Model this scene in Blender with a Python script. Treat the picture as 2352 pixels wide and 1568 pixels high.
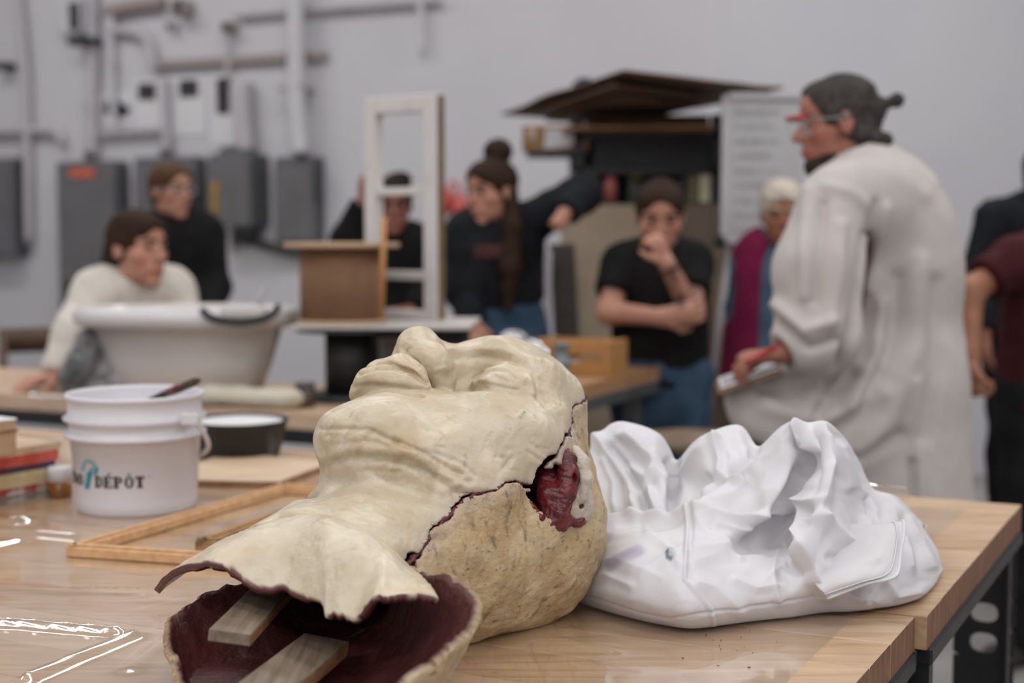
import bpy, math, random
import numpy as np
from mathutils import Vector, Matrix

# ------------------------------------------------------------------ clear
for o in list(bpy.data.objects):
    bpy.data.objects.remove(o)
scene = bpy.context.scene
COL = scene.collection
PI = math.pi

# ------------------------------------------------------------------ camera
CAM_Z = 1.38
FPX = 3267.0                      # focal length in pixels of a 2352 x 1568 frame
PITCH = math.radians(4.45)
cam_d = bpy.data.cameras.new('camera')
cam_d.sensor_fit = 'HORIZONTAL'
cam_d.sensor_width = 36.0
cam_d.lens = FPX / 2352 * 36.0
cam_d.clip_start = 0.05
cam_d.dof.use_dof = True
cam_d.dof.focus_distance = 1.66
cam_d.dof.aperture_fstop = 2.9
cam = bpy.data.objects.new('camera', cam_d)
COL.objects.link(cam)
cam.location = (0, 0, CAM_Z)
cam.rotation_euler = (PI / 2 - PITCH, 0, 0)
scene.camera = cam

# ------------------------------------------------------------------ world, lights, exposure
world = bpy.data.worlds.new('world')
scene.world = world
world.use_nodes = True
world.node_tree.nodes['Background'].inputs['Color'].default_value = (0.80, 0.80, 0.84, 1)
world.node_tree.nodes['Background'].inputs['Strength'].default_value = 0.05
scene.view_settings.view_transform = 'Standard'
scene.view_settings.look = 'None'
scene.view_settings.gamma = 1.0
scene.view_settings.use_curve_mapping = False
scene.view_settings.exposure = 0.0
CEIL_Z = 4.4
# rows of ceiling tubes: (x, y, watts)
LIGHT_SPOTS = [(-3.0, -2.2, 62), (0.2, -2.4, 62), (3.2, -2.2, 62), (-3.2, 0.6, 40), (-0.2, 0.3, 34), (2.9, 0.6, 40),
               (-3.4, 3.4, 34), (-0.3, 3.2, 28), (2.9, 3.2, 34), (-3.6, 7.6, 46), (-0.9, 6.2, 40), (2.8, 5.6, 64)]
for lx, ly, lw in LIGHT_SPOTS:
    ld = bpy.data.lights.new('ceiling_tube_light', 'AREA')
    ld.shape = 'RECTANGLE'
    ld.size = 2.4
    ld.size_y = 0.32
    ld.energy = lw
    ld.color = (0.985, 0.985, 1.0)
    lo_ = bpy.data.objects.new('ceiling_tube_light', ld)
    COL.objects.link(lo_)
    lo_.location = (lx, ly, CEIL_Z - 0.12)
    lo_.rotation_euler = (0, 0, math.radians(-23))

# ------------------------------------------------------------------ numeric helpers
_F = np.array([0, math.cos(PITCH), -math.sin(PITCH)])
_U = np.array([0, math.sin(PITCH), math.cos(PITCH)])
_C = np.array([0, 0, CAM_Z])

def ray(px, py):
    return _F + np.array([1.0, 0, 0]) * (px - 1176) / FPX - _U * (py - 784) / FPX

def at(px, py, Y):
    """real-world point seen at photo position (px, py) that lies Y metres into the room"""
    d = ray(px, py)
    return _C + d * (Y / d[1])

def onz(px, py, z):
    d = ray(px, py)
    return _C + d * ((z - CAM_Z) / d[2])

def arr(*a):
    return np.array(a, float)

def unit(v):
    v = np.asarray(v, float)
    return v / (np.linalg.norm(v) + 1e-12)

def lin(c):
    out = []
    for v in c[:3]:
        v = v / 255.0
        out.append(v / 12.92 if v <= 0.04045 else ((v + 0.055) / 1.055) ** 2.4)
    return (out[0], out[1], out[2], 1.0)

class Wave:
    """cheap smooth noise: a sum of warped sines"""
    def __init__(self, seed, freq, octaves=4, gain=0.55):
        r = np.random.default_rng(seed)
        self.d = r.normal(size=(octaves * 3, 3))
        self.d /= np.linalg.norm(self.d, axis=1)[:, None]
        self.ph = r.uniform(0, 6.28, octaves * 3)
        self.f = np.repeat(freq * 1.9 ** np.arange(octaves), 3)
        self.a = np.repeat(gain ** np.arange(octaves), 3)
        self.a /= self.a.sum()
    def __call__(self, P):
        P = np.asarray(P, float)
        out = 0
        w = 0
        for d, ph, f, a in zip(self.d, self.ph, self.f, self.a):
            s = np.sin(P @ d * f + ph + w)
            out = out + a * s
            w = 1.7 * s
        return out * 1.6

# ------------------------------------------------------------------ materials
MATS = {}
def M(name, col, col2=None, rough=0.6, scale=6.0, stretch=(1, 1, 1), detail=5, bump=0.0, bscale=40.0,
      metal=0.0, spec=0.5, sss=0.0, lo=0.35, hi=0.65, coat=0.0, distort=0.0, rot=(0, 0, 0)):
    if name in MATS:
        return MATS[name]
    m = bpy.data.materials.new(name)
    m.use_nodes = True
    nt = m.node_tree
    b = nt.nodes['Principled BSDF']
    b.inputs['Roughness'].default_value = rough
    b.inputs['Metallic'].default_value = metal
    b.inputs['Specular IOR Level'].default_value = spec
    if coat:
        b.inputs['Coat Weight'].default_value = coat
        b.inputs['Coat Roughness'].default_value = 0.1
    if sss:
        b.inputs['Subsurface Weight'].default_value = sss
        b.inputs['Subsurface Radius'].default_value = (1.0, 0.6, 0.35)
        b.inputs['Subsurface Scale'].default_value = 0.012
    tc = nt.nodes.new('ShaderNodeTexCoord')
    mp = nt.nodes.new('ShaderNodeMapping')
    mp.inputs['Scale'].default_value = stretch
    mp.inputs['Rotation'].default_value = rot
    nt.links.new(tc.outputs['Object'], mp.inputs['Vector'])
    if col2 is None:
        col2 = tuple(min(255, v * 1.08 + 2) for v in col)
    nz = nt.nodes.new('ShaderNodeTexNoise')
    nz.inputs['Scale'].default_value = scale
    nz.inputs['Detail'].default_value = detail
    nz.inputs['Distortion'].default_value = distort
    nt.links.new(mp.outputs['Vector'], nz.inputs['Vector'])
    rp = nt.nodes.new('ShaderNodeValToRGB')
    rp.color_ramp.elements[0].position = lo
    rp.color_ramp.elements[1].position = hi
    rp.color_ramp.elements[0].color = lin(col)
    rp.color_ramp.elements[1].color = lin(col2)
    nt.links.new(nz.outputs['Fac'], rp.inputs['Fac'])
    nt.links.new(rp.outputs['Color'], b.inputs['Base Color'])
    if bump:
        nb = nt.nodes.new('ShaderNodeTexNoise')
        nb.inputs['Scale'].default_value = bscale
        nb.inputs['Detail'].default_value = 6
        nt.links.new(mp.outputs['Vector'], nb.inputs['Vector'])
        bp = nt.nodes.new('ShaderNodeBump')
        bp.inputs['Strength'].default_value = bump
        bp.inputs['Distance'].default_value = 0.01
        nt.links.new(nb.outputs['Fac'], bp.inputs['Height'])
        nt.links.new(bp.outputs['Normal'], b.inputs['Normal'])
    MATS[name] = m
    return m

def attr_mix(m, attr, col, fac=1.0):
    """lay a second colour over a material where the mesh's own point attribute says so"""
    nt = m.node_tree
    b = nt.nodes['Principled BSDF']
    src = b.inputs['Base Color'].links[0].from_socket
    a = nt.nodes.new('ShaderNodeAttribute')
    a.attribute_name = attr
    mx = nt.nodes.new('ShaderNodeMix')
    mx.data_type = 'RGBA'
    if fac != 1.0:
        mm = nt.nodes.new('ShaderNodeMath')
        mm.operation = 'MULTIPLY'
        mm.inputs[1].default_value = fac
        nt.links.new(a.outputs['Fac'], mm.inputs[0])
        nt.links.new(mm.outputs[0], mx.inputs['Factor'])
    else:
        nt.links.new(a.outputs['Fac'], mx.inputs['Factor'])
    nt.links.new(src, mx.inputs['A'])
    mx.inputs['B'].default_value = lin(col)
    nt.links.new(mx.outputs['Result'], b.inputs['Base Color'])
    return m

# ------------------------------------------------------------------ objects
BASE = {}
def thing(name, label, cat, loc, group=None):
    o = bpy.data.objects.new(name, None)
    o.empty_display_size = 0.05
    COL.objects.link(o)
    o.location = tuple(float(v) for v in loc)
    o['label'] = label
    o['category'] = cat
    if group:
        o['group'] = group
    BASE[o.name] = np.array(loc, float)
    return o

def tag(o, label, cat, group=None):
    o['label'] = label
    o['category'] = cat
    if group:
        o['group'] = group
    return o

def base_of(o):
    while o.parent is not None:
        o = o.parent
    return BASE.get(o.name, np.zeros(3))

def obj(name, V, Fc, mat, parent=None, smooth=False, attrs=None, loc=None, kind=None):
    """link ONE mesh object; V in world metres. attrs: {name: per-vertex float}"""
    V = np.asarray(V, float).reshape(-1, 3)
    if parent is not None:
        off = base_of(parent)
    else:
        off = np.array(loc, float) if loc is not None else np.zeros(3)
    me = bpy.data.meshes.new(name)
    if isinstance(Fc, np.ndarray):
        n = len(Fc)
        w = Fc.shape[1]
        me.vertices.add(len(V))
        me.vertices.foreach_set('co', (V - off).astype(np.float32).ravel())
        me.loops.add(n * w)
        me.loops.foreach_set('vertex_index', Fc.astype(np.int32).ravel())
        me.polygons.add(n)
        me.polygons.foreach_set('loop_start', np.arange(0, n * w, w, dtype=np.int32))
        me.update(calc_edges=True)
        me.validate()
    else:
        me.from_pydata((V - off).tolist(), [], [list(map(int, f)) for f in Fc])
        me.update()
    if attrs:
        for k, a in attrs.items():
            at_ = me.attributes.new(k, 'FLOAT', 'POINT')
            at_.data.foreach_set('value', np.asarray(a, np.float32))
    if mat is not None:
        for mm in (mat if isinstance(mat, (list, tuple)) else [mat]):
            me.materials.append(mm)
    if smooth:
        me.polygons.foreach_set('use_smooth', np.ones(len(me.polygons), bool))
    o = bpy.data.objects.new(name, me)
    COL.objects.link(o)
    if parent is not None:
        o.parent = parent
    else:
        o.location = tuple(off)
        BASE[o.name] = off
    if kind:
        o['kind'] = kind
    return o

class MB:
    """collects shapes of one part"""
    def __init__(self):
        self.V = []
        self.F = []
    def add(self, V, Fc):
        n = len(self.V)
        self.V.extend([tuple(map(float, v)) for v in V])
        self.F.extend([[int(i) + n for i in f] for f in Fc])
        return self
    def box(self, c, size, X=(1, 0, 0), Y=(0, 1, 0), Z=None, ch=0.0):
        c = np.asarray(c, float)
        X = unit(X); Y = unit(Y)
        Z = unit(np.cross(X, Y)) if Z is None else unit(Z)
        if np.cross(X, Y) @ Z < 0:
            Y = -Y
        h = np.asarray(size, float) / 2
        if ch <= 0:
            V = [c + X * sx * h[0] + Y * sy * h[1] + Z * sz * h[2] for sx in (-1, 1) for sy in (-1, 1) for sz in (-1, 1)]
            Fc = [(0, 1, 3, 2), (4, 6, 7, 5), (0, 4, 5, 1), (2, 3, 7, 6), (0, 2, 6, 4), (1, 5, 7, 3)]
            return self.add(V, Fc)
        ch = min(ch, 0.45 * h.min())
        V = []; idx = {}
        for sx in (-1, 1):
            for sy in (-1, 1):
                for sz in (-1, 1):
                    for a in range(3):
                        q = np.array([sx, sy, sz]) * h
                        for b in range(3):
                            if b != a:
                                q[b] -= np.sign(q[b]) * ch
                        idx[(sx, sy, sz, a)] = len(V)
                        V.append(c + X * q[0] + Y * q[1] + Z * q[2])
        Fc = []
        S = (-1, 1)
        for a in range(3):
            b, d = (a + 1) % 3, (a + 2) % 3
            for s in S:
                ring = []
                for (u, v) in ((-1, -1), (1, -1), (1, 1), (-1, 1)):
                    k = [0, 0, 0]; k[a] = s; k[b] = u; k[d] = v
                    ring.append(idx[(k[0], k[1], k[2], a)])
                Fc.append(ring if s > 0 else ring[::-1])
            for u in S:
                for v in S:           # edge along axis a between faces b and d
                    k0 = [0, 0, 0]; k0[b] = u; k0[d] = v; k1 = list(k0)
                    k0[a] = -1; k1[a] = 1
                    r = [idx[(*k0, b)], idx[(*k1, b)], idx[(*k1, d)], idx[(*k0, d)]]
                    Fc.append(r if u * v < 0 else r[::-1])
        for sx in S:
            for sy in S:
                for sz in S:
                    r = [idx[(sx, sy, sz, 0)], idx[(sx, sy, sz, 1)], idx[(sx, sy, sz, 2)]]
                    Fc.append(r if sx * sy * sz > 0 else r[::-1])
        return self.add(V, Fc)
    def tube(self, P, r, n=10, caps=True, up=None):
        P = [np.asarray(p, float) for p in P]
        R = r if hasattr(r, '__len__') else [r] * len(P)
        V = []; Fc = []
        prev = None
        for i, p in enumerate(P):
            t = unit(P[min(i + 1, len(P) - 1)] - P[max(i - 1, 0)])
            if prev is None:
                a = np.array([0, 0, 1.0]) if abs(t[2]) < 0.9 else np.array([1.0, 0, 0])
                u = unit(np.cross(a, t))
            else:
                u = unit(prev - t * (prev @ t))
            prev = u
            w = np.cross(t, u)
            for k in range(n):
                an = 2 * PI * k / n
                V.append(p + R[i] * (u * math.cos(an) + w * math.sin(an)))
        for i in range(len(P) - 1):
            for k in range(n):
                a = i * n + k; b = i * n + (k + 1) % n
                Fc.append((a, b, b + n, a + n))
        if caps:
            Fc.append(tuple(range(n))[::-1])
            Fc.append(tuple(range((len(P) - 1) * n, len(P) * n)))
        return self.add(V, Fc)
    def lathe(self, prof, c=(0, 0, 0), n=40, Z=(0, 0, 1), sx=1.0, sy=1.0, X=None):
        c = np.asarray(c, float); Z = unit(Z)
        if X is None:
            X = unit(np.cross((0, 1, 0.001), Z)) if abs(Z[1]) < 0.9 else unit(np.cross((1, 0, 0.001), Z))
        X = unit(np.asarray(X, float)); Yv = np.cross(Z, X)
        V = []; Fc = []
        for r, z in prof:
            for k in range(n):
                a = 2 * PI * k / n
                V.append(c + Z * z + X * r * sx * math.cos(a) + Yv * r * sy * math.sin(a))
        m = len(prof)
        for i in range(m - 1):
            for k in range(n):
                a = i * n + k; b = i * n + (k + 1) % n
                Fc.append((a, b, b + n, a + n))
        if prof[0][0] > 1e-5:
            Fc.append(tuple(range(n))[::-1])
        if prof[-1][0] > 1e-5:
            Fc.append(tuple(range((m - 1) * n, m * n)))
        return self.add(V, Fc)
    def grid(self, G):
        G = np.asarray(G, float)
        a, b = G.shape[:2]
        Fc = [(i * b + j, i * b + j + 1, (i + 1) * b + j + 1, (i + 1) * b + j) for i in range(a - 1) for j in range(b - 1)]
        return self.add(G.reshape(-1, 3), Fc)
    def prism(self, poly, vec):
        P = [np.asarray(p, float) for p in poly]; v = np.asarray(vec, float); n = len(P)
        Fc = [tuple(range(n))[::-1], tuple(range(n, 2 * n))] + [(i, (i + 1) % n, (i + 1) % n + n, i + n) for i in range(n)]
        return self.add(P + [p + v for p in P], Fc)
    def build(self, name, mat, parent=None, smooth=False, loc=None, kind=None):
        return obj(name, np.array(self.V), self.F, mat, parent, smooth, loc=loc, kind=kind)

def struct(o):
    o['kind'] = 'structure'
    return o

def catmull(P, n):
    """Catmull-Rom through rows of P (m, ...) resampled to n"""
    P = np.asarray(P, float)
    m = len(P)
    t = np.linspace(0, m - 1, n)
    i = np.clip(t.astype(int), 0, m - 2)
    f = (t - i).reshape((-1,) + (1,) * (P.ndim - 1))
    g = lambda k: P[np.clip(k, 0, m - 1)]
    p0, p1, p2, p3 = g(i - 1), g(i), g(i + 1), g(i + 2)
    return 0.5 * (2 * p1 + (p2 - p0) * f + (2 * p0 - 5 * p1 + 4 * p2 - p3) * f ** 2 + (3 * p1 - p0 - 3 * p2 + p3) * f ** 3)

def solid_sheet(G, th, ragged=None):
    """closed thin sheet from a grid of points: returns V, quads, flag (1 = under side)"""
    G = np.asarray(G, float)
    a, b = G.shape[:2]
    du = np.gradient(G, axis=0); dv = np.gradient(G, axis=1)
    N = np.cross(du, dv)
    N /= np.linalg.norm(N, axis=2)[..., None] + 1e-12
    V = np.concatenate([G.reshape(-1, 3), (G - N * th).reshape(-1, 3)])
    I = np.arange(a * b).reshape(a, b)
    top = np.stack([I[:-1, :-1], I[1:, :-1], I[1:, 1:], I[:-1, 1:]], -1).reshape(-1, 4)
    bot = top[:, ::-1] + a * b
    border = np.concatenate([I[:, 0], I[-1, 1:], I[-2::-1, -1], I[0, -2::-1]])
    nb = np.roll(border, -1)
    side = np.stack([border, border + a * b, nb + a * b, nb], -1)[:-1]
    flag = np.concatenate([np.zeros(a * b), np.ones(a * b)])
    return V, np.concatenate([top, bot, side]).astype(np.int32), flag

# ------------------------------------------------------------------ signed-distance sculpting
class Frame:
    def __init__(self, t=(0, 0, 0), R=None, s=1.0):
        self.t = np.asarray(t, float); self.R = np.eye(3) if R is None else np.asarray(R, float); self.s = s
    def p(self, q):
        return self.t + self.R @ (np.asarray(q, float) * self.s)
    def inv(self, V):
        return ((np.asarray(V) - self.t) @ self.R) / self.s
ID = Frame()

class Vol:
    def __init__(self, lo, hi, h):
        self.h = h
        self.lo = np.asarray(lo, float)
        self.ax = [np.arange(lo[i], hi[i] + h, h).astype(np.float32) for i in range(3)]
        self.F = np.full([len(a) for a in self.ax], 9.0, np.float32)
    def _sl(self, lo, hi):
        sl = []
        for i in range(3):
            a = int(max(0, math.floor((lo[i] - self.lo[i]) / self.h)))
            b = int(min(len(self.ax[i]), math.ceil((hi[i] - self.lo[i]) / self.h) + 1))
            if b <= a:
                return None
            sl.append(slice(a, b))
        return tuple(sl)
    def _pts(self, sl):
        return np.meshgrid(self.ax[0][sl[0]], self.ax[1][sl[1]], self.ax[2][sl[2]], indexing='ij', sparse=True)
    def _op(self, sl, d, k, op):
        a = self.F[sl]
        if op == 'u':
            if k > 0:
                h = np.maximum(k - np.abs(a - d), 0) / k
                self.F[sl] = np.minimum(a, d) - h * h * (k * 0.25)
            else:
                self.F[sl] = np.minimum(a, d)
        else:                                   # subtract
            d = -d
            if k > 0:
                h = np.maximum(k - np.abs(a - d), 0) / k
                self.F[sl] = np.maximum(a, d) + h * h * (k * 0.25)
            else:
                self.F[sl] = np.maximum(a, d)
    def ell(self, c, r, k=0.0, op='u', fr=ID, R=None):
        c = fr.p(c); r = np.asarray(r, float) * fr.s; k *= fr.s
        Q = fr.R if R is None else fr.R @ np.asarray(R, float)
        m = np.abs(Q) @ r + k + 3 * self.h
        sl = self._sl(c - m, c + m)
        if sl is None:
            return
        x, y, z = self._pts(sl)
        x = x - c[0]; y = y - c[1]; z = z - c[2]
        k0 = 0; k1 = 0
        for i in range(3):
            q = (Q[0, i] * x + Q[1, i] * y + Q[2, i] * z).astype(np.float32) / r[i]
            k0 = k0 + q * q
            k1 = k1 + (q / r[i]) ** 2
        k0 = np.sqrt(k0)
        d = k0 * (k0 - 1) / (np.sqrt(k1) + 1e-9)
        self._op(sl, d.astype(np.float32), k, op)
    def cap(self, a, b, ra, rb=None, k=0.0, op='u', fr=ID, cut=None, flat=1.0, fn=None):
        """tapered capsule; cut: flat end beyond b (or 'both'); flat<1 squashes along direction fn"""
        rb = ra if rb is None else rb
        a = fr.p(a); b = fr.p(b); ra *= fr.s; rb *= fr.s; k *= fr.s
        m = max(ra, rb) / min(flat, 1.0) * 1.0 + k + 3 * self.h
        sl = self._sl(np.minimum(a, b) - m, np.maximum(a, b) + m)
        if sl is None:
            return
        x, y, z = self._pts(sl)
        ab = b - a; L2 = ab @ ab + 1e-12
        px = x - a[0]; py = y - a[1]; pz = z - a[2]
        t = (px * ab[0] + py * ab[1] + pz * ab[2]) / L2
        tc = np.clip(t, 0, 1)
        dx = px - tc * ab[0]; dy = py - tc * ab[1]; dz = pz - tc * ab[2]
        if fn is not None:
            n = unit(fr.R @ np.asarray(fn, float))
            dn = dx * n[0] + dy * n[1] + dz * n[2]
            d2 = dx * dx + dy * dy + dz * dz + dn * dn * (1 / flat ** 2 - 1)
        else:
            d2 = dx * dx + dy * dy + dz * dz
        d = np.sqrt(d2) - (ra + (rb - ra) * tc)
        if cut:
            L = math.sqrt(L2)
            d = np.maximum(d, (t - 1) * L)
            if cut == 'both':
                d = np.maximum(d, -t * L)
        self._op(sl, d.astype(np.float32), k, op)
    def chain(self, pts, rad, k=0.0, op='u', fr=ID, **kw):
        for i in range(len(pts) - 1):
            self.cap(pts[i], pts[i + 1], rad[i], rad[i + 1], k, op, fr, **kw)
    def cutplane(self, p, n, sm=0.0):
        """remove everything on the side n points to"""
        p = np.asarray(p, float); n = unit(n)
        x, y, z = self._pts((slice(None),) * 3)
        d = ((x - p[0]) * n[0] + (y - p[1]) * n[1] + (z - p[2]) * n[2]).astype(np.float32)
        self.F = np.maximum(self.F, d)
    def mesh(self, F=None):
        return nets(self.F if F is None else F, self.lo, self.h)

def nets(F, lo, h):
    S = F < 0
    nx, ny, nz = F.shape
    cs = [(i, j, k) for i in (0, 1) for j in (0, 1) for k in (0, 1)]
    cnt = np.zeros((nx - 1, ny - 1, nz - 1), np.int8)
    for (i, j, k) in cs:
        cnt += S[i:nx - 1 + i, j:ny - 1 + j, k:nz - 1 + k]
    act = (cnt > 0) & (cnt < 8)
    I = np.argwhere(act)
    idx = np.full(act.shape, -1, np.int32)
    idx[act] = np.arange(len(I))
    val = np.stack([F[I[:, 0] + i, I[:, 1] + j, I[:, 2] + k] for (i, j, k) in cs], 1).astype(float)
    cc = np.array(cs, float)
    acc = np.zeros((len(I), 3)); n = np.zeros(len(I))
    for a in range(8):
        for b in range(a + 1, 8):
            if np.abs(cc[a] - cc[b]).sum() == 1:
                va, vb = val[:, a], val[:, b]
                m = (va < 0) != (vb < 0)
                t = va[m] / (va[m] - vb[m])
                acc[m] += cc[a] + t[:, None] * (cc[b] - cc[a])
                n[m] += 1
    V = (I + acc / np.maximum(n, 1)[:, None]) * h + np.asarray(lo, float)
    Q = []
    for ax in range(3):
        s0 = [slice(1, -1)] * 3; s1 = [slice(1, -1)] * 3
        s0[ax] = slice(0, -1); s1[ax] = slice(1, None)
        A = S[tuple(s0)]; B = S[tuple(s1)]
        for flip in (False, True):
            E = np.argwhere((A & ~B) if not flip else (~A & B))
            if len(E) == 0:
                continue
            off = np.ones(3, int); off[ax] = 0
            E = E + off
            u, v = (ax + 1) % 3, (ax + 2) % 3
            du = np.zeros(3, int); du[u] = 1
            dv = np.zeros(3, int); dv[v] = 1
            q = np.stack([idx[tuple((E - du - dv).T)], idx[tuple((E - dv).T)], idx[tuple(E.T)], idx[tuple((E - du).T)]], 1)
            Q.append(q[:, ::-1] if flip else q)
    Q = np.concatenate(Q) if Q else np.zeros((0, 4), int)
    Q = Q[(Q >= 0).all(1)]
    return V, Q.astype(np.int32)

def vnormals(V, Q):
    n = np.cross(V[Q[:, 2]] - V[Q[:, 0]], V[Q[:, 3]] - V[Q[:, 1]])
    out = np.zeros_like(V)
    for c in range(3):
        for j in range(4):
            out[:, c] += np.bincount(Q[:, j], n[:, c], len(V))
    return out / (np.linalg.norm(out, axis=1)[:, None] + 1e-12)

def smooth_mesh(V, Q, it=1, f=0.5):
    for _ in range(it):
        s = np.zeros_like(V); w = np.zeros(len(V))
        for a, b in ((0, 1), (1, 2), (2, 3), (3, 0)):
            for c in range(3):
                s[:, c] += np.bincount(Q[:, a], V[Q[:, b], c], len(V)) + np.bincount(Q[:, b], V[Q[:, a], c], len(V))
            w += np.bincount(Q[:, a], minlength=len(V)) + np.bincount(Q[:, b], minlength=len(V))
        V = V + f * (s / np.maximum(w, 1)[:, None] - V)
    return V

def seg_dist(P, A, B):
    AB = B - A
    t = np.clip(((P - A) @ AB) / (AB @ AB + 1e-12), 0, 1)
    return np.linalg.norm(P - (A + t[:, None] * AB), axis=1), t

def poly_dist(P, pts):
    d = np.full(len(P), 1e9)
    for a, b in zip(pts[:-1], pts[1:]):
        d = np.minimum(d, seg_dist(P, np.asarray(a, float), np.asarray(b, float))[0])
    return d

def project(P):
    q = P - _C
    dz = q @ _F
    return np.stack([1176 + FPX * q[:, 0] / dz, 784 - FPX * (q @ _U) / dz], -1)

# ================================================================== the room
E1 = arr(math.sin(math.radians(27.5)), math.cos(math.radians(27.5)), 0)      # benches: away from us along their right ends
E2 = arr(-math.cos(math.radians(25)), math.sin(math.radians(25)), 0)         # benches: to the left along their long sides
UP = arr(0, 0, 1)

m_wall = M('white wall paint', (198, 196, 200), (203, 201, 204), rough=0.7, scale=1.2, bump=0.03, bscale=90)
m_wall2 = M('white wall paint right', (194, 193, 197), (198, 197, 200), rough=0.7, scale=1.2, bump=0.03, bscale=90)
m_floor = M('sealed concrete', (138, 134, 130), (160, 156, 151), rough=0.45, scale=2.5, bump=0.05)
m_ceil = M('ceiling white', (205, 205, 203), rough=0.9)
m_grey = M('electrical panel grey enamel', (98, 97, 98), (106, 105, 106), rough=0.45, scale=5)
m_greyd = M('electrical panel dark edge', (74, 76, 80), (80, 82, 86), rough=0.45)
m_white = M('white painted metal', (196, 194, 197), (202, 200, 203), rough=0.5)
m_pipe = M('grey conduit', (180, 176, 179), (187, 183, 186), rough=0.5)
m_brownrail = M('rust brown rail', (152, 139, 137), (160, 147, 144), rough=0.6)
m_black = M('matt black', (24, 23, 22), (30, 29, 28), rough=0.55)
m_blackmetal = M('black powder coated steel', (24, 24, 25), (31, 31, 32), rough=0.42, scale=30)
m_darkgreen = M('dark bracket', (52, 54, 52), (60, 62, 60), rough=0.5)
m_paper = M('white paper', (212, 210, 212), (218, 216, 217), rough=0.8)
m_print = M('dark photo print', (30, 30, 34), (64, 62, 66), rough=0.5, scale=28, lo=0.42, hi=0.6)
m_orange = M('orange sticker', (200, 84, 56), (214, 112, 86), rough=0.5, scale=60)
m_yellow = M('yellow warning sticker', (190, 140, 42), (120, 98, 48), rough=0.5, scale=26)

CORNER = arr(1.08, 7.62)
WD = unit(arr(-0.896, 0.443))                    # along the left wall, going left
WN = arr(-WD[1], WD[0]) * -1                     # wall normal
if WN @ (-CORNER) < 0:
    WN = -WN
WX = arr(-WD[0], -WD[1], 0)                      # to the right along the wall
WN3 = arr(WN[0], WN[1], 0)

def wp(px, py, off=0.0):
    """point on the left wall (moved off metres into the room) behind photo position"""
    d = ray(px, py)
    p0 = arr(CORNER[0], CORNER[1], 0) + WN3 * off
    k = ((p0 - _C) @ WN3) / (d @ WN3)
    return _C + d * k

LEFT_END = CORNER + WD * 7.2
RIGHT_END = CORNER + unit(arr(1, 0.22)) * 5.6
TH = 0.15
def wall(name, a, b, n, mat):
    mb = MB()
    a3 = arr(a[0], a[1], 0); b3 = arr(b[0], b[1], 0)
    L = np.linalg.norm(b3 - a3)
    n3 = arr(n[0], n[1], 0)
    mb.box((a3 + b3) / 2 - n3 * TH / 2 + UP * CEIL_Z / 2, (L, TH, CEIL_Z), unit(b3 - a3), n3, UP)
    return struct(mb.build(name, mat))
wall('wall_left', LEFT_END, CORNER, WN, m_wall)
rn = arr(0.22, -1) / math.hypot(0.22, 1)
wall('wall_right', CORNER, RIGHT_END, rn, m_wall2)
XL, XR, YB = LEFT_END[0], RIGHT_END[0], -3.6
wall('wall_far_left', arr(XL, YB), LEFT_END, arr(1, 0), m_wall)
wall('wall_far_right', RIGHT_END, arr(XR, YB), arr(-1, 0), m_wall)
wall('wall_rear', arr(XR, YB), arr(XL, YB), arr(0, 1), m_wall)
poly = [(XL, YB), (XR, YB), (RIGHT_END[0], RIGHT_END[1]), (CORNER[0], CORNER[1]), (LEFT_END[0], LEFT_END[1])]
mb = MB(); mb.prism([(x, y, -0.1) for x, y in poly], (0, 0, 0.1)); struct(mb.build('floor', m_floor))
mb = MB(); mb.prism([(x, y, CEIL_Z) for x, y in poly], (0, 0, 0.1)); struct(mb.build('ceiling', m_ceil))

# ---- things on the left wall
def wall_box(px0, py0, px1, py1, depth, front_w=None):
    """corner points on the wall; box hung on the wall: returns centre, (w, depth, h)"""
    a = wp(px0, py1, depth); b = wp(px1, py0, depth)
    w = abs((b - a) @ WX); h = abs(b[2] - a[2])
    c = (a + b) / 2 - WN3 * depth / 2
    return c, w, h

def panel(px0, py0, px1, py1, depth, name, label, cat, extra=None, group=None):
    c, w, h = wall_box(px0, py0, px1, py1, depth)
    t = thing(name, label, cat, c - UP * h / 2 - WN3 * depth / 2, group)
    mb = MB(); mb.box(c, (w, depth, h), WX, WN3, UP, ch=0.006); mb.build('body', m_grey, t)
    # the door stands proud of the body
    mb = MB(); mb.box(c + WN3 * (depth / 2 + 0.006) - UP * h * 0.03, (w * 0.94, 0.014, h * 0.9), WX, WN3, UP, ch=0.005)
    d = mb.build('door', m_grey, t)
    mb = MB(); mb.box(c + WX * (w / 2 + 0.004), (0.01, depth * 0.9, h * 0.96), WX, WN3, UP, ch=0.003); mb.build('side_shade', m_greyd, t)  # darker plate paints the shade of the box's right side
    if extra:
        extra(t, d, c, w, h, depth)
    return t

def ex1(t, d, c, w, h, dp):
    f = c + WN3 * (dp / 2 + 0.016)
    mb = MB(); mb.box(f - WX * w * 0.02 + UP * h * 0.445, (w * 0.42, 0.003, 0.056), WX, WN3, UP); mb.build('orange_label', m_orange, t)
    mb = MB(); mb.box(f - WX * w * 0.27 - UP * h * 0.10, (0.07, 0.03, 0.13), WX, WN3, UP, ch=0.006); mb.build('latch', m_black, d)
    mb = MB(); mb.tube([c + UP * h / 2 - WX * 0.02, c + UP * (h / 2 + 0.07) - WX * 0.02], 0.035, 10); mb.build('conduit_hub', m_greyd, t)
def ex2(t, d, c, w, h, dp):
    mb = MB(); mb.tube([c + UP * h / 2 - WX * 0.03, c + UP * (h / 2 + 0.05) - WX * 0.03], 0.04, 10); mb.build('conduit_hub', m_greyd, t)
    mb = MB(); mb.box(c + WX * (w / 2 - 0.03) + WN3 * (dp / 2 + 0.03) + UP * 0.1, (0.10, 0.05, 0.14), WX, WN3, UP, ch=0.01); mb.build('handle', m_black, t)
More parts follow.
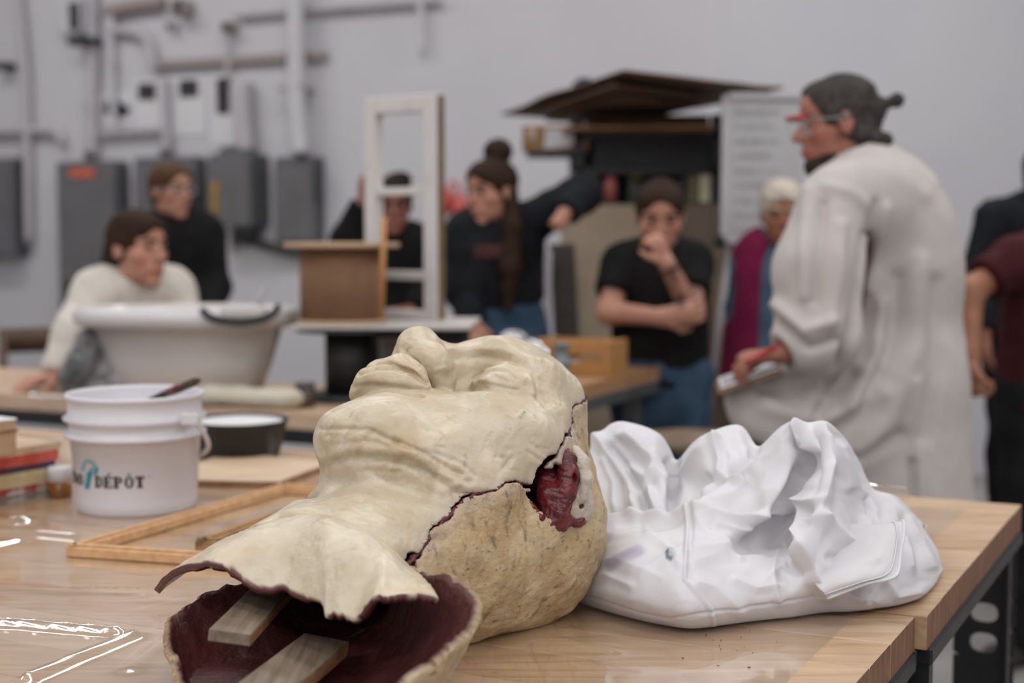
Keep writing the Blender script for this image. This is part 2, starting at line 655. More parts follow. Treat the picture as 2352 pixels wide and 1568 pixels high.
def ex3(t, d, c, w, h, dp):
    f = c + WN3 * (dp / 2 + 0.016)
    mb = MB(); mb.box(f - WX * w * 0.30 - UP * h * 0.10, (0.05, 0.003, 0.20), WX, WN3, UP); mb.build('yellow_label', m_yellow, t)
    mb = MB(); mb.lathe([(0.001, 0), (w * 0.42, 0), (w * 0.34, 0.045), (0.001, 0.055)], c + UP * h / 2, n=20, sy=0.35); mb.build('top_hump', m_greyd, t)
    mb = MB(); mb.box(c - UP * (h / 2 + 0.03) + WX * 0.05, (w * 0.45, dp * 0.5, 0.06), WX, WN3, UP, ch=0.01); mb.build('lower_bracket', m_darkgreen, t)
def ex4(t, d, c, w, h, dp):
    mb = MB(); mb.tube([c + UP * h / 2 + WX * 0.01, c + UP * (h / 2 + 0.06) + WX * 0.01], 0.03, 10); mb.build('conduit_hub', m_greyd, t)
    mb = MB(); mb.box(c + WX * (w / 2 + 0.02) + WN3 * 0.05 + UP * 0.1, (0.03, 0.03, 0.24), WX, WN3, UP, ch=0.008); mb.build('switch_lever', m_darkgreen, t)

panel(-120, 362, 26, 590, 0.14, 'electrical_panel', 'grey electrical panel cut off by the left edge of the picture', 'electrical panel')
panel(140, 368, 262, 860, 0.14, 'electrical_panel', 'tall grey electrical panel with an orange label near its top', 'electrical panel', ex1)
panel(312, 358, 446, 640, 0.12, 'electrical_panel', 'grey electrical panel right behind the standing person in black', 'electrical panel', ex2)
panel(480, 352, 572, 522, 0.20, 'disconnect_box', 'deep grey switch box with a yellow warning label', 'switch box', ex3)
panel(632, 358, 722, 556, 0.10, 'disconnect_box', 'grey switch box farthest right on the white wall', 'switch box', ex4)

# trunking and brackets between the boxes
def wall_bar(p0, p1, hgt, off, dp, name, label, cat, mat, group=None):
    a = wp(*p0, off); b = wp(*p1, off)
    mb = MB(); mb.box((a + b) / 2, (np.linalg.norm(b - a), dp, hgt), unit(b - a), WN3, None, ch=min(hgt, dp) * 0.2)
    o = mb.build(name, mat, loc=(a + b) / 2)
    return tag(o, label, cat, group)

def pipe(pts, r, label, mat=None, off=0.05, group='conduits on the wall', clips=()):
    P = [wp(x, y, off) for x, y in pts]
    if len(P) > 2:
        P = list(catmull(np.array(P), 6 * len(P)))
    t = thing('wall_conduit', label, 'pipe', P[0], group)
    mb = MB(); mb.tube(P, r, 10); mb.build('tube', mat or m_white, t, smooth=True)
    for q in clips:
        c = wp(*q, off * 0.6)
        mb = MB(); mb.box(c, (r * 3.4, off * 1.5, 0.03), WX, WN3, UP, ch=0.004); mb.build('clip', m_pipe, t)
    return t

wall_bar((352, 150), (664, 131), 0.055, 0.03, 0.05, 'wall_rail', 'long brownish horizontal rail above the pinned photo sheets', 'rail', m_brownrail)
wall_bar((692, 130), (750, 126), 0.055, 0.03, 0.05, 'wall_rail', 'short stub of brownish rail right of the pale riser pipe', 'rail', m_brownrail)
pipe([(678, -30), (680, 120), (682, 250), (690, 352)], 0.055, 'wide pale riser pipe dropping to the rightmost switch box', off=0.12, clips=[(680, 200)])
pipe([(212, -30), (213, 160), (214, 360)], 0.035, 'grey conduit dropping straight to the tall labelled panel', m_pipe, clips=[(213, 240)])
pipe([(258, 30), (255, 90), (258, 200), (262, 300)], 0.022, 'thin white conduit beside the grey riser', clips=[(258, 150)])
pipe([(540, 36), (640, 27), (760, 18), (900, 8), (1010, 0)], 0.020, 'grey conduit running up to the right along the wall top', m_pipe, clips=[(800, 16)])
pipe([(520, 62), (522, 110), (524, 180)], 0.016, 'thin wire dropping behind the rightmost photo sheet', m_pipe)
pipe([(246, 26), (300, 14), (372, 4)], 0.045, 'brownish pipe bend at the top left of the wall', m_brownrail, clips=[(300, 16)])
pipe([(250, 70), (300, 72), (335, 90), (350, 130), (352, 160)], 0.030, 'arched conduit curving down to the rail end', m_pipe)
pipe([(40, -30), (58, 150), (62, 300), (66, 560)], 0.03, 'faint grey conduit at the far left of the wall', m_pipe, clips=[(60, 350)])
pipe([(-40, 302), (60, 300), (110, 299), (134, 306), (142, 330)], 0.028, 'low conduit bending down beside the tall labelled panel', m_pipe)
pipe([(228, 306), (300, 301), (376, 296)], 0.022, 'short conduit under the photo sheets', m_pipe)
pipe([(966, -20), (968, 60), (970, 120)], 0.02, 'thin pale conduit stub high on the wall above the sash', m_white)
pipe([(378, 180), (380, 260), (384, 356)], 0.028, 'grey conduit between the second and third photo sheets', m_pipe)
pipe([(556, 190), (560, 270), (566, 345)], 0.06, 'broad grey conduit behind the rightmost photo sheet', m_pipe, off=0.07)
pipe([(544, 545), (600, 560), (650, 575), (700, 585)], 0.03, 'dark cable sagging under the switch boxes', m_darkgreen)

def wall_fix(px, py, w, h, dp, name, label, cat, mat):
    c = wp(px, py, dp / 2)
    t = thing(name, label, cat, c)
    mb = MB(); mb.box(c, (w, dp, h), WX, WN3, UP, ch=min(w, h, dp) * 0.2); mb.build('body', mat, t)
    mb = MB(); mb.box(c + WN3 * (dp / 2 + 0.01) + WX * w * 0.28, (w * 0.35, 0.03, h * 0.7), WX, WN3, UP, ch=0.004); mb.build('clamp', m_darkgreen, t)
    return t
wall_fix(196, 96, 0.17, 0.05, 0.16, 'wall_bracket', 'dark shelf bracket on the grey conduit', 'bracket', m_darkgreen)
wall_fix(12, 152, 0.10, 0.05, 0.12, 'wall_bracket', 'dark bracket at the left edge of the picture', 'bracket', m_darkgreen)
wall_fix(418, 18, 0.11, 0.10, 0.14, 'junction_box', 'brownish junction box at the top of the wall', 'junction box', m_brownrail)
wall_fix(526, 62, 0.08, 0.06, 0.10, 'junction_box', 'small junction box where the thin wire starts', 'junction box', m_brownrail)
wall_fix(395, 62, 0.04, 0.05, 0.08, 'pipe_hanger', 'tiny pipe hanger near the arched conduit', 'hanger', m_pipe)
wall_fix(170, 40, 0.20, 0.24, 0.10, 'sensor_box', 'white box at the top left of the wall', 'box', m_white)
wall_fix(540, 555, 0.12, 0.10, 0.06, 'outlet_box', 'pale outlet box below the deep switch box', 'outlet', m_white)

def sheet(px0, py0, px1, py1, im, label):
    c, w, h = wall_box(px0, py0, px1, py1, 0.012)
    t = thing('photo_sheet', label, 'poster', c - UP * h / 2, 'pinned photo sheets')
    mb = MB(); mb.box(c, (w, 0.004, h), WX, WN3, UP); mb.build('paper', m_paper, t)
    mb = MB(); P = [wp(x, y, 0.017) for x, y in im]; mb.prism(P, WN3 * 0.001); mb.build('photo', m_print, t)
sheet(228, 208, 302, 290, [(240, 262), (290, 268), (298, 246), (270, 232), (242, 230)], 'white sheet with a low slanted dark photo, leftmost of four')
sheet(306, 178, 374, 298, [(317, 228), (356, 228), (356, 192), (317, 192)], 'white sheet with a small framed dark photo, second from left')
sheet(392, 172, 470, 312, [(412, 222), (454, 220), (453, 182), (412, 184)], 'white sheet with a square dark photo, third from left')
sheet(482, 168, 546, 334, [(498, 260), (526, 260), (526, 178), (496, 180)], 'white sheet with a tall dark photo, rightmost of four')

# ================================================================== benches
m_pl = [M('birch plank %d' % i, a, b, rough=0.42, scale=5.0, stretch=(1.2, 14, 14), detail=6, lo=0.34, hi=0.64, bump=0.02, bscale=30, rot=(0, 0, math.radians(25)), distort=0.6)
        for i, (a, b) in enumerate([((174, 142, 110), (195, 165, 133)), ((164, 131, 99), (189, 157, 125)), ((180, 149, 118), (198, 169, 138)), ((168, 136, 104), (192, 161, 129))])]
m_plend = M('plank end grain', (108, 74, 50), (136, 98, 69), rough=0.6, scale=16, stretch=(6, 6, 1), detail=6)
m_pl2 = M('bench wood darker', (164, 122, 84), (190, 148, 108), rough=0.45, scale=6, stretch=(1, 10, 10), rot=(0, 0, math.radians(25)), detail=6)
m_pl3 = M('bench wood pale', (196, 164, 136), (208, 180, 152), rough=0.42, scale=6, stretch=(1, 10, 10), rot=(0, 0, math.radians(25)), detail=6)
TZ = 0.89

def plate_with_holes(mb, c, X, Z, N, w, zones, th):
    """vertical plate; zones from the bottom: (height, hole_w, hole_h) with oval holes"""
    z = 0
    for (h, hw, hh) in zones:
        cc = c + Z * (z + h / 2)
        if hw <= 0:
            mb.box(cc, (w, th, h), X, N, Z)
        else:
            n = 32
            O = []; I = []
            for k in range(n):
                a = 2 * PI * k / n
                ca, sa = math.cos(a), math.sin(a)
                s = 1 / max(abs(ca) / (w / 2), abs(sa) / (h / 2))
                O.append(cc + X * ca * s + Z * sa * s)
                e = 2.6
                r = (abs(ca / (hw / 2)) ** e + abs(sa / (hh / 2)) ** e) ** (-1 / e)
                I.append(cc + X * ca * r + Z * sa * r)
            V = [p + N * th / 2 for p in O] + [p + N * th / 2 for p in I] + [p - N * th / 2 for p in O] + [p - N * th / 2 for p in I]
            Fc = []
            for k in range(n):
                j = (k + 1) % n
                Fc += [(k, j, n + j, n + k), (2 * n + j, 2 * n + k, 3 * n + k, 3 * n + j), (n + k, n + j, 3 * n + j, 3 * n + k), (j, k, 2 * n + k, 2 * n + j)]
            mb.add(V, Fc)
        z += h
    return mb

def bench(corner, e1len, e2len, z, label, widths, mats, endmat=None, legs=True, th=0.045, seed=0, frame_mat=None, holes=False):
    """corner = near right corner of the top; planks run along E2, side by side along E1"""
    c0 = arr(corner[0], corner[1], 0)
    t = thing('workbench', label, 'workbench', c0 + E1 * e1len / 2 + E2 * e2len / 2)
    top = z - 0.004
    rnd = random.Random(seed)
    # core under the planks
    s = 0.0
    ws = list(widths)
    tot = sum(ws)
    k = e1len / tot
    for i, w in enumerate(ws):
        w *= k
        a = c0 + E1 * (s + 0.0006)
        b = c0 + E1 * (s + w - 0.0006)
        jit = rnd.uniform(-0.0004, 0.0004)
        ch = 0.0016
        z1 = z - rnd.uniform(0, 0.0008); z0 = z - th
        ring = [(a, z0), (b, z0), (b, z1 - ch), (b - E1 * ch, z1), (a + E1 * ch, z1), (a, z1 - ch)]
        V = [p + E2 * jit + UP * q for p, q in ring] + [p + E2 * e2len + UP * q for p, q in ring]
        n = 6
        Fc = [tuple(range(n)), tuple(range(n, 2 * n))[::-1]] + [(j, j + n, (j + 1) % n + n, (j + 1) % n) for j in range(n)]
        o = obj('plank', np.array(V), Fc, [mats[(i * 7 + seed) % len(mats)], endmat or mats[0]], t)
        if endmat:
            o.data.polygons[0].material_index = 1
            o.data.polygons[1].material_index = 1
        s += w
    fm = frame_mat or m_blackmetal
    zf = z - th
    rail = 0.024 if holes else 0.04
    ins = 0.012
    q = [c0 + E1 * ins + E2 * ins, c0 + E1 * (e1len - ins) + E2 * ins, c0 + E1 * (e1len - ins) + E2 * (e2len - ins), c0 + E1 * ins + E2 * (e2len - ins)]
    for i in range(4):
        a, b = q[i], q[(i + 1) % 4]
        mb = MB(); mb.box((a + b) / 2 + UP * (zf - rail / 2), (np.linalg.norm(b - a), 0.035, rail), unit(b - a), None if False else np.cross(UP, unit(b - a)), UP, ch=0.003)
        mb.build('frame_rail', fm, t)
    for i, (p, d1, d2) in enumerate(((q[0], E1, E2), (q[1], -E1, E2), (q[2], -E1, -E2), (q[3], E1, -E2))):
        c = p + (d1 * 0.02 + d2 * 0.032 if holes else d1 * 0.07 + d2 * 0.05)
        mb = MB()
        if holes:
            zl = zf - rail
            plate_with_holes(mb, c + d2 * 0.01, d2, UP, np.cross(UP, d2), 0.105, [(0.612, 0, 0), (0.055, 0.046, 0.035), (0.055, 0.046, 0.035), (zl - 0.722, 0, 0)], 0.004)
            mb.box(c - d2 * 0.0355 + d1 * 0.025 + UP * zl / 2, (0.05, 0.004, zl), d1, d2, UP)
        else:
            mb.box(c + UP * (zf - rail) / 2, (0.05, 0.05, zf - rail), d1, d2, UP, ch=0.004)
        mb.build('leg', fm, t)
    mid0 = (q[0] + q[1]) / 2 + UP * 0.18 + E2 * 0.05; mid1 = (q[2] + q[3]) / 2 + UP * 0.18 - E2 * 0.05
    mb = MB(); mb.box((mid0 + mid1) / 2, (np.linalg.norm(mid1 - mid0), 0.04, 0.04), unit(mid1 - mid0), E1, None, ch=0.003); mb.build('stretcher', fm, t)
    return t

JOINT = arr(0.529, 1.782)
FARW = [1.0, 1.2, 0.9, 1.1, 1.0, 1.3, 0.9, 1.1]
bench(JOINT + E1[:2] * 0.002, 0.835, 2.75, TZ, 'birch workbench in front carrying the white coat and the bucket', FARW, m_pl, m_plend, seed=1, holes=True)
bench(JOINT - E1[:2] * 0.782 + E2[:2] * 0.014, 0.780, 2.9, TZ - 0.001, 'nearest birch workbench under the wax bust', [1.05, 1.0, 1.2, 1.1, 1.0, 1.05, 0.95, 0.42], m_pl, m_plend, seed=4, holes=True)
bench(arr(-0.47, 3.77), 0.62, 2.4, TZ, 'pale workbench carrying the white tub and the reel', [1, 1.1, 0.9, 1.0, 1.2, 1], [m_pl3], m_pl2, seed=2)
B3Z = 0.92
b3c = onz(1515, 842, B3Z)                         # far right corner of the right bench
b3n = b3c - E1 * 0.8
bench(b3n[:2], 0.8, 0.36, B3Z, 'brown workbench corner beside the person in a black t-shirt', [1, 1.1, 0.9, 1.0, 1.2, 1], [m_pl2], m_pl2, seed=3, frame_mat=M('grey steel frame', (92, 94, 96), (100, 102, 104), rough=0.4, metal=0.3))

# ================================================================== the wax bust
BK = 1.10                          # distance factor of the bust from the lens
BS = 0.019 * BK
_at = at
def bat(x, y, Y):
    return _at(x, y, Y * BK)
BR = np.array([[-0.734, -0.296, 0.611], [0.63, 0.04, 0.776], [-0.254, 0.954, 0.157]])
_u, _s, _v = np.linalg.svd(BR); BR = _u @ _v
BT = _C + (arr(-0.029, 1.652, 1.063) - _C) * BK
BF = Frame(BT, BR, BS)

m_wax = M('ivory wax', (187, 173, 147), (203, 191, 168), rough=0.36, scale=16, detail=7, sss=0.22, bump=0.2, bscale=70, lo=0.38, hi=0.6)
m_waxb = M('soiled ivory wax', (166, 144, 109), (194, 176, 143), rough=0.45, scale=24, detail=8, sss=0.12, bump=0.35, bscale=110, lo=0.36, hi=0.62)
for mm in (m_wax, m_waxb):
    attr_mix(mm, 'ochre', (186, 150, 98), 0.55)
    attr_mix(mm, 'grime', (86, 78, 62), 0.75)
    attr_mix(mm, 'seam_grey', (150, 136, 138), 0.8)  # grey shading along the seam, painted into the wax colour
def specks(m, col, scale, lo, hi, fac, stretch=(1, 1, 1)):
    nt = m.node_tree; b = nt.nodes['Principled BSDF']
    src = b.inputs['Base Color'].links[0].from_socket
    tc = nt.nodes.new('ShaderNodeTexCoord'); mp = nt.nodes.new('ShaderNodeMapping'); mp.inputs['Scale'].default_value = stretch; mp.inputs['Rotation'].default_value = (0.4, 0.5, 0.6)
    nz = nt.nodes.new('ShaderNodeTexNoise'); nz.inputs['Scale'].default_value = scale; nz.inputs['Detail'].default_value = 5; nz.inputs['Roughness'].default_value = 0.65
    mr = nt.nodes.new('ShaderNodeMapRange'); mr.inputs['From Min'].default_value = lo; mr.inputs['From Max'].default_value = hi; mr.inputs['To Max'].default_value = fac
    mx = nt.nodes.new('ShaderNodeMix'); mx.data_type = 'RGBA'; mx.inputs['B'].default_value = lin(col)
    nt.links.new(tc.outputs['Object'], mp.inputs['Vector']); nt.links.new(mp.outputs['Vector'], nz.inputs['Vector']); nt.links.new(nz.outputs['Fac'], mr.inputs['Value'])
    nt.links.new(mr.outputs['Result'], mx.inputs['Factor']); nt.links.new(src, mx.inputs['A']); nt.links.new(mx.outputs['Result'], b.inputs['Base Color'])
m_maroon = M('maroon wax', (70, 32, 35), (92, 42, 45), rough=0.42, scale=30, detail=7, bump=0.4, bscale=70, spec=0.4)
specks(m_waxb, (70, 62, 46), 62, 0.60, 0.70, 0.7, (1, 1, 2.2)); specks(m_waxb, (60, 54, 42), 170, 0.66, 0.74, 0.6)
specks(m_wax, (160, 140, 104), 48, 0.60, 0.74, 0.45, (1, 2.4, 1)); specks(m_wax, (120, 104, 78), 150, 0.72, 0.78, 0.4)
for mm in (m_wax, m_waxb):
    attr_mix(mm, 'inner', (84, 41, 38))
m_red = M('torn red wax', (74, 22, 27), (112, 38, 42), rough=0.3, scale=50, bump=0.3, bscale=120)
m_earpale = M('pale torn wax', (178, 166, 152), (200, 190, 178), rough=0.45, scale=40, bump=0.3, bscale=120)

h = 0.11
vb = Vol((-9.6, -10.5, -18.5), (9.6, 13.0, 10.0), h)
vb.ell((0, -1.0, -0.2), (7.5, 7.5, 6.3))                         # skull
vb.ell((0, 4.1, 3.0), (6.4, 5.7, 4.5), 1.6)                     # forehead
vb.ell((0, -1.9, -4.6), (6.6, 5.4, 6.4), 2.0)                   # nape
vb.cap((-1.2, -0.5, -6), (-1.3, -1.0, -19), 4.9, 4.4, 1.6); vb.cap((1.9, 0.1, -6), (1.7, -0.7, -19), 4.9, 4.4, 1.2)            # neck
vb.ell((0, 2.5, -1.6), (6.7, 4.5, 6.4), 1.5)                    # face block
vb.ell((-0.3, 3.0, -5.4), (5.9, 5.1, 4.3), 1.3)                    # jaw
vb.ell((-0.3, 6.3, -8.6), (3.3, 2.5, 2.2), 1.5)                    # chin
for sx in (-1, 1):
    vb.cap((sx * 5.5, 1.4, -5.6), (-2.3, 5.6, -8.6) if sx < 0 else (1.1, 6.3, -8.2), 1.5, 1.9 if sx < 0 else 1.5, 1.5)      # jaw line
    vb.ell((sx * 4.2, 4.5, -3.1), (2.6, 2.4, 2.3), 1.6)                       # cheek
    vb.ell((sx * 5.7, 2.6, -1.2), (1.5, 2.6, 2.0), 2.0)                       # cheekbone
vb.ell((0, 6.3, -5.5), (3.3, 2.4, 2.7), 1.4)                    # muzzle
for sx in (-1, 1):
    vb.chain([(sx * 0.8, 8.1, 2.0), (sx * 2.8, 8.0, 2.1), (sx * 4.9, 6.6, 2.3), (sx * 6.1, 4.4, 1.5)], [0.9, 0.9, 0.85, 0.7], 1.2)   # brow
    vb.ell((sx * 3.2, 9.3, -0.1), (2.7, 2.6, 1.6), 0.7, 's')                  # socket
    vb.ell((sx * 3.85, 6.3, -0.05), (2.05, 1.75, 1.4), 0.2)                     # eyeball
# nose
vb.cap((0, 8.3, 1.6), (0, 10.2, -1.6), 0.95, 1.30, 1.3)
vb.ell((0, 10.1, -2.0), (1.45, 1.35, 1.30), 0.6)
for sx in (-1, 1):
    vb.ell((sx * 1.85, 8.7, -2.6), (1.05, 1.7, 1.1), 0.35)
vb.ell((0, 9.0, -2.6), (2.1, 1.9, 1.25), 0.5)
for sx in (-1, 1):
    vb.ell((sx * 0.95, 9.4, -3.85), (0.6, 0.9, 0.42), 0.25, 's')               # shallow nostrils
# lips: two full rolls with a step between them
def both(pts):
    L = [(-x, y, z) for x, y, z in pts]
    return L + [(x, y, z) for x, y, z in pts[::-1] if x > 0]
vb.chain(both([(2.6, 7.9, -5.0), (1.9, 8.9, -4.75), (0.85, 9.5, -4.6), (0, 9.5, -4.7)]), [0.4, 0.78, 0.92, 0.86, 0.92, 0.78, 0.4], 0.05)
vb.chain(both([(2.6, 7.9, -5.35), (1.9, 8.75, -5.7), (0.7, 9.3, -5.9)]), [0.4, 0.68, 0.78, 0.78, 0.68, 0.4], 0.05)
vb.chain(both([(3.1, 8.2, -5.2), (2.2, 9.2, -5.25), (1.0, 10.0, -5.3), (0, 10.2, -5.35)]), [0.10, 0.14, 0.15, 0.15, 0.15, 0.14, 0.10], 0.05, 's')
vb.chain(both([(3.1, 7.7, -5.9), (2.0, 8.5, -6.6), (0, 9.2, -6.95)]), [0.2, 0.32, 0.36, 0.32, 0.2], 0.15, 's')
for sx in (-1, 1):                                              # crease around the wing of the nose
    vb.chain([(sx * 2.5, 8.9, -1.2), (sx * 3.1, 8.3, -2.4), (sx * 2.9, 8.1, -3.5)], [0.18, 0.26, 0.2], 0.25, 's')
# eyelids
for sx in (-1, 1):
    vb.chain([(sx * 1.89, 6.95, -0.34), (sx * 2.75, 7.65, 0.54), (sx * 4.02, 7.75, 0.87), (sx * 5.40, 6.80, 0.54), (sx * 6.08, 5.80, -0.07)], [0.16, 0.26, 0.28, 0.26, 0.16], 0.2)
    vb.chain([(sx * 1.89, 6.95, -0.45), (sx * 2.87, 7.40, -1.00), (sx * 4.13, 7.35, -1.27), (sx * 5.40, 6.50, -1.00), (sx * 5.97, 5.80, -0.29)], [0.14, 0.24, 0.26, 0.24, 0.14], 0.25)
    vb.chain([(sx * 2.06, 7.40, -0.29), (sx * 2.98, 8.00, 0.10), (sx * 4.13, 8.00, 0.21), (sx * 5.40, 6.90, 0.04)], [0.08, 0.14, 0.15, 0.1], 0.08, 's')
# jaw-to-neck fold and neck ring
vb.chain([(-6.9, 1.0, -7.6), (-5.7, 2.5, -9.3), (-4.4, 3.9, -10.5), (-2.3, 4.9, -11.5), (0, 5.1, -11.9), (2.0, 4.9, -11.6), (4.4, 3.6, -10.3)], [0.3, 0.5, 0.55, 0.6, 0.6, 0.6, 0.5], 0.45, 's')

X, Yg, Z = np.meshgrid(vb.ax[0], vb.ax[1], vb.ax[2], indexing='ij', sparse=True)
def sines(a, b, c):
    return (np.sin(X * a[0] + Yg * a[1] + Z * a[2] + 0.7) + np.sin(X * b[0] + Yg * b[1] + Z * b[2] + 2.1) + np.sin(X * c[0] + Yg * c[1] + Z * c[2] + 4.0)).astype(np.float32)
vb.F += 0.055 * sines((0.9, 1.3, 0.5), (-1.1, 0.4, 1.2), (0.6, -1.4, 0.9)) + 0.02 * sines((2.9, 2.3, 1.5), (-2.1, 2.4, 2.2), (2.6, -2.4, 1.9))
# the split between the face mould and the back mould
zs = np.array([-18, -13.5, -12.2, -10.4, -8.6, -7.2, -5.6, -4.2, -3.2, -2.0, -0.5, 1.0, 3.6, 6.0, 9.0, 13], np.float32)
ys = np.array([-0.9, -0.1, 0.2, 1.0, 1.5, 1.9, 1.75, 1.4, 0.9, 1.9, 2.6, 2.9, 4.2, 4.4, 4.2, 4.0], np.float32)
yseam = np.interp(vb.ax[2], zs, ys)[None, None, :]
jag = 0.12 * np.sin(Z * 2.3 + 1) + 0.05 * np.sin(Z * 6.3) + 0.03 * np.sin(Z * 15.1 + X * 2)
sm = (Yg - yseam - jag).astype(np.float32) + np.zeros_like(vb.F)
gap = 0.10 + 0.05 * np.sin(Z * 1.3 + 0.5) + 0.22 * np.exp(-((Z + 12.6) / 0.45) ** 2) + 0.30 * np.exp(-((Z + 2.4) / 1.1) ** 2)
TW = 0.42
shell = np.maximum(vb.F, -(vb.F + TW))
ragz = -15.9 + 0.25 * np.sin(X * 1.7) + 0.15 * np.sin(X * 4.1 + Yg)
shell = np.maximum(shell, (ragz + 0.035 * X * X - Z).astype(np.float32))
face = np.maximum(np.maximum(shell, (gap - sm).astype(np.float32)), (-13.6 - 0.55 * (Yg + 0.5) - Z + 0.0 * X).astype(np.float32))
back = np.maximum(np.maximum(np.maximum(vb.F, -(vb.F + TW)), (-14.8 - Z).astype(np.float32)), (sm + gap * 0.3).astype(np.float32))
back = np.maximum(back, (-12.6 + 0.44 * np.minimum(Yg, 0.0) - Z + 0.0 * X).astype(np.float32))
# torn hole where the ear was (in the back mould, near side)
xe, ye, ze = X + 7.3, Yg - 0.15, Z + 1.9
hole = (np.sqrt((xe / 3.0) ** 2 + ((ye + 0.1 * ze) / 1.55) ** 2 + ((ze) / 2.0) ** 2) - 1).astype(np.float32) * 1.4
hole += 0.10 * np.sin(Z * 6.0 + Yg * 4.0) + 0.06 * np.sin(Yg * 11.0 + Z * 9)
back = np.maximum(back, -hole)
face = np.maximum(face, -(hole + 0.35))

def sample(V):
    I = np.clip(np.round((V - vb.lo) / h).astype(int), 0, np.array(vb.F.shape) - 1)
    return vb.F[I[:, 0], I[:, 1], I[:, 2]]

w1, w2, w3, w4 = Wave(5, 1.1, 5), Wave(9, 3.2, 5), Wave(12, 0.5, 4), Wave(33, 6.0, 4)
def wax_attrs(V, N, isback):
    d = sample(V)
    inner = np.clip((-d - 0.16) / 0.10, 0, 1)
    if isback:
        grime = np.clip(w2(V * arr(1, 1, 2.2)) * 1.5 - 0.55 + 0.35 * w1(V), 0, 1)
        ochre = np.clip(0.35 + 0.6 * w1(V), 0, 1)
        seam_grey = np.clip(0.5 - np.abs(V[:, 1] - np.interp(V[:, 2], zs, ys)) * 0.35, 0, 1) + np.clip(1 - np.linalg.norm(V - arr(-7.5, 0.5, -1), axis=1) / 3.2, 0, 1) * 0.8
    else:
        grime = np.clip(w2(V * arr(1.5, 1, 1)) * 1.4 - 1.05, 0, 0.5)
        ochre = np.clip(0.55 * w1(V) - 0.12, 0, 1)
        low = np.exp(-(poly_dist(V, [(-6.6, 1.8, -7.2), (-4.8, 4.2, -9.2), (-2.4, 6.4, -10.4), (0, 7.2, -10.9), (2, 6.4, -10.5)]) / 1.5) ** 2)  # ochre tint below the jaw also paints in its shading lines
        und = np.exp(-(np.linalg.norm((V - arr(0, 9.4, -3.7)) / arr(2.0, 1.6, 1.0), axis=1)) ** 2)
        lip = np.exp(-(poly_dist(V, [(-3.2, 8.2, -5.3), (0, 9.9, -5.5), (3.2, 8.2, -5.3)]) / 1.1) ** 2)
        lid = np.exp(-(poly_dist(V, [(-1.8, 7.5, 0.2), (-3.6, 8.0, 1.0), (-5.2, 6.3, 0.3)]) / 0.9) ** 2)
        ochre = np.clip(ochre + 0.45 * low * (0.7 + w2(V) + w4(V)) + 0.8 * und + 0.5 * lip + 0.4 * lid, 0, 1)
        grime = np.clip(grime + 0.35 * low * np.clip(w2(V) + 0.1, 0, 1), 0, 1)
        seam_grey = np.clip(0.55 - np.abs(V[:, 1] - np.interp(V[:, 2], zs, ys)) * 0.6, 0, 1)
    return dict(inner=inner, ochre=ochre, grime=grime, seam_grey=np.clip(seam_grey, 0, 1) * (inner < 0.5))

bust = thing('wax_bust', 'oversized ivory wax head lying face up with a split maroon-lined shell', 'sculpture', (-0.05, 1.55, TZ))
STROKES = [   # sculpted lines: points (head cm), depth (cm, minus = cut), width
    ([(-2.2, 8.2, -8.3), (-0.5, 8.7, -9.0), (0.8, 8.5, -9.3)], -0.10, 0.22),
    ([(-4.6, 5.9, -7.9), (-3.0, 7.2, -8.7), (-1.4, 8.0, -9.3)], -0.10, 0.20),
    ([(-5.9, 3.2, -7.8), (-4.9, 4.6, -9.4), (-3.4, 5.8, -10.9)], -0.13, 0.25),
    ([(-6.2, 2.6, -7.4), (-5.4, 3.6, -9.2)], -0.12, 0.18),
    ([(-5.9, -0.2, -14.6), (-4.5, 2.4, -14.9), (-2, 3.9, -15.2), (1, 4.2, -15.3)], -0.22, 0.35),
    ([(-5.6, 0.4, -12.9), (-4.2, 2.9, -13.6)], -0.06, 0.3),
    ([(-5.4, 4.9, -4.6), (-6.0, 4.2, -3.4)], 0.08, 0.4),
    ([(-6.6, 3.4, -0.6), (-6.4, 3.9, 0.4)], 0.16, 0.22),
    ([(-7.0, 2.7, -5.2), (-6.6, 3.2, -3.6)], -0.08, 0.14),
    ([(-4.8, 7.0, 2.9), (-5.9, 5.2, 2.6), (-6.4, 3.6, 1.4), (-6.5, 2.6, -0.4)], 0.16, 0.4),
]
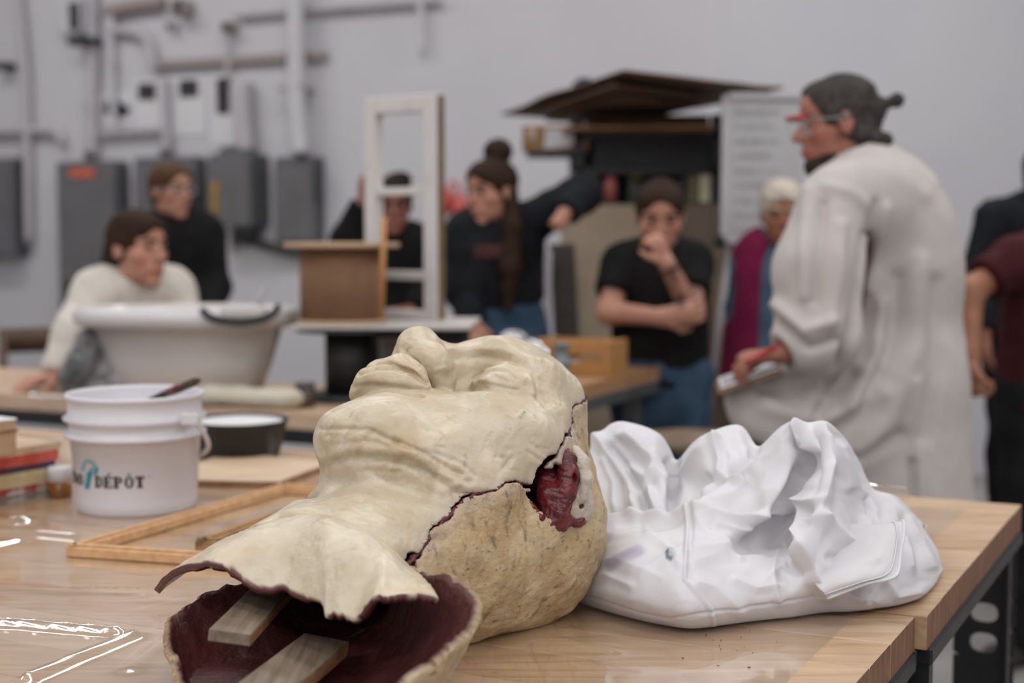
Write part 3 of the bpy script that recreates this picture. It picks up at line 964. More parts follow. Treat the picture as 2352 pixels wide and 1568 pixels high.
PXS = [   # lines worked into the near side: photo polyline, depth (cm), width (px)
    ([(742, 1070), (800, 1050), (870, 1053), (940, 1064), (990, 1092), (1035, 1122), (1085, 1150)], -0.22, 12),
    ([(745, 1050), (800, 1030), (870, 1034), (945, 1046), (1000, 1072), (1050, 1100)], 0.10, 12),
    ([(735, 985), (790, 984), (850, 986), (880, 1003), (915, 1016)], -0.13, 5), ([(905, 1010), (960, 1032), (1010, 1062), (1062, 1088)], -0.14, 6),
    ([(860, 1062), (930, 1070), (980, 1080)], -0.07, 5), ([(840, 1080), (920, 1084)], -0.05, 5),
    ([(1035, 800), (1100, 800), (1160, 804), (1215, 822), (1236, 860)], 0.13, 9), ([(1050, 822), (1100, 820), (1150, 825), (1200, 845)], -0.13, 10),
    ([(1228, 830), (1246, 880), (1252, 930)], -0.12, 7), ([(1086, 868), (1125, 850), (1165, 850), (1186, 868)], -0.12, 4), ([(1105, 872), (1138, 858), (1172, 872)], 0.10, 6),
    ([(1095, 880), (1140, 886), (1190, 895)], -0.10, 5), ([(1192, 955), (1200, 946)], 0.16, 5), ([(1212, 1035), (1242, 1056)], -0.10, 4), ([(1225, 1020), (1250, 1042)], -0.06, 4),
    ([(1036, 876), (1062, 892), (1100, 898)], -0.08, 14), ([(822, 858), (858, 846), (905, 844), (950, 858), (982, 880)], -0.20, 5), ([(812, 889), (850, 884), (900, 888), (950, 894), (990, 894)], -0.16, 6),
    ([(775, 1020), (850, 1012), (890, 1025)], -0.06, 5), ([(1000, 1040), (1060, 1062), (1090, 1090)], -0.07, 5), ([(1020, 1125), (1060, 1110), (1110, 1120)], 0.10, 9),
    ([(690, 1170), (720, 1140), (760, 1110)], 0.05, 14), ([(735, 1190), (745, 1186)], -0.12, 8), ([(1010, 1010), (1040, 985), (1080, 980)], 0.06, 16), ([(925, 800), (945, 830), (960, 842)], -0.10, 7),
    ([(905, 800), (915, 822)], -0.08, 6), ([(1000, 850), (1022, 845)], 0.08, 6)]
_r = random.Random(12)
for _ in range(70):
    x0, y0 = _r.uniform(740, 1270), _r.uniform(900, 1250)
    a0 = _r.gauss(0.5, 0.5); l0 = _r.uniform(10, 34)
    PXS.append(([(x0, y0), (x0 + l0 * math.cos(a0), y0 + l0 * math.sin(a0))], _r.uniform(-0.06, -0.02), 4))
def bust_half(F_, name, mat, isback):
    V, Q = nets(F_, vb.lo, h)
    V = smooth_mesh(V, Q, 2, 0.4)
    N = vnormals(V, Q)
    A = wax_attrs(V, N, isback)
    out = A['inner'] < 0.4
    disp = 0.025 * w4(V) * out
    if isback:
        disp += out * (-0.10 * np.clip(w2(V * arr(1.3, 1, 1.8)) - 0.35, 0, 1) + 0.07 * w1(V * 1.4))
    else:
        for pts, dep, wd in STROKES:
            dd = poly_dist(V, pts)
            disp += out * 1.6 * dep * np.exp(-(dd / wd) ** 2)
        W0 = BT + (V * BS) @ BR.T
        pxy = project(W0)
        near = np.clip(((N @ BR.T) * (_C - W0)).sum(1) / np.linalg.norm(_C - W0, axis=1) * 4, 0, 1) * out
        for pts, dep, wd in PXS:
            dd = poly_dist(pxy, [np.array(q_, float) for q_ in pts])
            disp += near * dep * np.exp(-(dd / wd) ** 2)
    disp += (~out) * 0.07 * w4(V * 1.3)
    V = V + N * disp[:, None]
    W = BT + (V * BS) @ BR.T
    W[:, 2] = np.maximum(W[:, 2], TZ + 0.001)
    return obj(name, W, Q, mat, bust, True, A)
fo = bust_half(face, 'face_shell', m_wax, False)
fo['label'] = 'smooth ivory face and neck'
bo = bust_half(back, 'back_shell', m_waxb, True)
bo['label'] = 'soiled tan back of the head'
del face, back, shell, sm, hole

# ---- flared chest flap of the face half
def flapgrid(inner, outer, nu, nv, bulge):
    I = catmull(np.array(inner), nu); O = catmull(np.array(outer), nu)
    v = np.linspace(0, 1, nv)[None, :, None]
    G = I[:, None, :] * (1 - v) + O[:, None, :] * v
    G[..., 2] += (bulge if np.isscalar(bulge) else np.interp(np.linspace(0, 1, nu), np.linspace(0, 1, len(bulge)), bulge)[:, None]) * np.sin(v[..., 0] * PI) 
    return G
inner = [bat(600, 1240, 1.51), bat(645, 1200, 1.465), bat(715, 1176, 1.44), bat(790, 1190, 1.415), bat(862, 1226, 1.39), bat(908, 1266, 1.385), bat(936, 1300, 1.385)]
outer = [bat(352, 1350, 1.455), bat(392, 1308, 1.42), bat(455, 1302, 1.385), bat(520, 1310, 1.36), bat(580, 1342, 1.345), bat(652, 1352, 1.335), bat(672, 1378, 1.325), bat(735, 1388, 1.305),
         bat(746, 1406, 1.288), bat(758, 1417, 1.282), bat(778, 1423, 1.276), bat(802, 1421, 1.271), bat(824, 1409, 1.267), bat(846, 1392, 1.262), bat(866, 1377, 1.258), bat(886, 1365, 1.255), bat(912, 1358, 1.255), bat(960, 1378, 1.25), bat(1008, 1388, 1.245)]
G = flapgrid(inner, outer, 150, 46, [0.014, 0.020, 0.028, 0.030, 0.026, 0.016, 0.008])
gw = Wave(21, 60, 4)
for _ in range(40):                                  # relax the fan of folds away from the torn edge
    Gs = G.copy(); Gs[1:-1] = (G[:-2] + G[2:] + 2 * G[1:-1]) / 4
    wv = np.clip(1.15 - np.linspace(0, 1, 46) ** 2 * 1.15, 0, 1)[None, :, None]
    G = G * (1 - wv) + Gs * wv
G[:, 0, 2] -= 0.010; G[:, 1, 2] -= 0.004
v_ = np.linspace(0, 1, 46)[None, :]
u_ = np.linspace(0, 1, 150)[:, None]
edge = np.clip((v_ - 0.8) / 0.2, 0, 1)
rg = np.random.default_rng(3)
rag = np.interp(np.linspace(0, 1, 150), np.linspace(0, 1, 60), rg.uniform(-1, 1, 60))[:, None]
G[..., 2] += 0.0035 * gw(G) + 0.004 * np.sin(u_ * 30 + v_ * 4) * v_
G += (G[:, -1:, :] - G[:, -8:-7, :]) * (rag * 0.05 * edge ** 2)[..., None]
V, Q, fl = solid_sheet(G, -0.008)
if (V[len(V) // 2:, 2].mean() > V[:len(V) // 2, 2].mean()):
    fl = 1 - fl
uu = np.concatenate([np.repeat(u_, 46, 1).ravel()] * 2); vv = np.concatenate([np.repeat(v_, 150, 0).ravel()] * 2)
inner_a = np.maximum(fl * np.where(uu < 0.34, 0.75 + 0.4 * gw(V * 2), 1.0), np.clip((vv - 0.985 + 0.02 * gw(V * 3) + 0.02 * (uu < 0.36)) / 0.01, 0, 1))
oc = np.clip(0.5 * gw(V * 0.5) + 0.1, 0, 1) * (1 - fl)
fo2 = obj('chest_flap', V, Q, m_wax, bust, True, dict(inner=np.clip(inner_a, 0, 1), ochre=oc, grime=np.clip(gw(V * 1.7) - 0.9, 0, 1) * 0.5, seam_grey=np.zeros(len(V))))
fo2['label'] = 'ragged ivory flap with a maroon underside'

# ---- maroon trough of the back half
secs = [   # left rim, right rim, depth of the hollow
    (bat(700, 1290, 1.58), bat(960, 1262, 1.49), 0.07),
    (bat(640, 1315, 1.54), bat(938, 1280, 1.44), 0.08),
    (bat(585, 1335, 1.50), bat(925, 1296, 1.400), 0.085),
    (bat(500, 1352, 1.475), bat(985, 1316, 1.345), 0.10),
    (bat(432, 1392, 1.445), bat(1050, 1340, 1.285), 0.105),
    (bat(400, 1425, 1.415), bat(1084, 1372, 1.24), 0.105),
    (bat(396, 1470, 1.38), bat(1082, 1420, 1.215), 0.105),
    (bat(410, 1510, 1.345), bat(1040, 1466, 1.20), 0.112),
    (bat(422, 1560, 1.305), bat(985, 1512, 1.19), 0.103),
    (bat(440, 1620, 1.26), bat(915, 1572, 1.175), 0.090),
    (bat(470, 1690, 1.21), bat(850, 1640, 1.16), 0.070)]
nu = 90
u = np.linspace(0, 1, nu)
prof = (1 - np.abs(2 * u - 1) ** 2.6)
rows = []
for L, Rr, dp in secs:
    P = L[None] * (1 - u[:, None]) + Rr[None] * u[:, None]
    P[:, 2] -= dp * prof
    P[:, 0] += 0.010 * np.sin(2 * PI * u) * -1
    rows.append(P)
G = catmull(np.array(rows), 110)
tw = Wave(44, 45, 5)
G[..., 2] += 0.0045 * tw(G)
G[..., 0] += 0.003 * tw(G + 3)
rgu = np.interp(np.linspace(0, 1, 110), np.linspace(0, 1, 70), rg.uniform(-1, 1, 70))
for side, s in ((0, 1), (nu - 1, -1)):
    for j in range(6):
        k = side + s * j
        G[:, k, 2] += 0.0025 * rgu * (1 - j / 6) ** 2
        G[:, k, 0] += 0.002 * np.roll(rgu, 9) * (1 - j / 6) ** 2
G[..., 2] = np.maximum(G[..., 2], TZ + 0.008)
V, Q, fl = solid_sheet(G, 0.009)
n2 = len(V) // 2
if V[n2:, 2].mean() > V[:n2, 2].mean():
    V, Q, fl = solid_sheet(G, -0.009)
V[:, 2] = np.maximum(V[:, 2], TZ + 0.0015)
out_c = 1 - fl
uu = np.tile(u, 110); uu = np.concatenate([uu, uu])
rimpale = np.clip(tw(V * 1.5) - 0.35, 0, 1) * ((uu < 0.04) | (uu > 0.97))
tr = obj('back_trough', V, Q, m_waxb, bust, True, dict(inner=np.clip(out_c - rimpale, 0, 1), ochre=np.clip(0.4 + tw(V), 0, 1) * fl, grime=np.clip(tw(V * 1.8) * 1.3 - 0.5, 0, 1) * fl, seam_grey=np.zeros(len(V))))
tr['label'] = 'deep maroon hollow of the shoulder shell'

# ---- torn ear
ear = Vol((-10.6, -4.5, -6.0), (-4.0, 4.0, 2.4), 0.085)
ear.chain([(-7.0, 2.0, 0.1), (-7.4, 1.6, -0.4), (-7.6, 0.8, -0.9), (-7.5, 0.0, -1.5), (-7.2, -1.0, -2.2), (-7.1, -1.7, -2.2)], [0.4, 0.55, 0.6, 0.62, 0.55, 0.36], 0.35)
ear.chain([(-7.2, -1.6, -1.9), (-7.3, -2.0, -0.9), (-7.3, -1.8, 0.2)], [0.34, 0.28, 0.2], 0.25)
ear.chain([(-6.2, 0.9, -1.2), (-6.6, 0.0, -1.9), (-6.6, -1.1, -2.6)], [0.7, 0.7, 0.5], 0.4)
ear.chain([(-6.6, 0.1, -3.8), (-6.8, -0.9, -3.5), (-7.0, -1.6, -2.6)], [0.26, 0.32, 0.3], 0.2)
ear.ell((-8.2, 0.6, -1.05), (0.5, 0.36, 0.2), 0.12, 's')
V, Q = ear.mesh(); V = smooth_mesh(V, Q, 1); N = vnormals(V, Q); V = V + N * (0.10 * w4(V * 0.7) + 0.05 * w4(V * 1.8))[:, None]
obj('torn_ear_core', BT + (V * BS) @ BR.T, Q, m_red, bust, True)
ear = Vol((-10.6, -4.6, -6.0), (-4.0, 4.0, 3.4), 0.085)
ear.ell((-7.25, -0.8, -0.3), (0.6, 1.45, 1.25), 0.3)
ear.ell((-6.8, 0.3, 0.3), (0.5, 1.2, 1.0), 0.3)
ear.chain([(-7.4, 1.9, 0.6), (-7.9, 1.2, 0.3), (-8.1, 0.3, -0.1), (-7.9, -0.7, -0.6)], [0.36, 0.44, 0.40, 0.26], 0.3)
ear.chain([(-7.3, 1.0, 0.9), (-7.6, 0.3, 0.6), (-7.5, -0.4, 0.2)], [0.2, 0.26, 0.2], 0.25)
ear.ell((-7.9, 0.55, 0.25), (0.4, 0.45, 0.14), 0.12, 's')
ear.ell((-7.5, -1.1, -0.7), (0.3, 0.22, 0.3), 0.12, 's')
V, Q = ear.mesh(); V = smooth_mesh(V, Q, 1); N = vnormals(V, Q); V = V + N * (0.04 * w4(V))[:, None]
obj('torn_ear_rim', BT + (V * BS) @ BR.T, Q, m_earpale, bust, True)
# small red crumbs of wax along the crack
rc = random.Random(8)
cr = Vol((-9, -3, -16), (-3.5, 6.5, 8), 0.11)
for zc in np.arange(-14.5, 6.8, 0.21):
    yc = float(np.interp(zc, zs, ys))
    if -4.0 < zc < 0.6:
        continue
    # follow the outer surface
    iy = int((yc - vb.lo[1]) / h); iz = int((zc - vb.lo[2]) / h)
    col_ = vb.F[:, iy, iz]
    ix = np.argmax(col_ < 0)
    xs_ = vb.lo[0] + ix * h + 0.18
    cr.ell((xs_ + rc.uniform(-0.03, 0.05), yc - 0.02 + rc.uniform(-0.05, 0.05), zc), (0.22, 0.10 + 0.07 * rc.random(), 0.20), 0.08)
V, Q = cr.mesh(); N = vnormals(V, Q); V = V + N * (0.08 * w4(V * 1.6))[:, None]
so = obj('seam_crust', BT + (V * BS) @ BR.T, Q, m_maroon, bust, True, kind='stuff')

# ---- two battens inside
m_batten = M('grey weathered batten', (98, 80, 64), (134, 118, 102), rough=0.6, scale=8, stretch=(14, 1.2, 14), detail=7, bump=0.1, lo=0.3, hi=0.7)
m_battenside = M('raw batten edge', (150, 106, 66), (176, 136, 96), rough=0.6, scale=8, stretch=(14, 1.2, 14), detail=6)
def batten(p0, p1, w, th, label, roll=0.0):
    d = unit(p1 - p0)
    X = unit(np.cross(d, UP)); Zt = np.cross(X, d)
    X2 = X * math.cos(roll) + Zt * math.sin(roll); Z2 = np.cross(X2, d)
    mb = MB(); L = np.linalg.norm(p1 - p0)
    mb.box((p0 + p1) / 2, (w, L, th), X2, d, Z2, ch=0.0012)
    o = mb.build('wooden_batten', [m_batten, m_battenside], loc=p0)
    for p in o.data.polygons:
        n = np.array(p.normal)
        if abs(n @ X2) > 0.9:
            p.material_index = 1
    return tag(o, label, 'wooden batten', 'battens inside the bust')
batten(bat(527, 1464, 1.285), bat(640, 1345, 1.50), 0.044, 0.0135, 'weathered batten with a pale sawn end poking out of the bust', -0.12)
batten(bat(575, 1620, 1.18), bat(748, 1480, 1.38), 0.052, 0.017, 'lower batten lying deeper in the maroon hollow', -0.14)

# ================================================================== crumpled white coat on the bench
m_cloth = M('white cotton twill', (206, 204, 207), (214, 212, 214), rough=0.85, scale=9, detail=6, spec=0.15, bump=0.06, bscale=400)
attr_mix(m_cloth, 'purple', (140, 124, 150), 0.95)
attr_mix(m_cloth, 'teal', (92, 112, 118), 0.85)
attr_mix(m_cloth, 'soil', (176, 170, 166), 0.8)
RIBS = [
 [(1275,1362,1.90),(1285,1330,1.90),(1300,1290,1.92),(1310,1250,1.95),(1330,1200,2.0),(1345,1100,2.05),(1362,1010,2.10)],
 [(1340,1395,1.82),(1340,1350,1.80),(1350,1300,1.82),(1370,1230,1.86),(1385,1195,1.95),(1400,1110,2.03),(1400,988,2.10)],
 [(1440,1425,1.757),(1440,1370,1.715),(1440,1300,1.74),(1450,1230,1.79),(1460,1190,1.90),(1460,1100,2.00),(1440,985,2.08)],
 [(1530,1445,1.72),(1525,1390,1.685),(1520,1310,1.71),(1520,1240,1.77),(1520,1185,1.87),(1512,1100,1.98),(1505,1008,2.06)],
 [(1590,1452,1.706),(1585,1400,1.67),(1580,1320,1.695),(1585,1250,1.75),(1590,1178,1.84),(1560,1110,2.00),(1548,1060,2.06)],
 [(1660,1445,1.72),(1655,1390,1.69),(1650,1310,1.72),(1650,1240,1.77),(1650,1175,1.83),(1630,1100,1.92),(1605,1012,1.99)],
 [(1730,1435,1.738),(1725,1380,1.71),(1720,1310,1.735),(1715,1250,1.80),(1720,1190,1.825),(1715,1110,1.89),(1690,990,1.99)],
 [(1770,1430,1.747),(1765,1370,1.72),(1760,1310,1.75),(1757,1250,1.83),(1765,1190,1.82),(1757,1110,1.86),(1738,1035,1.96)],
 [(1820,1425,1.757),(1815,1360,1.73),(1808,1300,1.77),(1798,1240,1.86),(1810,1170,1.85),(1812,1090,1.86),(1802,988,1.92)],
 [(1860,1418,1.77),(1855,1350,1.735),(1845,1290,1.745),(1832,1220,1.82),(1850,1140,1.88),(1856,1060,1.89),(1838,985,1.90)],
 [(1900,1413,1.78),(1895,1350,1.75),(1890,1290,1.75),(1878,1220,1.77),(1872,1150,1.80),(1882,1070,1.83),(1888,983,1.89)],
 [(1950,1412,1.783),(1950,1360,1.77),(1945,1300,1.78),(1930,1230,1.79),(1922,1160,1.81),(1922,1090,1.84),(1925,1008,1.90)],
 [(2010,1405,1.797),(2010,1360,1.79),(2005,1310,1.81),(1990,1250,1.83),(1980,1200,1.86),(1970,1150,1.90),(1962,1062,1.95)],
 [(2070,1395,1.818),(2075,1350,1.815),(2070,1300,1.83),(2060,1250,1.86),(2040,1200,1.90),(2020,1160,1.95),(2000,1125,1.99)],
 [(2130,1370,1.873),(2130,1330,1.875),(2125,1290,1.89),(2115,1250,1.92),(2105,1220,1.95),(2085,1180,1.99),(2060,1145,2.04)],
 [(2165,1315,2.004),(2163,1300,2.005),(2160,1285,2.01),(2155,1265,2.03),(2145,1245,2.05),(2135,1230,2.08),(2120,1205,2.11)],
]
rows = []
for rb in RIBS:
    P = [at(*q) for q in rb]
    t = P[-1]
    b1 = t + arr(0.015, 0.035, -0.012); b2 = t + arr(0.03, 0.085, 0); b2[2] = max(TZ + 0.03, t[2] * 0.45 + TZ * 0.5)
    b3 = t + arr(0.03, 0.13, 0); b3[2] = TZ + 0.002
    P[0][2] = TZ + 0.007
    tuck = P[0] + arr(0, 0.03, 0); tuck[2] = TZ + 0.001
    rows.append([tuck] + P + [b1, b2, b3])
C0 = np.array(rows)                                   # (ribs, rows, 3)
NU, NV = 330, 250
Gc = catmull(C0, NU)                                  # across
Gc = np.swapaxes(catmull(np.swapaxes(Gc, 0, 1), NV), 0, 1)
Pc = Gc.reshape(-1, 3)
pc = project(Pc)
du = np.gradient(Gc, axis=0); dv = np.gradient(Gc, axis=1)
Nc = np.cross(du, dv); Nc /= np.linalg.norm(Nc, axis=2)[..., None] + 1e-12
Nc = Nc.reshape(-1, 3)
if (Nc @ arr(0, -1, 0.4)).mean() < 0:
    Nc = -Nc
vrow = np.tile(np.linspace(0, 1, NV), NU)
front = np.clip((0.80 - vrow) / 0.08, 0, 1)
disp = np.zeros(len(Pc))
# folds: photo polyline, height (m), width (px), kind: r ridge / v valley / s step (raised on the upper side)
FOLDS = [
 ([(1650,1200),(1700,1215),(1760,1225)], 0.004, 7, 'r'), ([(1600,1195),(1660,1235),(1700,1280)], 0.003, 8, 'r'), ([(1480,1215),(1530,1250),(1560,1300)], 0.003, 8, 'r'),
 ([(1340,1240),(1400,1225),(1460,1215)], 0.004, 8, 'r'), ([(1330,1330),(1390,1320),(1450,1345)], 0.003, 9, 'r'), ([(1690,1330),(1740,1350),(1800,1345)], 0.003, 9, 'r'),
 ([(1790,1260),(1770,1320),(1790,1380)], 0.004, 9, 'r'), ([(1910,1330),(1960,1370),(2010,1380)], 0.004, 9, 'r'), ([(2030,1330),(2060,1370),(2110,1360)], 0.004, 9, 'r'),
 ([(2090,1190),(2120,1240),(2140,1300)], 0.004, 8, 'r'), ([(1660,1020),(1680,1050),(1670,1090)], 0.004, 7, 'r'), ([(1385,1060),(1410,1110),(1410,1170)], 0.005, 8, 'r'),
 ([(1500,1040),(1525,1080),(1530,1130)], 0.005, 8, 'r'), ([(1420,1000),(1470,1020),(1500,1060)], 0.004, 8, 'r'), ([(1900,1010),(1930,1060),(1945,1120)], 0.005, 8, 'r'),
 ([(1815,1000),(1800,1050),(1760,1090)], 0.003, 9, 'r'), ([(1720,1110),(1680,1140),(1620,1160)], 0.004, 9, 'r'),
 ([(1600,1172),(1700,1105),(1790,1040),(1836,988)], 0.010, 26, 'r'),
 ([(1872,1050),(1840,1110),(1800,1180),(1745,1240),(1700,1250)], -0.022, 20, 'v'),
 ([(1835,990),(1865,1040),(1862,1120),(1850,1200),(1846,1285)], 0.016, 13, 'r'),
 ([(1890,985),(1905,1060),(1890,1140),(1872,1220),(1850,1290)], 0.012, 15, 'r'),
 ([(1884,1010),(1882,1090),(1864,1180)], -0.010, 8, 'v'),
 ([(1930,1030),(1960,1120),(2000,1180),(1990,1240)], 0.010, 14, 'r'),
 ([(1985,1150),(2005,1200),(2000,1262)], -0.014, 9, 'v'),
 ([(1395,1192),(1470,1182),(1590,1176),(1700,1190),(1805,1188),(1870,1150)], 0.011, 12, 'r'),
 ([(1400,1178),(1500,1168),(1585,1160)], -0.016, 9, 'v'),
 ([(1545,1065),(1550,1120),(1535,1165)], -0.022, 13, 'v'),
 ([(1560,1110),(1600,1040),(1640,1010)], 0.010, 16, 'r'),
 ([(1640,1005),(1652,1060),(1650,1085),(1690,1110)], 0.008, 9, 'r'),
 ([(1600,1150),(1596,1120),(1620,1095)], -0.012, 10, 'v'),
 ([(1735,1040),(1690,1085),(1640,1110)], -0.012, 12, 'v'),
 ([(1370,1010),(1420,1060),(1450,1110),(1455,1175)], 0.010, 14, 'r'),
 ([(1400,1025),(1440,1075),(1470,1130),(1480,1170)], -0.014, 9, 'v'),
 ([(1440,1000),(1490,1050),(1520,1100)], 0.010, 12, 'r'),
 ([(1450,1075),(1480,1095),(1495,1080)], 0.008, 9, 'r'),
 ([(1462,1130),(1490,1120),(1500,1160)], 0.008, 8, 'r'),
 ([(1578,1180),(1576,1260),(1572,1330),(1600,1365),(1632,1400),(1640,1440)], 0.0035, 4, 'r'),
 ([(1588,1180),(1586,1260),(1584,1330)], -0.003, 5, 'v'),
 ([(1300,1355),(1420,1392),(1530,1418),(1640,1402),(1760,1388),(1890,1368)], -0.0022, 3, 'v'),
 ([(1850,1290),(1870,1330),(1900,1362)], 0.012, 13, 'r'),
 ([(1895,1190),(1935,1235),(1975,1262)], 0.010, 14, 'r'),
 ([(1910,1280),(1960,1285),(2010,1300)], -0.006, 12, 'v'),
 ([(1700,1250),(1600,1262),(1540,1290)], 0.005, 22, 'r'),
 ([(1320,1300),(1420,1285),(1520,1330)], 0.005, 26, 'r'),
 ([(1760,1330),(1820,1290),(1850,1240)], 0.006, 16, 'r'),
 ([(2075,1200),(2110,1260),(2120,1330)], -0.006, 16, 'v'),
 ([(2050,1180),(2085,1230),(2090,1300)], 0.005, 14, 'r'),
 ([(2000,1375),(2030,1330),(2020,1300)], -0.008, 12, 'v'),
 ([(1700,1400),(1640,1350),(1600,1340)], 0.004, 14, 'r'),
]
for pts, hgt, wd, kd in FOLDS:
    d = poly_dist(pc, [np.array(q, float) for q in pts])
    if kd == 'r':
        disp += 1.1 * hgt * np.exp(-np.abs(d / wd) ** 1.15) - 0.25 * hgt * np.exp(-((d - wd * 1.9) / wd) ** 2)
    else:
        disp += hgt * np.exp(-(d / wd) ** 2)
cw = Wave(71, 10, 3); cw2 = Wave(72, 34, 3)
wr = cw(Pc)
disp += 0.0045 * (1 - np.abs(wr)) ** 2 - 0.002 + 0.0007 * cw2(Pc)
taper = np.clip((Pc[:, 2] - TZ) / 0.02, 0.15, 1)
Pd = Pc + Nc * (disp * np.maximum(front, 0.35) * taper)[:, None]
Pd[:, 2] = np.maximum(Pd[:, 2], TZ + 0.001)
I = np.arange(NU * NV).reshape(NU, NV)
Qc = np.stack([I[:-1, :-1], I[1:, :-1], I[1:, 1:], I[:-1, 1:]], -1).reshape(-1, 4).astype(np.int32)
def blob(pts, w):
    return np.exp(-(poly_dist(pc, [np.array(q, float) for q in pts]) / w) ** 4)
A = dict(purple=np.clip(blob([(1405,1300),(1440,1280),(1465,1262)], 15) * (0.75 + 0.4 * cw2(Pd)) + 0.35 * blob([(1400,1215),(1385,1235)], 14), 0, 1),
         teal=np.clip(blob([(1532,1268),(1534,1284),(1542,1290)], 4.5) + 0.35 * blob([(1540,1265),(1546,1282)], 9), 0, 1),
         soil=np.clip(0.55 * cw(Pd * 1.7) - 0.1, 0, 0.7) + 0.4 * blob([(1700,1100),(1720,1090)], 30))
coat = thing('crumpled_coat', 'crumpled white cotton coat with purple and teal paint stains on the bench', 'coat', (0.45, 1.85, TZ))
obj('cloth_body', Pd, Qc, m_cloth, coat, True, A)
# open cuff of a sleeve turned towards the right
ringA = [(1850,1300,1.775),(1880,1290,1.775),(1905,1262,1.79),(1915,1225,1.82),(1900,1195,1.85),(1880,1210,1.86),(1860,1245,1.85),(1850,1275,1.81)]
ringB = [(1880,1345,1.72),(1945,1328,1.715),(2000,1300,1.73),(2020,1250,1.765),(2000,1205,1.81),(1960,1220,1.83),(1915,1260,1.82),(1885,1310,1.77)]
ringC = [(1905,1372,1.715),(1990,1340,1.715),(2057,1322,1.73),(2066,1265,1.77),(2074,1197,1.82),(2030,1232,1.845),(1990,1272,1.83),(1930,1330,1.78)]
RG = [np.array([at(*q) for q in r] + [at(*r[0])]) for r in (ringA, ringB, ringC)]
RG = np.array([catmull(r, 49) for r in RG])
RG = catmull(RG, 26)
RG += (0.004 * cw2(RG.reshape(-1, 3) * 1.5).reshape(RG.shape[:2]))[..., None] * arr(0.3, -1, 0.5)
V, Q, fl = solid_sheet(RG, 0.0018)
V[:, 2] = np.maximum(V[:, 2], TZ + 0.002)
sl = obj('sleeve', V, Q, m_cloth, coat, True, dict(purple=np.zeros(len(V)), teal=np.zeros(len(V)), soil=np.full(len(V), 0.3)))
mb = MB(); mb.tube(list(RG[-1]), 0.0022, 6); mb.build('cuff_hem', m_cloth, sl, True)
mb = MB(); mb.tube(list(RG[-6] + arr(0, -0.0012, 0.0008)), 0.0009, 6); mb.build('cuff_stitching', m_cloth, sl, True)

# ================================================================== people
def skin(name, a, b):
    m = M(name, a, b, rough=0.5, scale=30, sss=0.12, spec=0.35)
    attr_mix(m, 'blush', (168, 84, 76), 0.75)
    attr_mix(m, 'ink', (70, 66, 68), 0.8)
    return m
m_skin1 = skin('fair skin', (178, 128, 108), (190, 141, 120))
m_skin2 = skin('ruddy skin', (152, 100, 82), (166, 113, 94))
m_skin3 = skin('tan skin', (146, 98, 74), (160, 111, 86))
m_eye = M('eye', (60, 50, 44), (74, 62, 54), rough=0.2)
def hairmat(n, a, b, st=(30, 30, 3)):
    return M(n, a, b, rough=0.65, scale=9, stretch=st, detail=6, bump=0.2, bscale=14, spec=0.06)
m_hbrown = hairmat('dark brown hair', (40, 29, 23), (66, 50, 40))
m_hauburn = hairmat('brown hair', (66, 46, 34), (98, 72, 54))
m_hblack = hairmat('near black hair', (30, 25, 23), (48, 40, 36))
m_hgrey = hairmat('greying dark hair', (44, 41, 39), (84, 78, 75))
m_hwhite = hairmat('pale grey hair', (178, 166, 150), (206, 198, 184))
m_beard = hairmat('dark beard', (48, 38, 33), (70, 58, 50))
def fabric(n, a, b=None, **k):
    return M(n, a, b, rough=0.9, scale=14, spec=0.15, bump=0.08, bscale=200, **k)
m_fblack = fabric('black cotton', (24, 23, 23), (31, 30, 30))
m_fnavy = fabric('black navy fleece', (24, 25, 28), (34, 36, 40))
m_fwhite = fabric('cream knit', (206, 198, 188), (214, 207, 198))
m_fcoat = fabric('off white coat cloth', (186, 179, 175), (194, 187, 183))
m_fblue = fabric('blue denim shirt', (70, 88, 108), (84, 103, 124))
m_fjean = fabric('blue jeans', (52, 72, 92), (70, 92, 112))
m_fmagenta = fabric('magenta fleece', (112, 26, 60), (126, 34, 70))
m_fmaroon = fabric('maroon jersey', (58, 24, 28), (70, 30, 33))
m_fbrown = fabric('brown trousers', (62, 46, 36), (74, 56, 45))
m_fdark = fabric('dark trousers', (26, 25, 26), (34, 33, 34))
m_shoe = M('dark shoe', (34, 30, 28), rough=0.5)
m_lens = bpy.data.materials.new('clear lens'); m_lens.use_nodes = True
_nt = m_lens.node_tree; _b = _nt.nodes['Principled BSDF']
_tr = _nt.nodes.new('ShaderNodeBsdfTransparent'); _mx = _nt.nodes.new('ShaderNodeMixShader'); _mx.inputs[0].default_value = 0.12
_b.inputs['Roughness'].default_value = 0.05
_nt.links.new(_tr.outputs[0], _mx.inputs[1]); _nt.links.new(_b.outputs[0], _mx.inputs[2]); _nt.links.new(_mx.outputs[0], _nt.nodes['Material Output'].inputs['Surface'])

def hframe(c, front, up=(0, 0, 1), s=0.01):
    f = unit(front); r = unit(np.cross(f, up)); u = np.cross(r, f)
    return Frame(c, np.stack([r, f, u], 1), s)

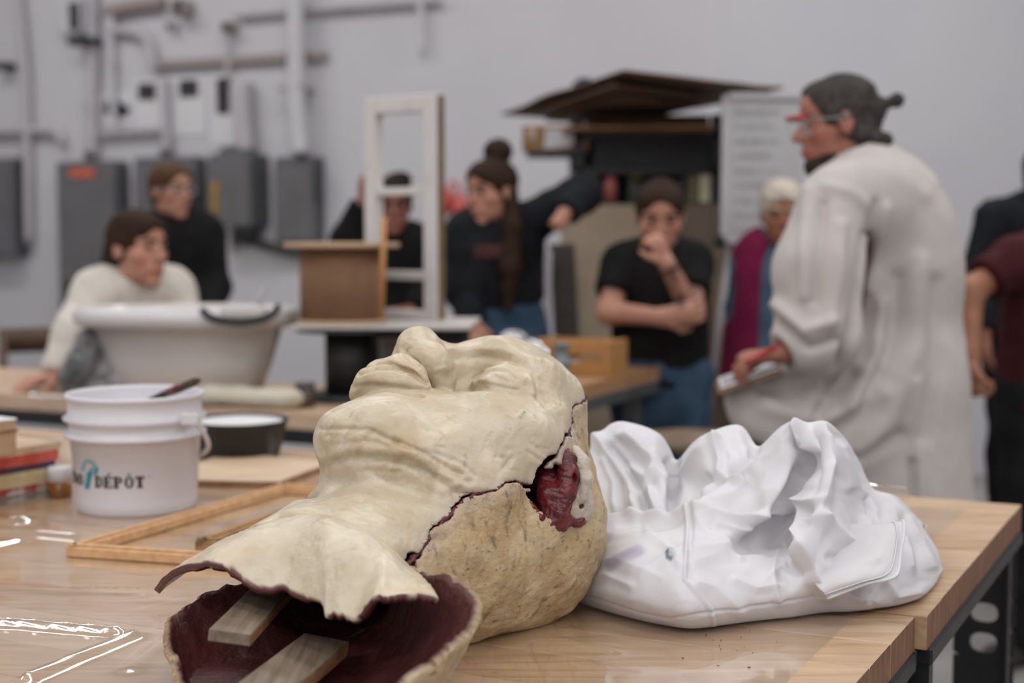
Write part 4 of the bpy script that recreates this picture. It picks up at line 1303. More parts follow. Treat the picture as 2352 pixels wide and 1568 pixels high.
def head_sdf(v, fr, nose=1.0, lips=1.0, jaw=1.0):
    v.ell((0, -0.9, 3.2), (7.2, 8.9, 8.0), 0, 'u', fr)
    v.ell((0, 3.6, 4.4), (6.0, 5.2, 5.0), 1.5, 'u', fr)
    v.ell((0, 3.1, -2.2), (5.9 * jaw, 5.4, 6.6), 1.5, 'u', fr)
    v.ell((0, 2.6, -6.3), (5.2 * jaw, 5.0, 4.2), 1.5, 'u', fr)
    v.ell((0, 6.4, -9.6), (2.5 * jaw, 2.1, 1.9), 1.6, 'u', fr)
    for sx in (-1, 1):
        v.ell((sx * 4.3, 5.0, -1.9), (2.0, 2.1, 1.9), 1.6, 'u', fr)
        v.chain([(sx * 0.8, 8.1, 2.3), (sx * 4.6, 6.6, 2.5)], [0.8, 0.7], 1.0, 'u', fr)
        v.ell((sx * 3.2, 9.3, 0.6), (1.9, 1.7, 1.1), 0.8, 's', fr)
        v.ell((sx * 3.2, 6.9, 0.6), (1.5, 1.2, 1.0), 0.5, 'u', fr)
        v.ell((sx * 7.2, -0.6, -0.3), (0.8, 1.9, 3.1), 0.5, 'u', fr)
        v.ell((sx * 7.9, -0.2, 0.2), (0.5, 1.0, 1.7), 0.4, 's', fr)
    v.cap((0, 8.3, 1.4), (0, 10.4 + 0.5 * (nose - 1), -2.4), 0.75, 1.0 * nose, 0.9, 'u', fr)
    for sx in (-1, 1):
        v.ell((sx * 1.15, 9.3, -2.9), (0.85, 1.1, 0.8), 0.5, 'u', fr)
    v.ell((0, 7.0, -5.8), (3.2, 2.1, 2.4), 1.2, 'u', fr)
    v.chain([(-2.3, 8.0, -6.1), (-0.7, 9.0, -5.75), (0.7, 9.0, -5.75), (2.3, 8.0, -6.1)], [0.3, 0.5 * lips, 0.5 * lips, 0.3], 0.3, 'u', fr)
    v.chain([(-2.1, 8.0, -6.5), (0, 8.85, -6.9), (2.1, 8.0, -6.5)], [0.3, 0.55 * lips, 0.3], 0.3, 'u', fr)
    v.chain([(-2.4, 8.5, -6.3), (0, 9.6, -6.3), (2.4, 8.5, -6.3)], [0.1, 0.14, 0.1], 0.2, 's', fr)
    v.ell((0, 9.3, -8.1), (1.8, 0.9, 0.5), 0.7, 's', fr)

def hand_sdf(v, w, d, n, curl=0.5, side=1, s=1.0, spread=0.021):
    """w wrist, d along the hand, n the way the fingers curl; thumb on side*cross(d, n)"""
    d = unit(d); n = unit(np.asarray(n, float) - d * (np.asarray(n) @ d)); b = np.cross(d, n)
    v.cap(w, w + d * 0.075 * s, 0.030 * s, 0.041 * s, 0.02, flat=0.5, fn=n)
    for i in range(4):
        o = (i - 1.5) * spread * s
        p = w + d * 0.085 * s + b * (-side) * o
        L = (0.074, 0.082, 0.076, 0.060)[i] * s
        a = 0.0
        r = 0.0092 * s
        for j, fr_ in enumerate((0.45, 0.30, 0.25)):
            a += curl * (0.8, 1.25, 0.9)[j]
            q = p + (d * math.cos(a) + n * math.sin(a)) * L * fr_
            v.cap(p, q, r, r * 0.92, 0.004)
            p = q; r *= 0.92
    t0 = w + d * 0.025 * s + b * side * 0.028 * s
    t1 = t0 + unit(d * 0.7 + b * side * 0.6 + n * 0.35) * 0.045 * s
    t2 = t1 + unit(d * 0.9 + b * side * 0.05 + n * (0.3 + 0.5 * curl)) * 0.034 * s
    v.chain([t0, t1, t2], [0.014 * s, 0.011 * s, 0.009 * s], 0.008)

def bounds(pts, m):
    P = np.array(pts)
    return P.min(0) - m, P.max(0) + m

def finish(v, name, mat, parent, sm=1, fold=None, attrs=None, zero=()):
    V, Q = v.mesh()
    if sm:
        V = smooth_mesh(V, Q, sm, 0.5)
    if fold is not None:
        V = V + vnormals(V, Q) * fold(V)[:, None]
    A = attrs(V) if attrs else {}
    for z in zero:
        A.setdefault(z, np.zeros(len(V)))
    return obj(name, V, Q, mat, parent, True, A)

def face_parts(body, fr, brow_mat, eye=True, brow=True):
    for sx in (-1, 1):
        if eye:
            mb = MB(); mb.lathe([(0.0001, -0.0105), (0.007, -0.0085), (0.0118, -0.002), (0.0118, 0.002), (0.007, 0.0085), (0.0001, 0.0105)], fr.p((sx * 3.2, 7.30, 0.55)), n=12, Z=fr.R[:, 2], sx=1.1, sy=0.95)
            mb.build('eye', m_eye, body, True)
        if brow:
            mb = MB(); mb.tube([fr.p((sx * 1.2, 9.0, 2.4)), fr.p((sx * 3.0, 8.5, 2.9)), fr.p((sx * 4.9, 7.1, 2.6))], [0.0048, 0.0055, 0.003], 8)
            mb.build('eyebrow', brow_mat, body, True)

def person(label, H, J, skinmat, topmat, botmat, group='people in the workshop', vs=0.0075, sleeve='long', torso_w=0.165, torso_d=0.72, hand_r=None, hand_l=None, cloth_fold=0.006,
           nose=1.0, jaw=1.0, waist=None, ink=None, hem=None, feet=True, topname='top', arm_r=0.058):
    """H head frame; J joints: nb (neck base), sr sl er el wr wl pel, kr kl fr fl"""
    t = thing('person', label, 'person', (J['pel'][0], J['pel'][1], 0.0), group)
    up_t = unit(J['nb'] - J['pel'])
    ac = unit(J['sl'] - J['sr'])
    fn = unit(np.cross(ac, up_t))                    # torso depth direction
    hipw = 0.085
    hl = J['pel'] + ac * hipw; hr = J['pel'] - ac * hipw
    J.setdefault('fl', arr(hl[0], hl[1] + 0.03, 0)); J.setdefault('fr', arr(hr[0], hr[1] + 0.03, 0))
    fl = arr(J['fl'][0], J['fl'][1], 0.07); frt = arr(J['fr'][0], J['fr'][1], 0.07)
    J.setdefault('kl', (hl + fl) / 2); J.setdefault('kr', (hr + frt) / 2)
    allp = [J[k] for k in ('nb', 'sr', 'sl', 'er', 'el', 'wr', 'wl', 'pel')] + [H.p((0, 0, 11)), H.p((0, 11, 0)), H.p((0, -10, 0)), fl, frt]
    lo, hi = bounds(allp, 0.16)
    lo[2] = 0.0
    # --- the body, one continuous surface
    v = Vol(lo, hi, vs)
    v.cap(J['sr'], J['sl'], 0.052, 0.052, 0.03)
    v.cap(J['nb'] - up_t * 0.10, J['pel'], torso_w - 0.025, torso_w - 0.035, 0.06, flat=torso_d, fn=fn)
    v.chain([hl, J['kl'], fl], [0.075, 0.05, 0.036], 0.04)
    v.chain([hr, J['kr'], frt], [0.075, 0.05, 0.036], 0.04)
    v.chain([J['sr'], J['er'], J['wr']], [0.046, 0.039, 0.027], 0.03)
    v.chain([J['sl'], J['el'], J['wl']], [0.046, 0.039, 0.027], 0.03)
    if hand_r:
        hand_sdf(v, J['wr'], *hand_r)
    if hand_l:
        hand_sdf(v, J['wl'], *hand_l)
    v.cap(H.p((0, -1.6, -5)), J['nb'], 0.053 * H.s / 0.01, 0.062, 0.03)
    head_sdf(v, H, nose=nose, jaw=jaw)
    def sattr(V):
        L = H.inv(V)
        lip = np.exp(-(poly_dist(L, [(-2.2, 8.4, -6.3), (0, 9.3, -6.3), (2.2, 8.4, -6.3)]) / 0.8) ** 2)
        ch = 0.4 * np.exp(-(np.linalg.norm(L - arr(4.6, 6, -2.8), axis=1) / 2.2) ** 2) + 0.4 * np.exp(-(np.linalg.norm(L - arr(-4.6, 6, -2.8), axis=1) / 2.2) ** 2)
        ns = 0.5 * np.exp(-(np.linalg.norm(L - arr(0, 11, -2.6), axis=1) / 1.5) ** 2)
        a = dict(blush=np.clip(lip + ch + ns, 0, 1))
        if ink is not None:
            a['ink'] = ink(V)
        return a
    body = finish(v, 'body', skinmat, t, 1, None, sattr, ('ink',))
    # --- clothes
    if topmat is not None:
        v = Vol(lo, hi, vs)
        v.cap(J['sr'] + up_t * 0.004, J['sl'] + up_t * 0.004, 0.066, 0.066, 0.03)
        we = waist if waist is not None else J['pel'] - up_t * 0.02
        v.cap(J['nb'] - up_t * 0.11, we, torso_w, torso_w * 0.97, 0.07, cut=True, flat=torso_d, fn=fn)
        for s_, e_, w_ in (('sr', 'er', 'wr'), ('sl', 'el', 'wl')):
            if sleeve == 'long':
                v.cap(J[s_], J[e_], arm_r + 0.006, arm_r, 0.03)
                v.cap(J[e_], J[w_], arm_r, arm_r * 0.72, 0.03, cut=True)
            elif sleeve == 'short':
                v.cap(J[s_], J[s_] + (J[e_] - J[s_]) * 0.62, 0.066, 0.066, 0.03, cut=True)
        v.cap(H.p((0, -1.6, -5)), J['nb'] + up_t * 0.02, 0.05, 0.068, 0.0, 's')
        fw = Wave(len(label) * 7 + 3, 16, 3); fw2 = Wave(len(label) + 11, 38, 2)
        top = finish(v, topname, topmat, t, 1, lambda V: cloth_fold * (1 - np.abs(fw(V * arr(1, 1, 0.6)))) ** 2 + 0.002 * fw2(V))
    else:
        top = None
    v = Vol((lo[0], lo[1], 0.02), (hi[0], hi[1], J['pel'][2] + 0.2), 0.009)
    v.cap(J['pel'] + up_t * 0.06, J['pel'] - up_t * 0.03, torso_w * 0.9, torso_w * 0.92, 0.04, flat=torso_d + 0.05, fn=fn)
    v.chain([hl, J['kl'], fl], [0.098, 0.072, 0.06], 0.05)
    v.chain([hr, J['kr'], frt], [0.098, 0.072, 0.06], 0.05)
    tro = finish(v, 'trousers', botmat, t, 1, lambda V: 0.004 * np.sin(V[:, 2] * 40 + 6 * V[:, 0]))
    if feet:
        toe = unit(arr(H.R[0, 1], H.R[1, 1], 0))
        for f_ in (fl, frt):
            mb = MB(); mb.lathe([(0.0001, -0.13), (0.03, -0.125), (0.045, -0.08), (0.042, 0.0), (0.048, 0.07), (0.036, 0.12), (0.0001, 0.135)], arr(f_[0], f_[1], 0.046) + toe * 0.06, n=14, Z=toe, sx=1.0, sy=0.95)
            mb.build('shoe', m_shoe, t, True)
    return t, body, top, tro

def hair_base(v, H, face=(6.2, 6.0, 8.4), fc=(0, 9.9, -3.4), big=1.0):
    v.ell((0, -1.3, 3.5), (7.9 * big, 9.4 * big, 8.6 * big), 0, 'u', H)
    v.ell((0, -4.2, -2.0), (6.6, 5.4, 5.5), 1.5, 'u', H)
    v.ell((0, 3.4, 5.4), (6.6, 6.0, 5.6), 1.0, 'u', H)
    v.ell((fc[0], fc[1], fc[2] + 1.8), face, 0.6, 's', H)

def hair_done(v, mat, t, H, seed=5, amp=0.0025):
    hw = Wave(seed, 70, 3)
    return finish(v, 'hair', mat, t, 1, lambda V: amp * hw(H.inv(V) * 0.01 * arr(1, 0.35, 1)))

def hair_vol(H, lo=(-13, -20, -14), hi=(13, 13, 22), vs=0.005, extra=()):
    c = [H.p((x, y, z)) for x in (lo[0], hi[0]) for y in (lo[1], hi[1]) for z in (lo[2], hi[2])] + list(extra)
    a, b = bounds(c, 0.0)
    return Vol(a, b, vs)

def specs(t, H, rim, lens=True, w=0.0018, name='glasses', big=1.0):
    mb = MB()
    for sx in (-1, 1):
        P = []
        for k in range(17):
            a = 2 * PI * k / 16
            P.append(H.p((sx * 3.3 + 2.5 * big * math.cos(a), 9.1 - 0.16 * abs(math.cos(a)) * 2, 0.3 + 1.9 * big * math.sin(a))))
        mb.tube(P, w, 6, caps=False)
        mb.tube([H.p((sx * 5.8 * 0.98, 8.8, 0.9)), H.p((sx * 7.2, 4.5, 1.0)), H.p((sx * 7.7, -0.5, 1.2))], w, 6)
    mb.tube([H.p((-0.8, 9.4, 0.8)), H.p((0, 9.8, 1.0)), H.p((0.8, 9.4, 0.8))], w, 6)
    g = mb.build(name, rim, t, True)
    return g

# ---------------------------------------------------------------- standing teacher in the long coat
H = hframe(at(1926, 286, 3.62), (-1, 0.06, -0.10), s=0.0105)
J = dict(nb=at(1975, 372, 3.64), sr=at(1955, 452, 3.84), sl=at(1935, 462, 3.46), el=at(1880, 770, 3.40), wl=at(1800, 812, 3.36), er=at(1880, 760, 3.86), wr=at(1790, 850, 3.80), pel=at(2010, 905, 3.64),
         kl=at(1745, 985, 3.50), fl=arr(0.66, 3.46, 0), fr=arr(1.0, 3.80, 0))
J['fl'] = arr(at(1790, 1000, 3.48)[0], 3.48, 0)
hand = (arr(-0.95, -0.05, -0.12), arr(-0.2, -0.1, -1.0), 0.75, -1)
t, body, top, tro = person('teacher seen from behind in a long off-white coat, dark hair in a bun', H, J, m_skin2, None, m_fbrown, hand_l=hand, hand_r=hand, nose=1.15)
v = hair_vol(H, (-11, -21, -13), (11, 13, 14))
hair_base(v, H, (7.6, 6.8, 10.2), (0, 8.6, -3.4))
v.ell((0, -8.0, 2.5), (3.4, 3.6, 3.6), 2, 'u', H)
v.cap((0, -10.5, 3.4), (0, -13.4, 4.2), 1.6, 1.2, 0.8, 'u', H)
v.ell((0, -14.2, 4.6), (1.9, 1.9, 2.0), 0.5, 'u', H)
for k, (x, y, z) in enumerate([(-5.8, -4.6, -3.0), (-5.4, -7.6, -4.6), (-3.6, -9.4, -5.2), (-1, -10.4, -5.0), (2, -9, -6), (4.5, -6, -5), (-4.6, -4.6, -6.6), (-2.6, -7.4, -7.8)]):
    v.ell((x, y, z), (2.0, 2.2, 2.0), 1.0, 'u', H)
hair_done(v, m_hgrey, t, H, 6, 0.004)
v = hair_vol(H, (-9, -2, -16), (9, 13, -2))
v.ell((0, 5.8, -9.4), (4.0, 3.3, 3.0), 0, 'u', H); v.ell((0, 3.0, -7.6), (5.6, 4.0, 2.8), 1.2, 'u', H)
v.ell((0, 9.0, -5.2), (3.0, 2.2, 2.4), 0.5, 's', H)
finish(v, 'beard', m_beard, t, 1)
face_parts(body, H, m_beard)
m_redpl = M('red plastic', (168, 44, 48), rough=0.35)
mb = MB()
mb.tube([H.p((-6.8, 8.2, 2.2)), H.p((-3, 11.4, 2.6)), H.p((0, 12.2, 2.6)), H.p((3, 11.4, 2.6)), H.p((6.8, 8.2, 2.2))], 0.0055, 8)
g = mb.build('safety_glasses', m_redpl, t, True)
mb = MB(); P = [[H.p((x, 12.3 - 0.09 * x * x, 2.4)), H.p((x, 12.0 - 0.09 * x * x, 0.2)), H.p((x, 11.3 - 0.09 * x * x, -2.2))] for x in np.linspace(-6.6, 6.6, 15)]
V, Q, _ = solid_sheet(np.array(P), 0.002); obj('lens', V, Q, m_lens, g, True)
mb = MB(); mb.tube([H.p((-6.8, 8.2, 1.8)), H.p((-7.6, 3, 1.2)), H.p((-8.0, -1.5, 1.4))], 0.003, 6); mb.build('temple', M('grey plastic', (120, 118, 118), rough=0.4), g, True)

# the coat
lo, hi = bounds([at(1620, 330, 3.4), at(2230, 330, 3.9), at(2230, 1330, 3.9), at(1620, 1330, 3.3)], 0.02)
lo[1] = 3.16; hi[1] = 4.05
v = Vol(lo, hi, 0.0065)
v.chain([at(1980, 376, 3.64), at(2010, 460, 3.65), at(2045, 620, 3.65)], [0.070, 0.135, 0.165], 0.06, flat=1.0)
v.cap(at(1950, 452, 3.48), at(1975, 445, 3.82), 0.088, 0.088, 0.09)
v.cap(at(2012, 480, 3.52), at(2030, 475, 3.80), 0.085, 0.085, 0.09)
v.cap(at(2050, 560, 3.65), at(2045, 860, 3.65), 0.165, 0.172, 0.06)
v.cap(at(2045, 850, 3.65), at(2035, 1300, 3.67), 0.172, 0.215, 0.06, cut=True)
v.cap(at(2090, 900, 3.62), at(2110, 1300, 3.62), 0.12, 0.13, 0.06, cut=True)
# skirt drawn forwards over the raised knee
v.cap(at(1975, 850, 3.56), at(1735, 925, 3.46), 0.115, 0.062, 0.07)
v.cap(at(1960, 930, 3.56), at(1775, 985, 3.46), 0.115, 0.055, 0.07)
v.cap(at(1930, 1000, 3.55), at(1840, 1060, 3.47), 0.12, 0.05, 0.07)
v.cap(at(1700, 905, 3.44), at(1722, 965, 3.44), 0.022, 0.020, 0.05)
# near sleeve
v.chain([at(1918, 470, 3.45), at(1878, 620, 3.40), at(1878, 765, 3.38)], [0.088, 0.096, 0.10], 0.035)
v.cap(at(1878, 765, 3.38), at(1806, 806, 3.355), 0.085, 0.052, 0.03, cut=True)
v.cap(at(1795, 812, 3.35), at(1760, 822, 3.34), 0.036, 0.04, 0.012, 's')
# far sleeve
v.chain([at(1945, 462, 3.84), at(1880, 640, 3.86), at(1870, 770, 3.86)], [0.085, 0.08, 0.08], 0.03)
v.cap(at(1870, 770, 3.86), at(1800, 845, 3.81), 0.08, 0.05, 0.03, cut=True)
v.cap(at(1940, 330, 3.63), at(1972, 366, 3.64), 0.050, 0.062, 0.0, 's')
v.chain([at(2090, 1075, 3.42), at(2092, 1120, 3.40), at(2080, 1320, 3.38)], [0.006, 0.022, 0.05], 0.015, 's')
V, Q = v.mesh(); V = smooth_mesh(V, Q, 2, 0.5); N = vnormals(V, Q)
pv = project(V)
vis = np.clip(-(N @ unit(arr(0.45, 1, 0))) * 3, 0, 1)
d_ = np.zeros(len(V))
CF = [([(1990,545),(1975,640),(1960,740),(1935,830),(1900,900)], -0.030, 12), ([(2010,470),(1995,530),(1985,600)], -0.012, 12), ([(2030,480),(2015,560),(2000,660)], 0.012, 16),
      ([(1960,860),(1925,905),(1880,950)], -0.022, 14), ([(1860,440),(1848,560),(1852,680)], 0.010, 14), ([(1890,470),(1885,580),(1870,690)], -0.010, 12), ([(1930,520),(1925,640),(1905,750)], 0.010, 14),
      ([(1790,700),(1850,760),(1910,740)], 0.012, 14), ([(1800,750),(1860,800),(1920,780)], -0.012, 10), ([(2060,640),(2040,800),(1980,930),(1900,1010)], -0.014, 20), ([(2030,700),(2010,830),(1950,930)], 0.014, 18),
      ([(2110,600),(2100,800),(2040,960),(1960,1060)], 0.012, 24), ([(2150,650),(2150,850),(2120,1000)], -0.010, 20), ([(1760,930),(1840,960),(1940,950),(2020,900)], 0.012, 22),
      ([(1750,890),(1830,900),(1900,870)], -0.012, 14), ([(1880,1060),(1980,1050),(2070,1000)], -0.012, 16), ([(2100,880),(2110,1000),(2110,1140)], 0.010, 16), ([(2095,1060),(2098,1150)], -0.016, 8),
      ([(2010,340),(2060,400),(2120,450)], 0.006, 18), ([(1900,430),(1950,440),(1990,470)], 0.006, 14)]
for pts, a, w in CF:
    dd = poly_dist(pv, [np.array(q, float) for q in pts])
    d_ += 1.45 * a * np.exp(-(dd / w) ** 2)
cfw = Wave(91, 9, 3)
V = V + N * (d_ * vis + 0.006 * (1 - np.abs(cfw(V * arr(1, 1, 0.5)))) ** 2)[:, None]
co = obj('long_coat', V, Q, m_fcoat, t, True)
mb = MB()
cpt = [at(1905, 392, 3.55), at(1925, 372, 3.52), at(1960, 345, 3.52), at(2010, 328, 3.56), at(2035, 332, 3.64), at(2010, 335, 3.74), at(1960, 350, 3.76), at(1915, 385, 3.72)]
cp2 = [at(1900, 420, 3.53), at(1925, 405, 3.49), at(1965, 382, 3.485), at(2020, 362, 3.53), at(2052, 366, 3.64), at(2025, 372, 3.77), at(1965, 388, 3.79), at(1910, 415, 3.74)]
G = np.stack([catmull(np.array(cpt), 40), catmull((np.array(cpt) + np.array(cp2)) / 2 + arr(0.006, 0, 0.004), 40), catmull(np.array(cp2), 40)], 1)
V, Q, _ = solid_sheet(G, 0.004); obj('collar', V, Q, m_fcoat, co, True)
# clipboard and pen held by the teacher
m_board = M('brown clipboard', (120, 92, 66), (138, 108, 80), rough=0.5)
cl = thing('clipboard', 'thin clipboard with paper held at the teacher\'s waist', 'clipboard', at(1720, 868, 3.40))
X_ = unit(at(1780, 842, 3.34) - at(1660, 884, 3.36)); Y_ = unit(arr(0.1, 1, 0.02)); 
mb = MB(); mb.box(at(1718, 866, 3.44), (0.16, 0.21, 0.006), X_, Y_, None, ch=0.002); mb.build('board', m_board, cl)
mb = MB(); mb.box(at(1716, 863, 3.44) + arr(0, 0, 0.005), (0.14, 0.19, 0.003), X_, Y_, None); mb.build('paper', m_paper, cl)
mb = MB(); mb.box(at(1672, 872, 3.40), (0.03, 0.05, 0.014), X_, Y_, None, ch=0.004); mb.build('clip', m_pipe, cl)
pn = MB(); pn.tube([at(1712, 832, 3.30), at(1740, 818, 3.31), at(1785, 795, 3.32)], [0.004, 0.0055, 0.0055], 8)
tag(pn.build('red_marker', m_redpl, loc=at(1745, 815, 3.31), smooth=True), 'red marker pen in the teacher\'s hand', 'pen')

# ---------------------------------------------------------------- person in a black t-shirt, hand at the mouth
H = hframe(at(1516, 497, 4.84), (-0.05, -1, -0.30), s=0.0107)
J = dict(nb=at(1512, 582, 4.90), sr=at(1432, 606, 4.88), sl=at(1590, 606, 4.88), er=at(1398, 716, 4.78), wr=at(1520, 728, 4.65), el=at(1588, 714, 4.72), wl=at(1532, 606, 4.62), pel=at(1518, 862, 4.94))
def tattoo(V):
    q = project(V)
    w = Wave(17, 45, 3)
    m = np.zeros(len(V))
    for c, r in (((1545, 640), (13, 34)), ((1598, 652), (16, 30)), ((1405, 660), (16, 14)), ((1562, 690), (14, 20))):
        m = np.maximum(m, np.exp(-(((q[:, 0] - c[0]) / r[0]) ** 2 + ((q[:, 1] - c[1]) / r[1]) ** 2) ** 2))
    return np.clip(m * (0.75 + 0.7 * w(V)), 0, 1)
t, body, top, tro = person('person in a black t-shirt with tattooed arms and a hand at the mouth', H, J, m_skin1, m_fblack, m_fjean, sleeve='short', torso_w=0.168,
    hand_l=(arr(-0.35, -0.10, 0.75), arr(-0.6, 0.75, -0.2), 1.0, 1, 0.92), hand_r=(arr(0.95, -0.15, 0.15), arr(0.1, 1, 0.1), 0.45, -1), ink=tattoo, arm_r=0.06)
v = hair_vol(H, (-11, -14, -8), (11, 12, 15)); hair_base(v, H, (5.7, 6.0, 8.0), (0, 9.8, -2.5)); hair_done(v, m_hbrown, t, H, 8)
face_parts(body, H, m_hbrown)
mb = MB(); P = [J['wl'] + 0.032 * (arr(1, 0, 0.35) * math.cos(a) + arr(0, 1, 0) * math.sin(a)) + arr(0.004, 0, -0.02) for a in np.linspace(0, 2 * PI, 20)]
mb.tube(P, 0.004, 6, caps=False); mb.build('bracelet', m_beard, t, True)

# ---------------------------------------------------------------- person with a top bun leaning in
H = hframe(at(1130, 440, 5.0), (-0.72, -0.68, -0.12))
J = dict(nb=at(1132, 520, 5.06), sr=at(1075, 536, 5.02), sl=at(1196, 520, 5.08), er=at(1058, 650, 4.98), wr=at(1085, 740, 4.9), el=at(1338, 444, 5.02), wl=at(1298, 488, 4.90), pel=at(1146, 775, 5.1))
t, body, top, tro = person('person with a top bun in a dark sweatshirt, one elbow raised', H, J, m_skin1, m_fnavy, m_fjean, torso_w=0.185, arm_r=0.066,
    hand_l=(arr(-0.45, -0.6, -0.55), arr(-0.4, 0.5, -0.6), 0.9, 1, 0.62), hand_r=(arr(0.2, -0.3, -0.9), arr(0, 1, 0), 0.3, 1, 0.9), waist=at(1140, 690, 5.1))
v = hair_vol(H, (-13, -16, -44), (13, 13, 22)); hair_base(v, H, (5.8, 5.8, 8.0), (0, 10.2, -3.4))
v.ell((0, -4.6, 13.6), (5.2, 5.2, 4.8), 1.0, 'u', H)
v.chain([(6.6, -1.5, -2), (8.6, 4.0, -12), (9.5, 10, -24), (8.5, 12, -36)], [2.2, 3.2, 3.6, 1.8], 2, 'u', H)
v.chain([(-6.6, -3.0, -2), (-8.2, -0.5, -12), (-9.0, 3, -26), (-8.0, 5, -40)], [2.4, 3.4, 3.6, 1.6], 2, 'u', H)
hair_done(v, m_hbrown, t, H, 9)
face_parts(body, H, m_hbrown)
m_redprint = M('red print', (60, 27, 23), (72, 34, 28), rough=0.8, scale=40)
fnp = unit(arr(-0.1, -1, 0.05))
G = []
for px in np.linspace(1066, 1164, 15):
    G.append([at(px, py, 5.06 - 0.150 * math.sqrt(max(0.05, 1 - ((px - 1125) / 120) ** 2))) for py in np.linspace(562, 596, 5)])
V, Q, _ = solid_sheet(np.array(G) + arr(0, 0.022, 0), 0.012); obj('chest_print', V, Q, m_redprint, top, True)

# ---------------------------------------------------------------- person behind the sash
H = hframe(at(903, 472, 5.65), (0.12, -1, -0.06))
J = dict(nb=at(905, 545, 5.72), sr=at(846, 566, 5.70), sl=at(966, 570, 5.72), er=at(796, 552, 5.66), wr=at(832, 468, 5.62), el=at(985, 660, 5.64), wl=at(945, 712, 5.5), pel=at(915, 790, 5.76))
t, body, top, tro = person('person in black with glasses seen through the white sash', H, J, m_skin2, m_fblack, m_fdark, torso_w=0.185, arm_r=0.064,
    hand_r=(arr(0.1, 0, 1), arr(1, -0.3, 0), 0.5, 1), hand_l=(arr(-0.7, -0.6, -0.1), arr(0, 0.3, -1), 0.5, 1))
v = hair_vol(H, (-11, -14, -20), (11, 12, 16)); hair_base(v, H, (5.8, 6.2, 8.4), (0, 9.2, -3.2)); v.ell((-3, 0, 10.5), (4.5, 5, 3), 2, 'u', H); hair_done(v, m_hblack, t, H, 12)
face_parts(body, H, m_hblack); specs(t, H, m_black, w=0.0028)

# ---------------------------------------------------------------- person in a cream knit leaning on the bench
H = hframe(at(316, 572, 4.66), (0.84, -0.54, 0.0), s=0.0110)
J = dict(nb=at(300, 655, 4.72), sr=at(222, 676, 4.64), sl=at(396, 668, 4.84), er=at(176, 770, 4.52), wr=at(132, 862, 4.42), el=at(425, 770, 4.78), wl=at(400, 850, 4.66), pel=at(270, 890, 5.02))
t, body, top, tro = person('person in a cream knit leaning on the bench behind the tub', H, J, m_skin1, m_fwhite, m_fdark, torso_w=0.19, arm_r=0.07,
    hand_r=(arr(-0.6, -0.7, -0.12), arr(0.2, 0.1, -1), 0.2, 1), hand_l=(arr(0.3, -0.9, -0.1), arr(0, 0, -1), 0.4, -1))
v = hair_vol(H, (-12, -18, -16), (12, 12, 15)); hair_base(v, H, (6.0, 5.8, 8.2), (0, 10.2, -3.6))
v.chain([(0, -8, -2), (0, -9.5, -7), (-1, -9.5, -13)], [5.0, 4.6, 2.6], 2.5, 'u', H); hair_done(v, m_hbrown, t, H, 14)
face_parts(body, H, m_hbrown)

# ---------------------------------------------------------------- person in black behind
H = hframe(at(392, 440, 5.9), (0.80, -0.60, 0.0))
J = dict(nb=at(405, 510, 5.96), sr=at(352, 542, 5.92), sl=at(468, 535, 6.02), er=at(338, 660, 5.86), wr=at(380, 740, 5.75), el=at(492, 660, 5.98), wl=at(470, 740, 5.8), pel=at(425, 775, 6.02))
t, body, top, tro = person('standing person in black with glasses in front of the wall panels', H, J, m_skin1, m_fblack, m_fdark, torso_w=0.19, arm_r=0.07,
    hand_r=(arr(0.5, -0.7, -0.3), arr(0, 0.3, -1), 0.4, 1), hand_l=(arr(-0.3, -0.8, -0.3), arr(0, 0.3, -1), 0.4, -1))
v = hair_vol(H, (-11, -16, -10), (11, 12, 15)); hair_base(v, H, (6.4, 6.0, 8.8), (0, 9.7, -3.2)); hair_done(v, m_hauburn, t, H, 15)
face_parts(body, H, m_hauburn); specs(t, H, m_pipe)

# ---------------------------------------------------------------- grey-haired person in a magenta vest
H = hframe(at(1797, 492, 5.0), (-0.12, -1, -0.10))
J = dict(nb=at(1795, 568, 5.08), sr=at(1738, 590, 5.08), sl=at(1868, 590, 5.08), er=at(1706, 706, 5.10), wr=at(1722, 800, 5.04), el=at(1890, 710, 5.02), wl=at(1870, 800, 4.9), pel=at(1790, 850, 5.1))
t, body, top, tro = person('grey-haired person in a magenta vest over a blue shirt', H, J, m_skin3, m_fblue, m_fdark, torso_w=0.175, arm_r=0.054,
    hand_r=(arr(0.2, -0.5, -0.8), arr(0.3, 0.6, 0), 0.4, -1), hand_l=(arr(-0.2, -0.5, -0.8), arr(-0.3, 0.6, 0), 0.4, 1))
v = hair_vol(H, (-11, -14, -10), (11, 12, 15)); hair_base(v, H, (6.2, 6.0, 8.0), (0, 9.2, -3.8), 1.06); hair_done(v, m_hwhite, t, H, 16, 0.006)
face_parts(body, H, m_hwhite)
lo, hi = bounds([J['sr'], J['sl'], J['pel'], at(1690, 880, 5.0)], 0.26)
v = Vol(lo, hi, 0.007)
upt = unit(J['nb'] - J['pel']); act = unit(J['sl'] - J['sr']); fnt = unit(np.cross(act, upt))
v.cap(J['sr'] + upt * 0.006 + act * 0.02, J['sl'] + upt * 0.006 - act * 0.02, 0.074, 0.074, 0.03)
v.cap(J['nb'] - upt * 0.11, J['pel'] - upt * 0.06, 0.196, 0.215, 0.07, cut=True, flat=0.76, fn=fnt)
v.cap(J['nb'] + upt * 0.06 + arr(-0.02, -0.17, 0), J['pel'] - upt * 0.2 + arr(-0.045, -0.19, 0), 0.085, 0.105, 0.01, 's')
v.cap(H.p((0, -1.6, -5)), J['nb'] + upt * 0.03, 0.07, 0.085, 0.0, 's')
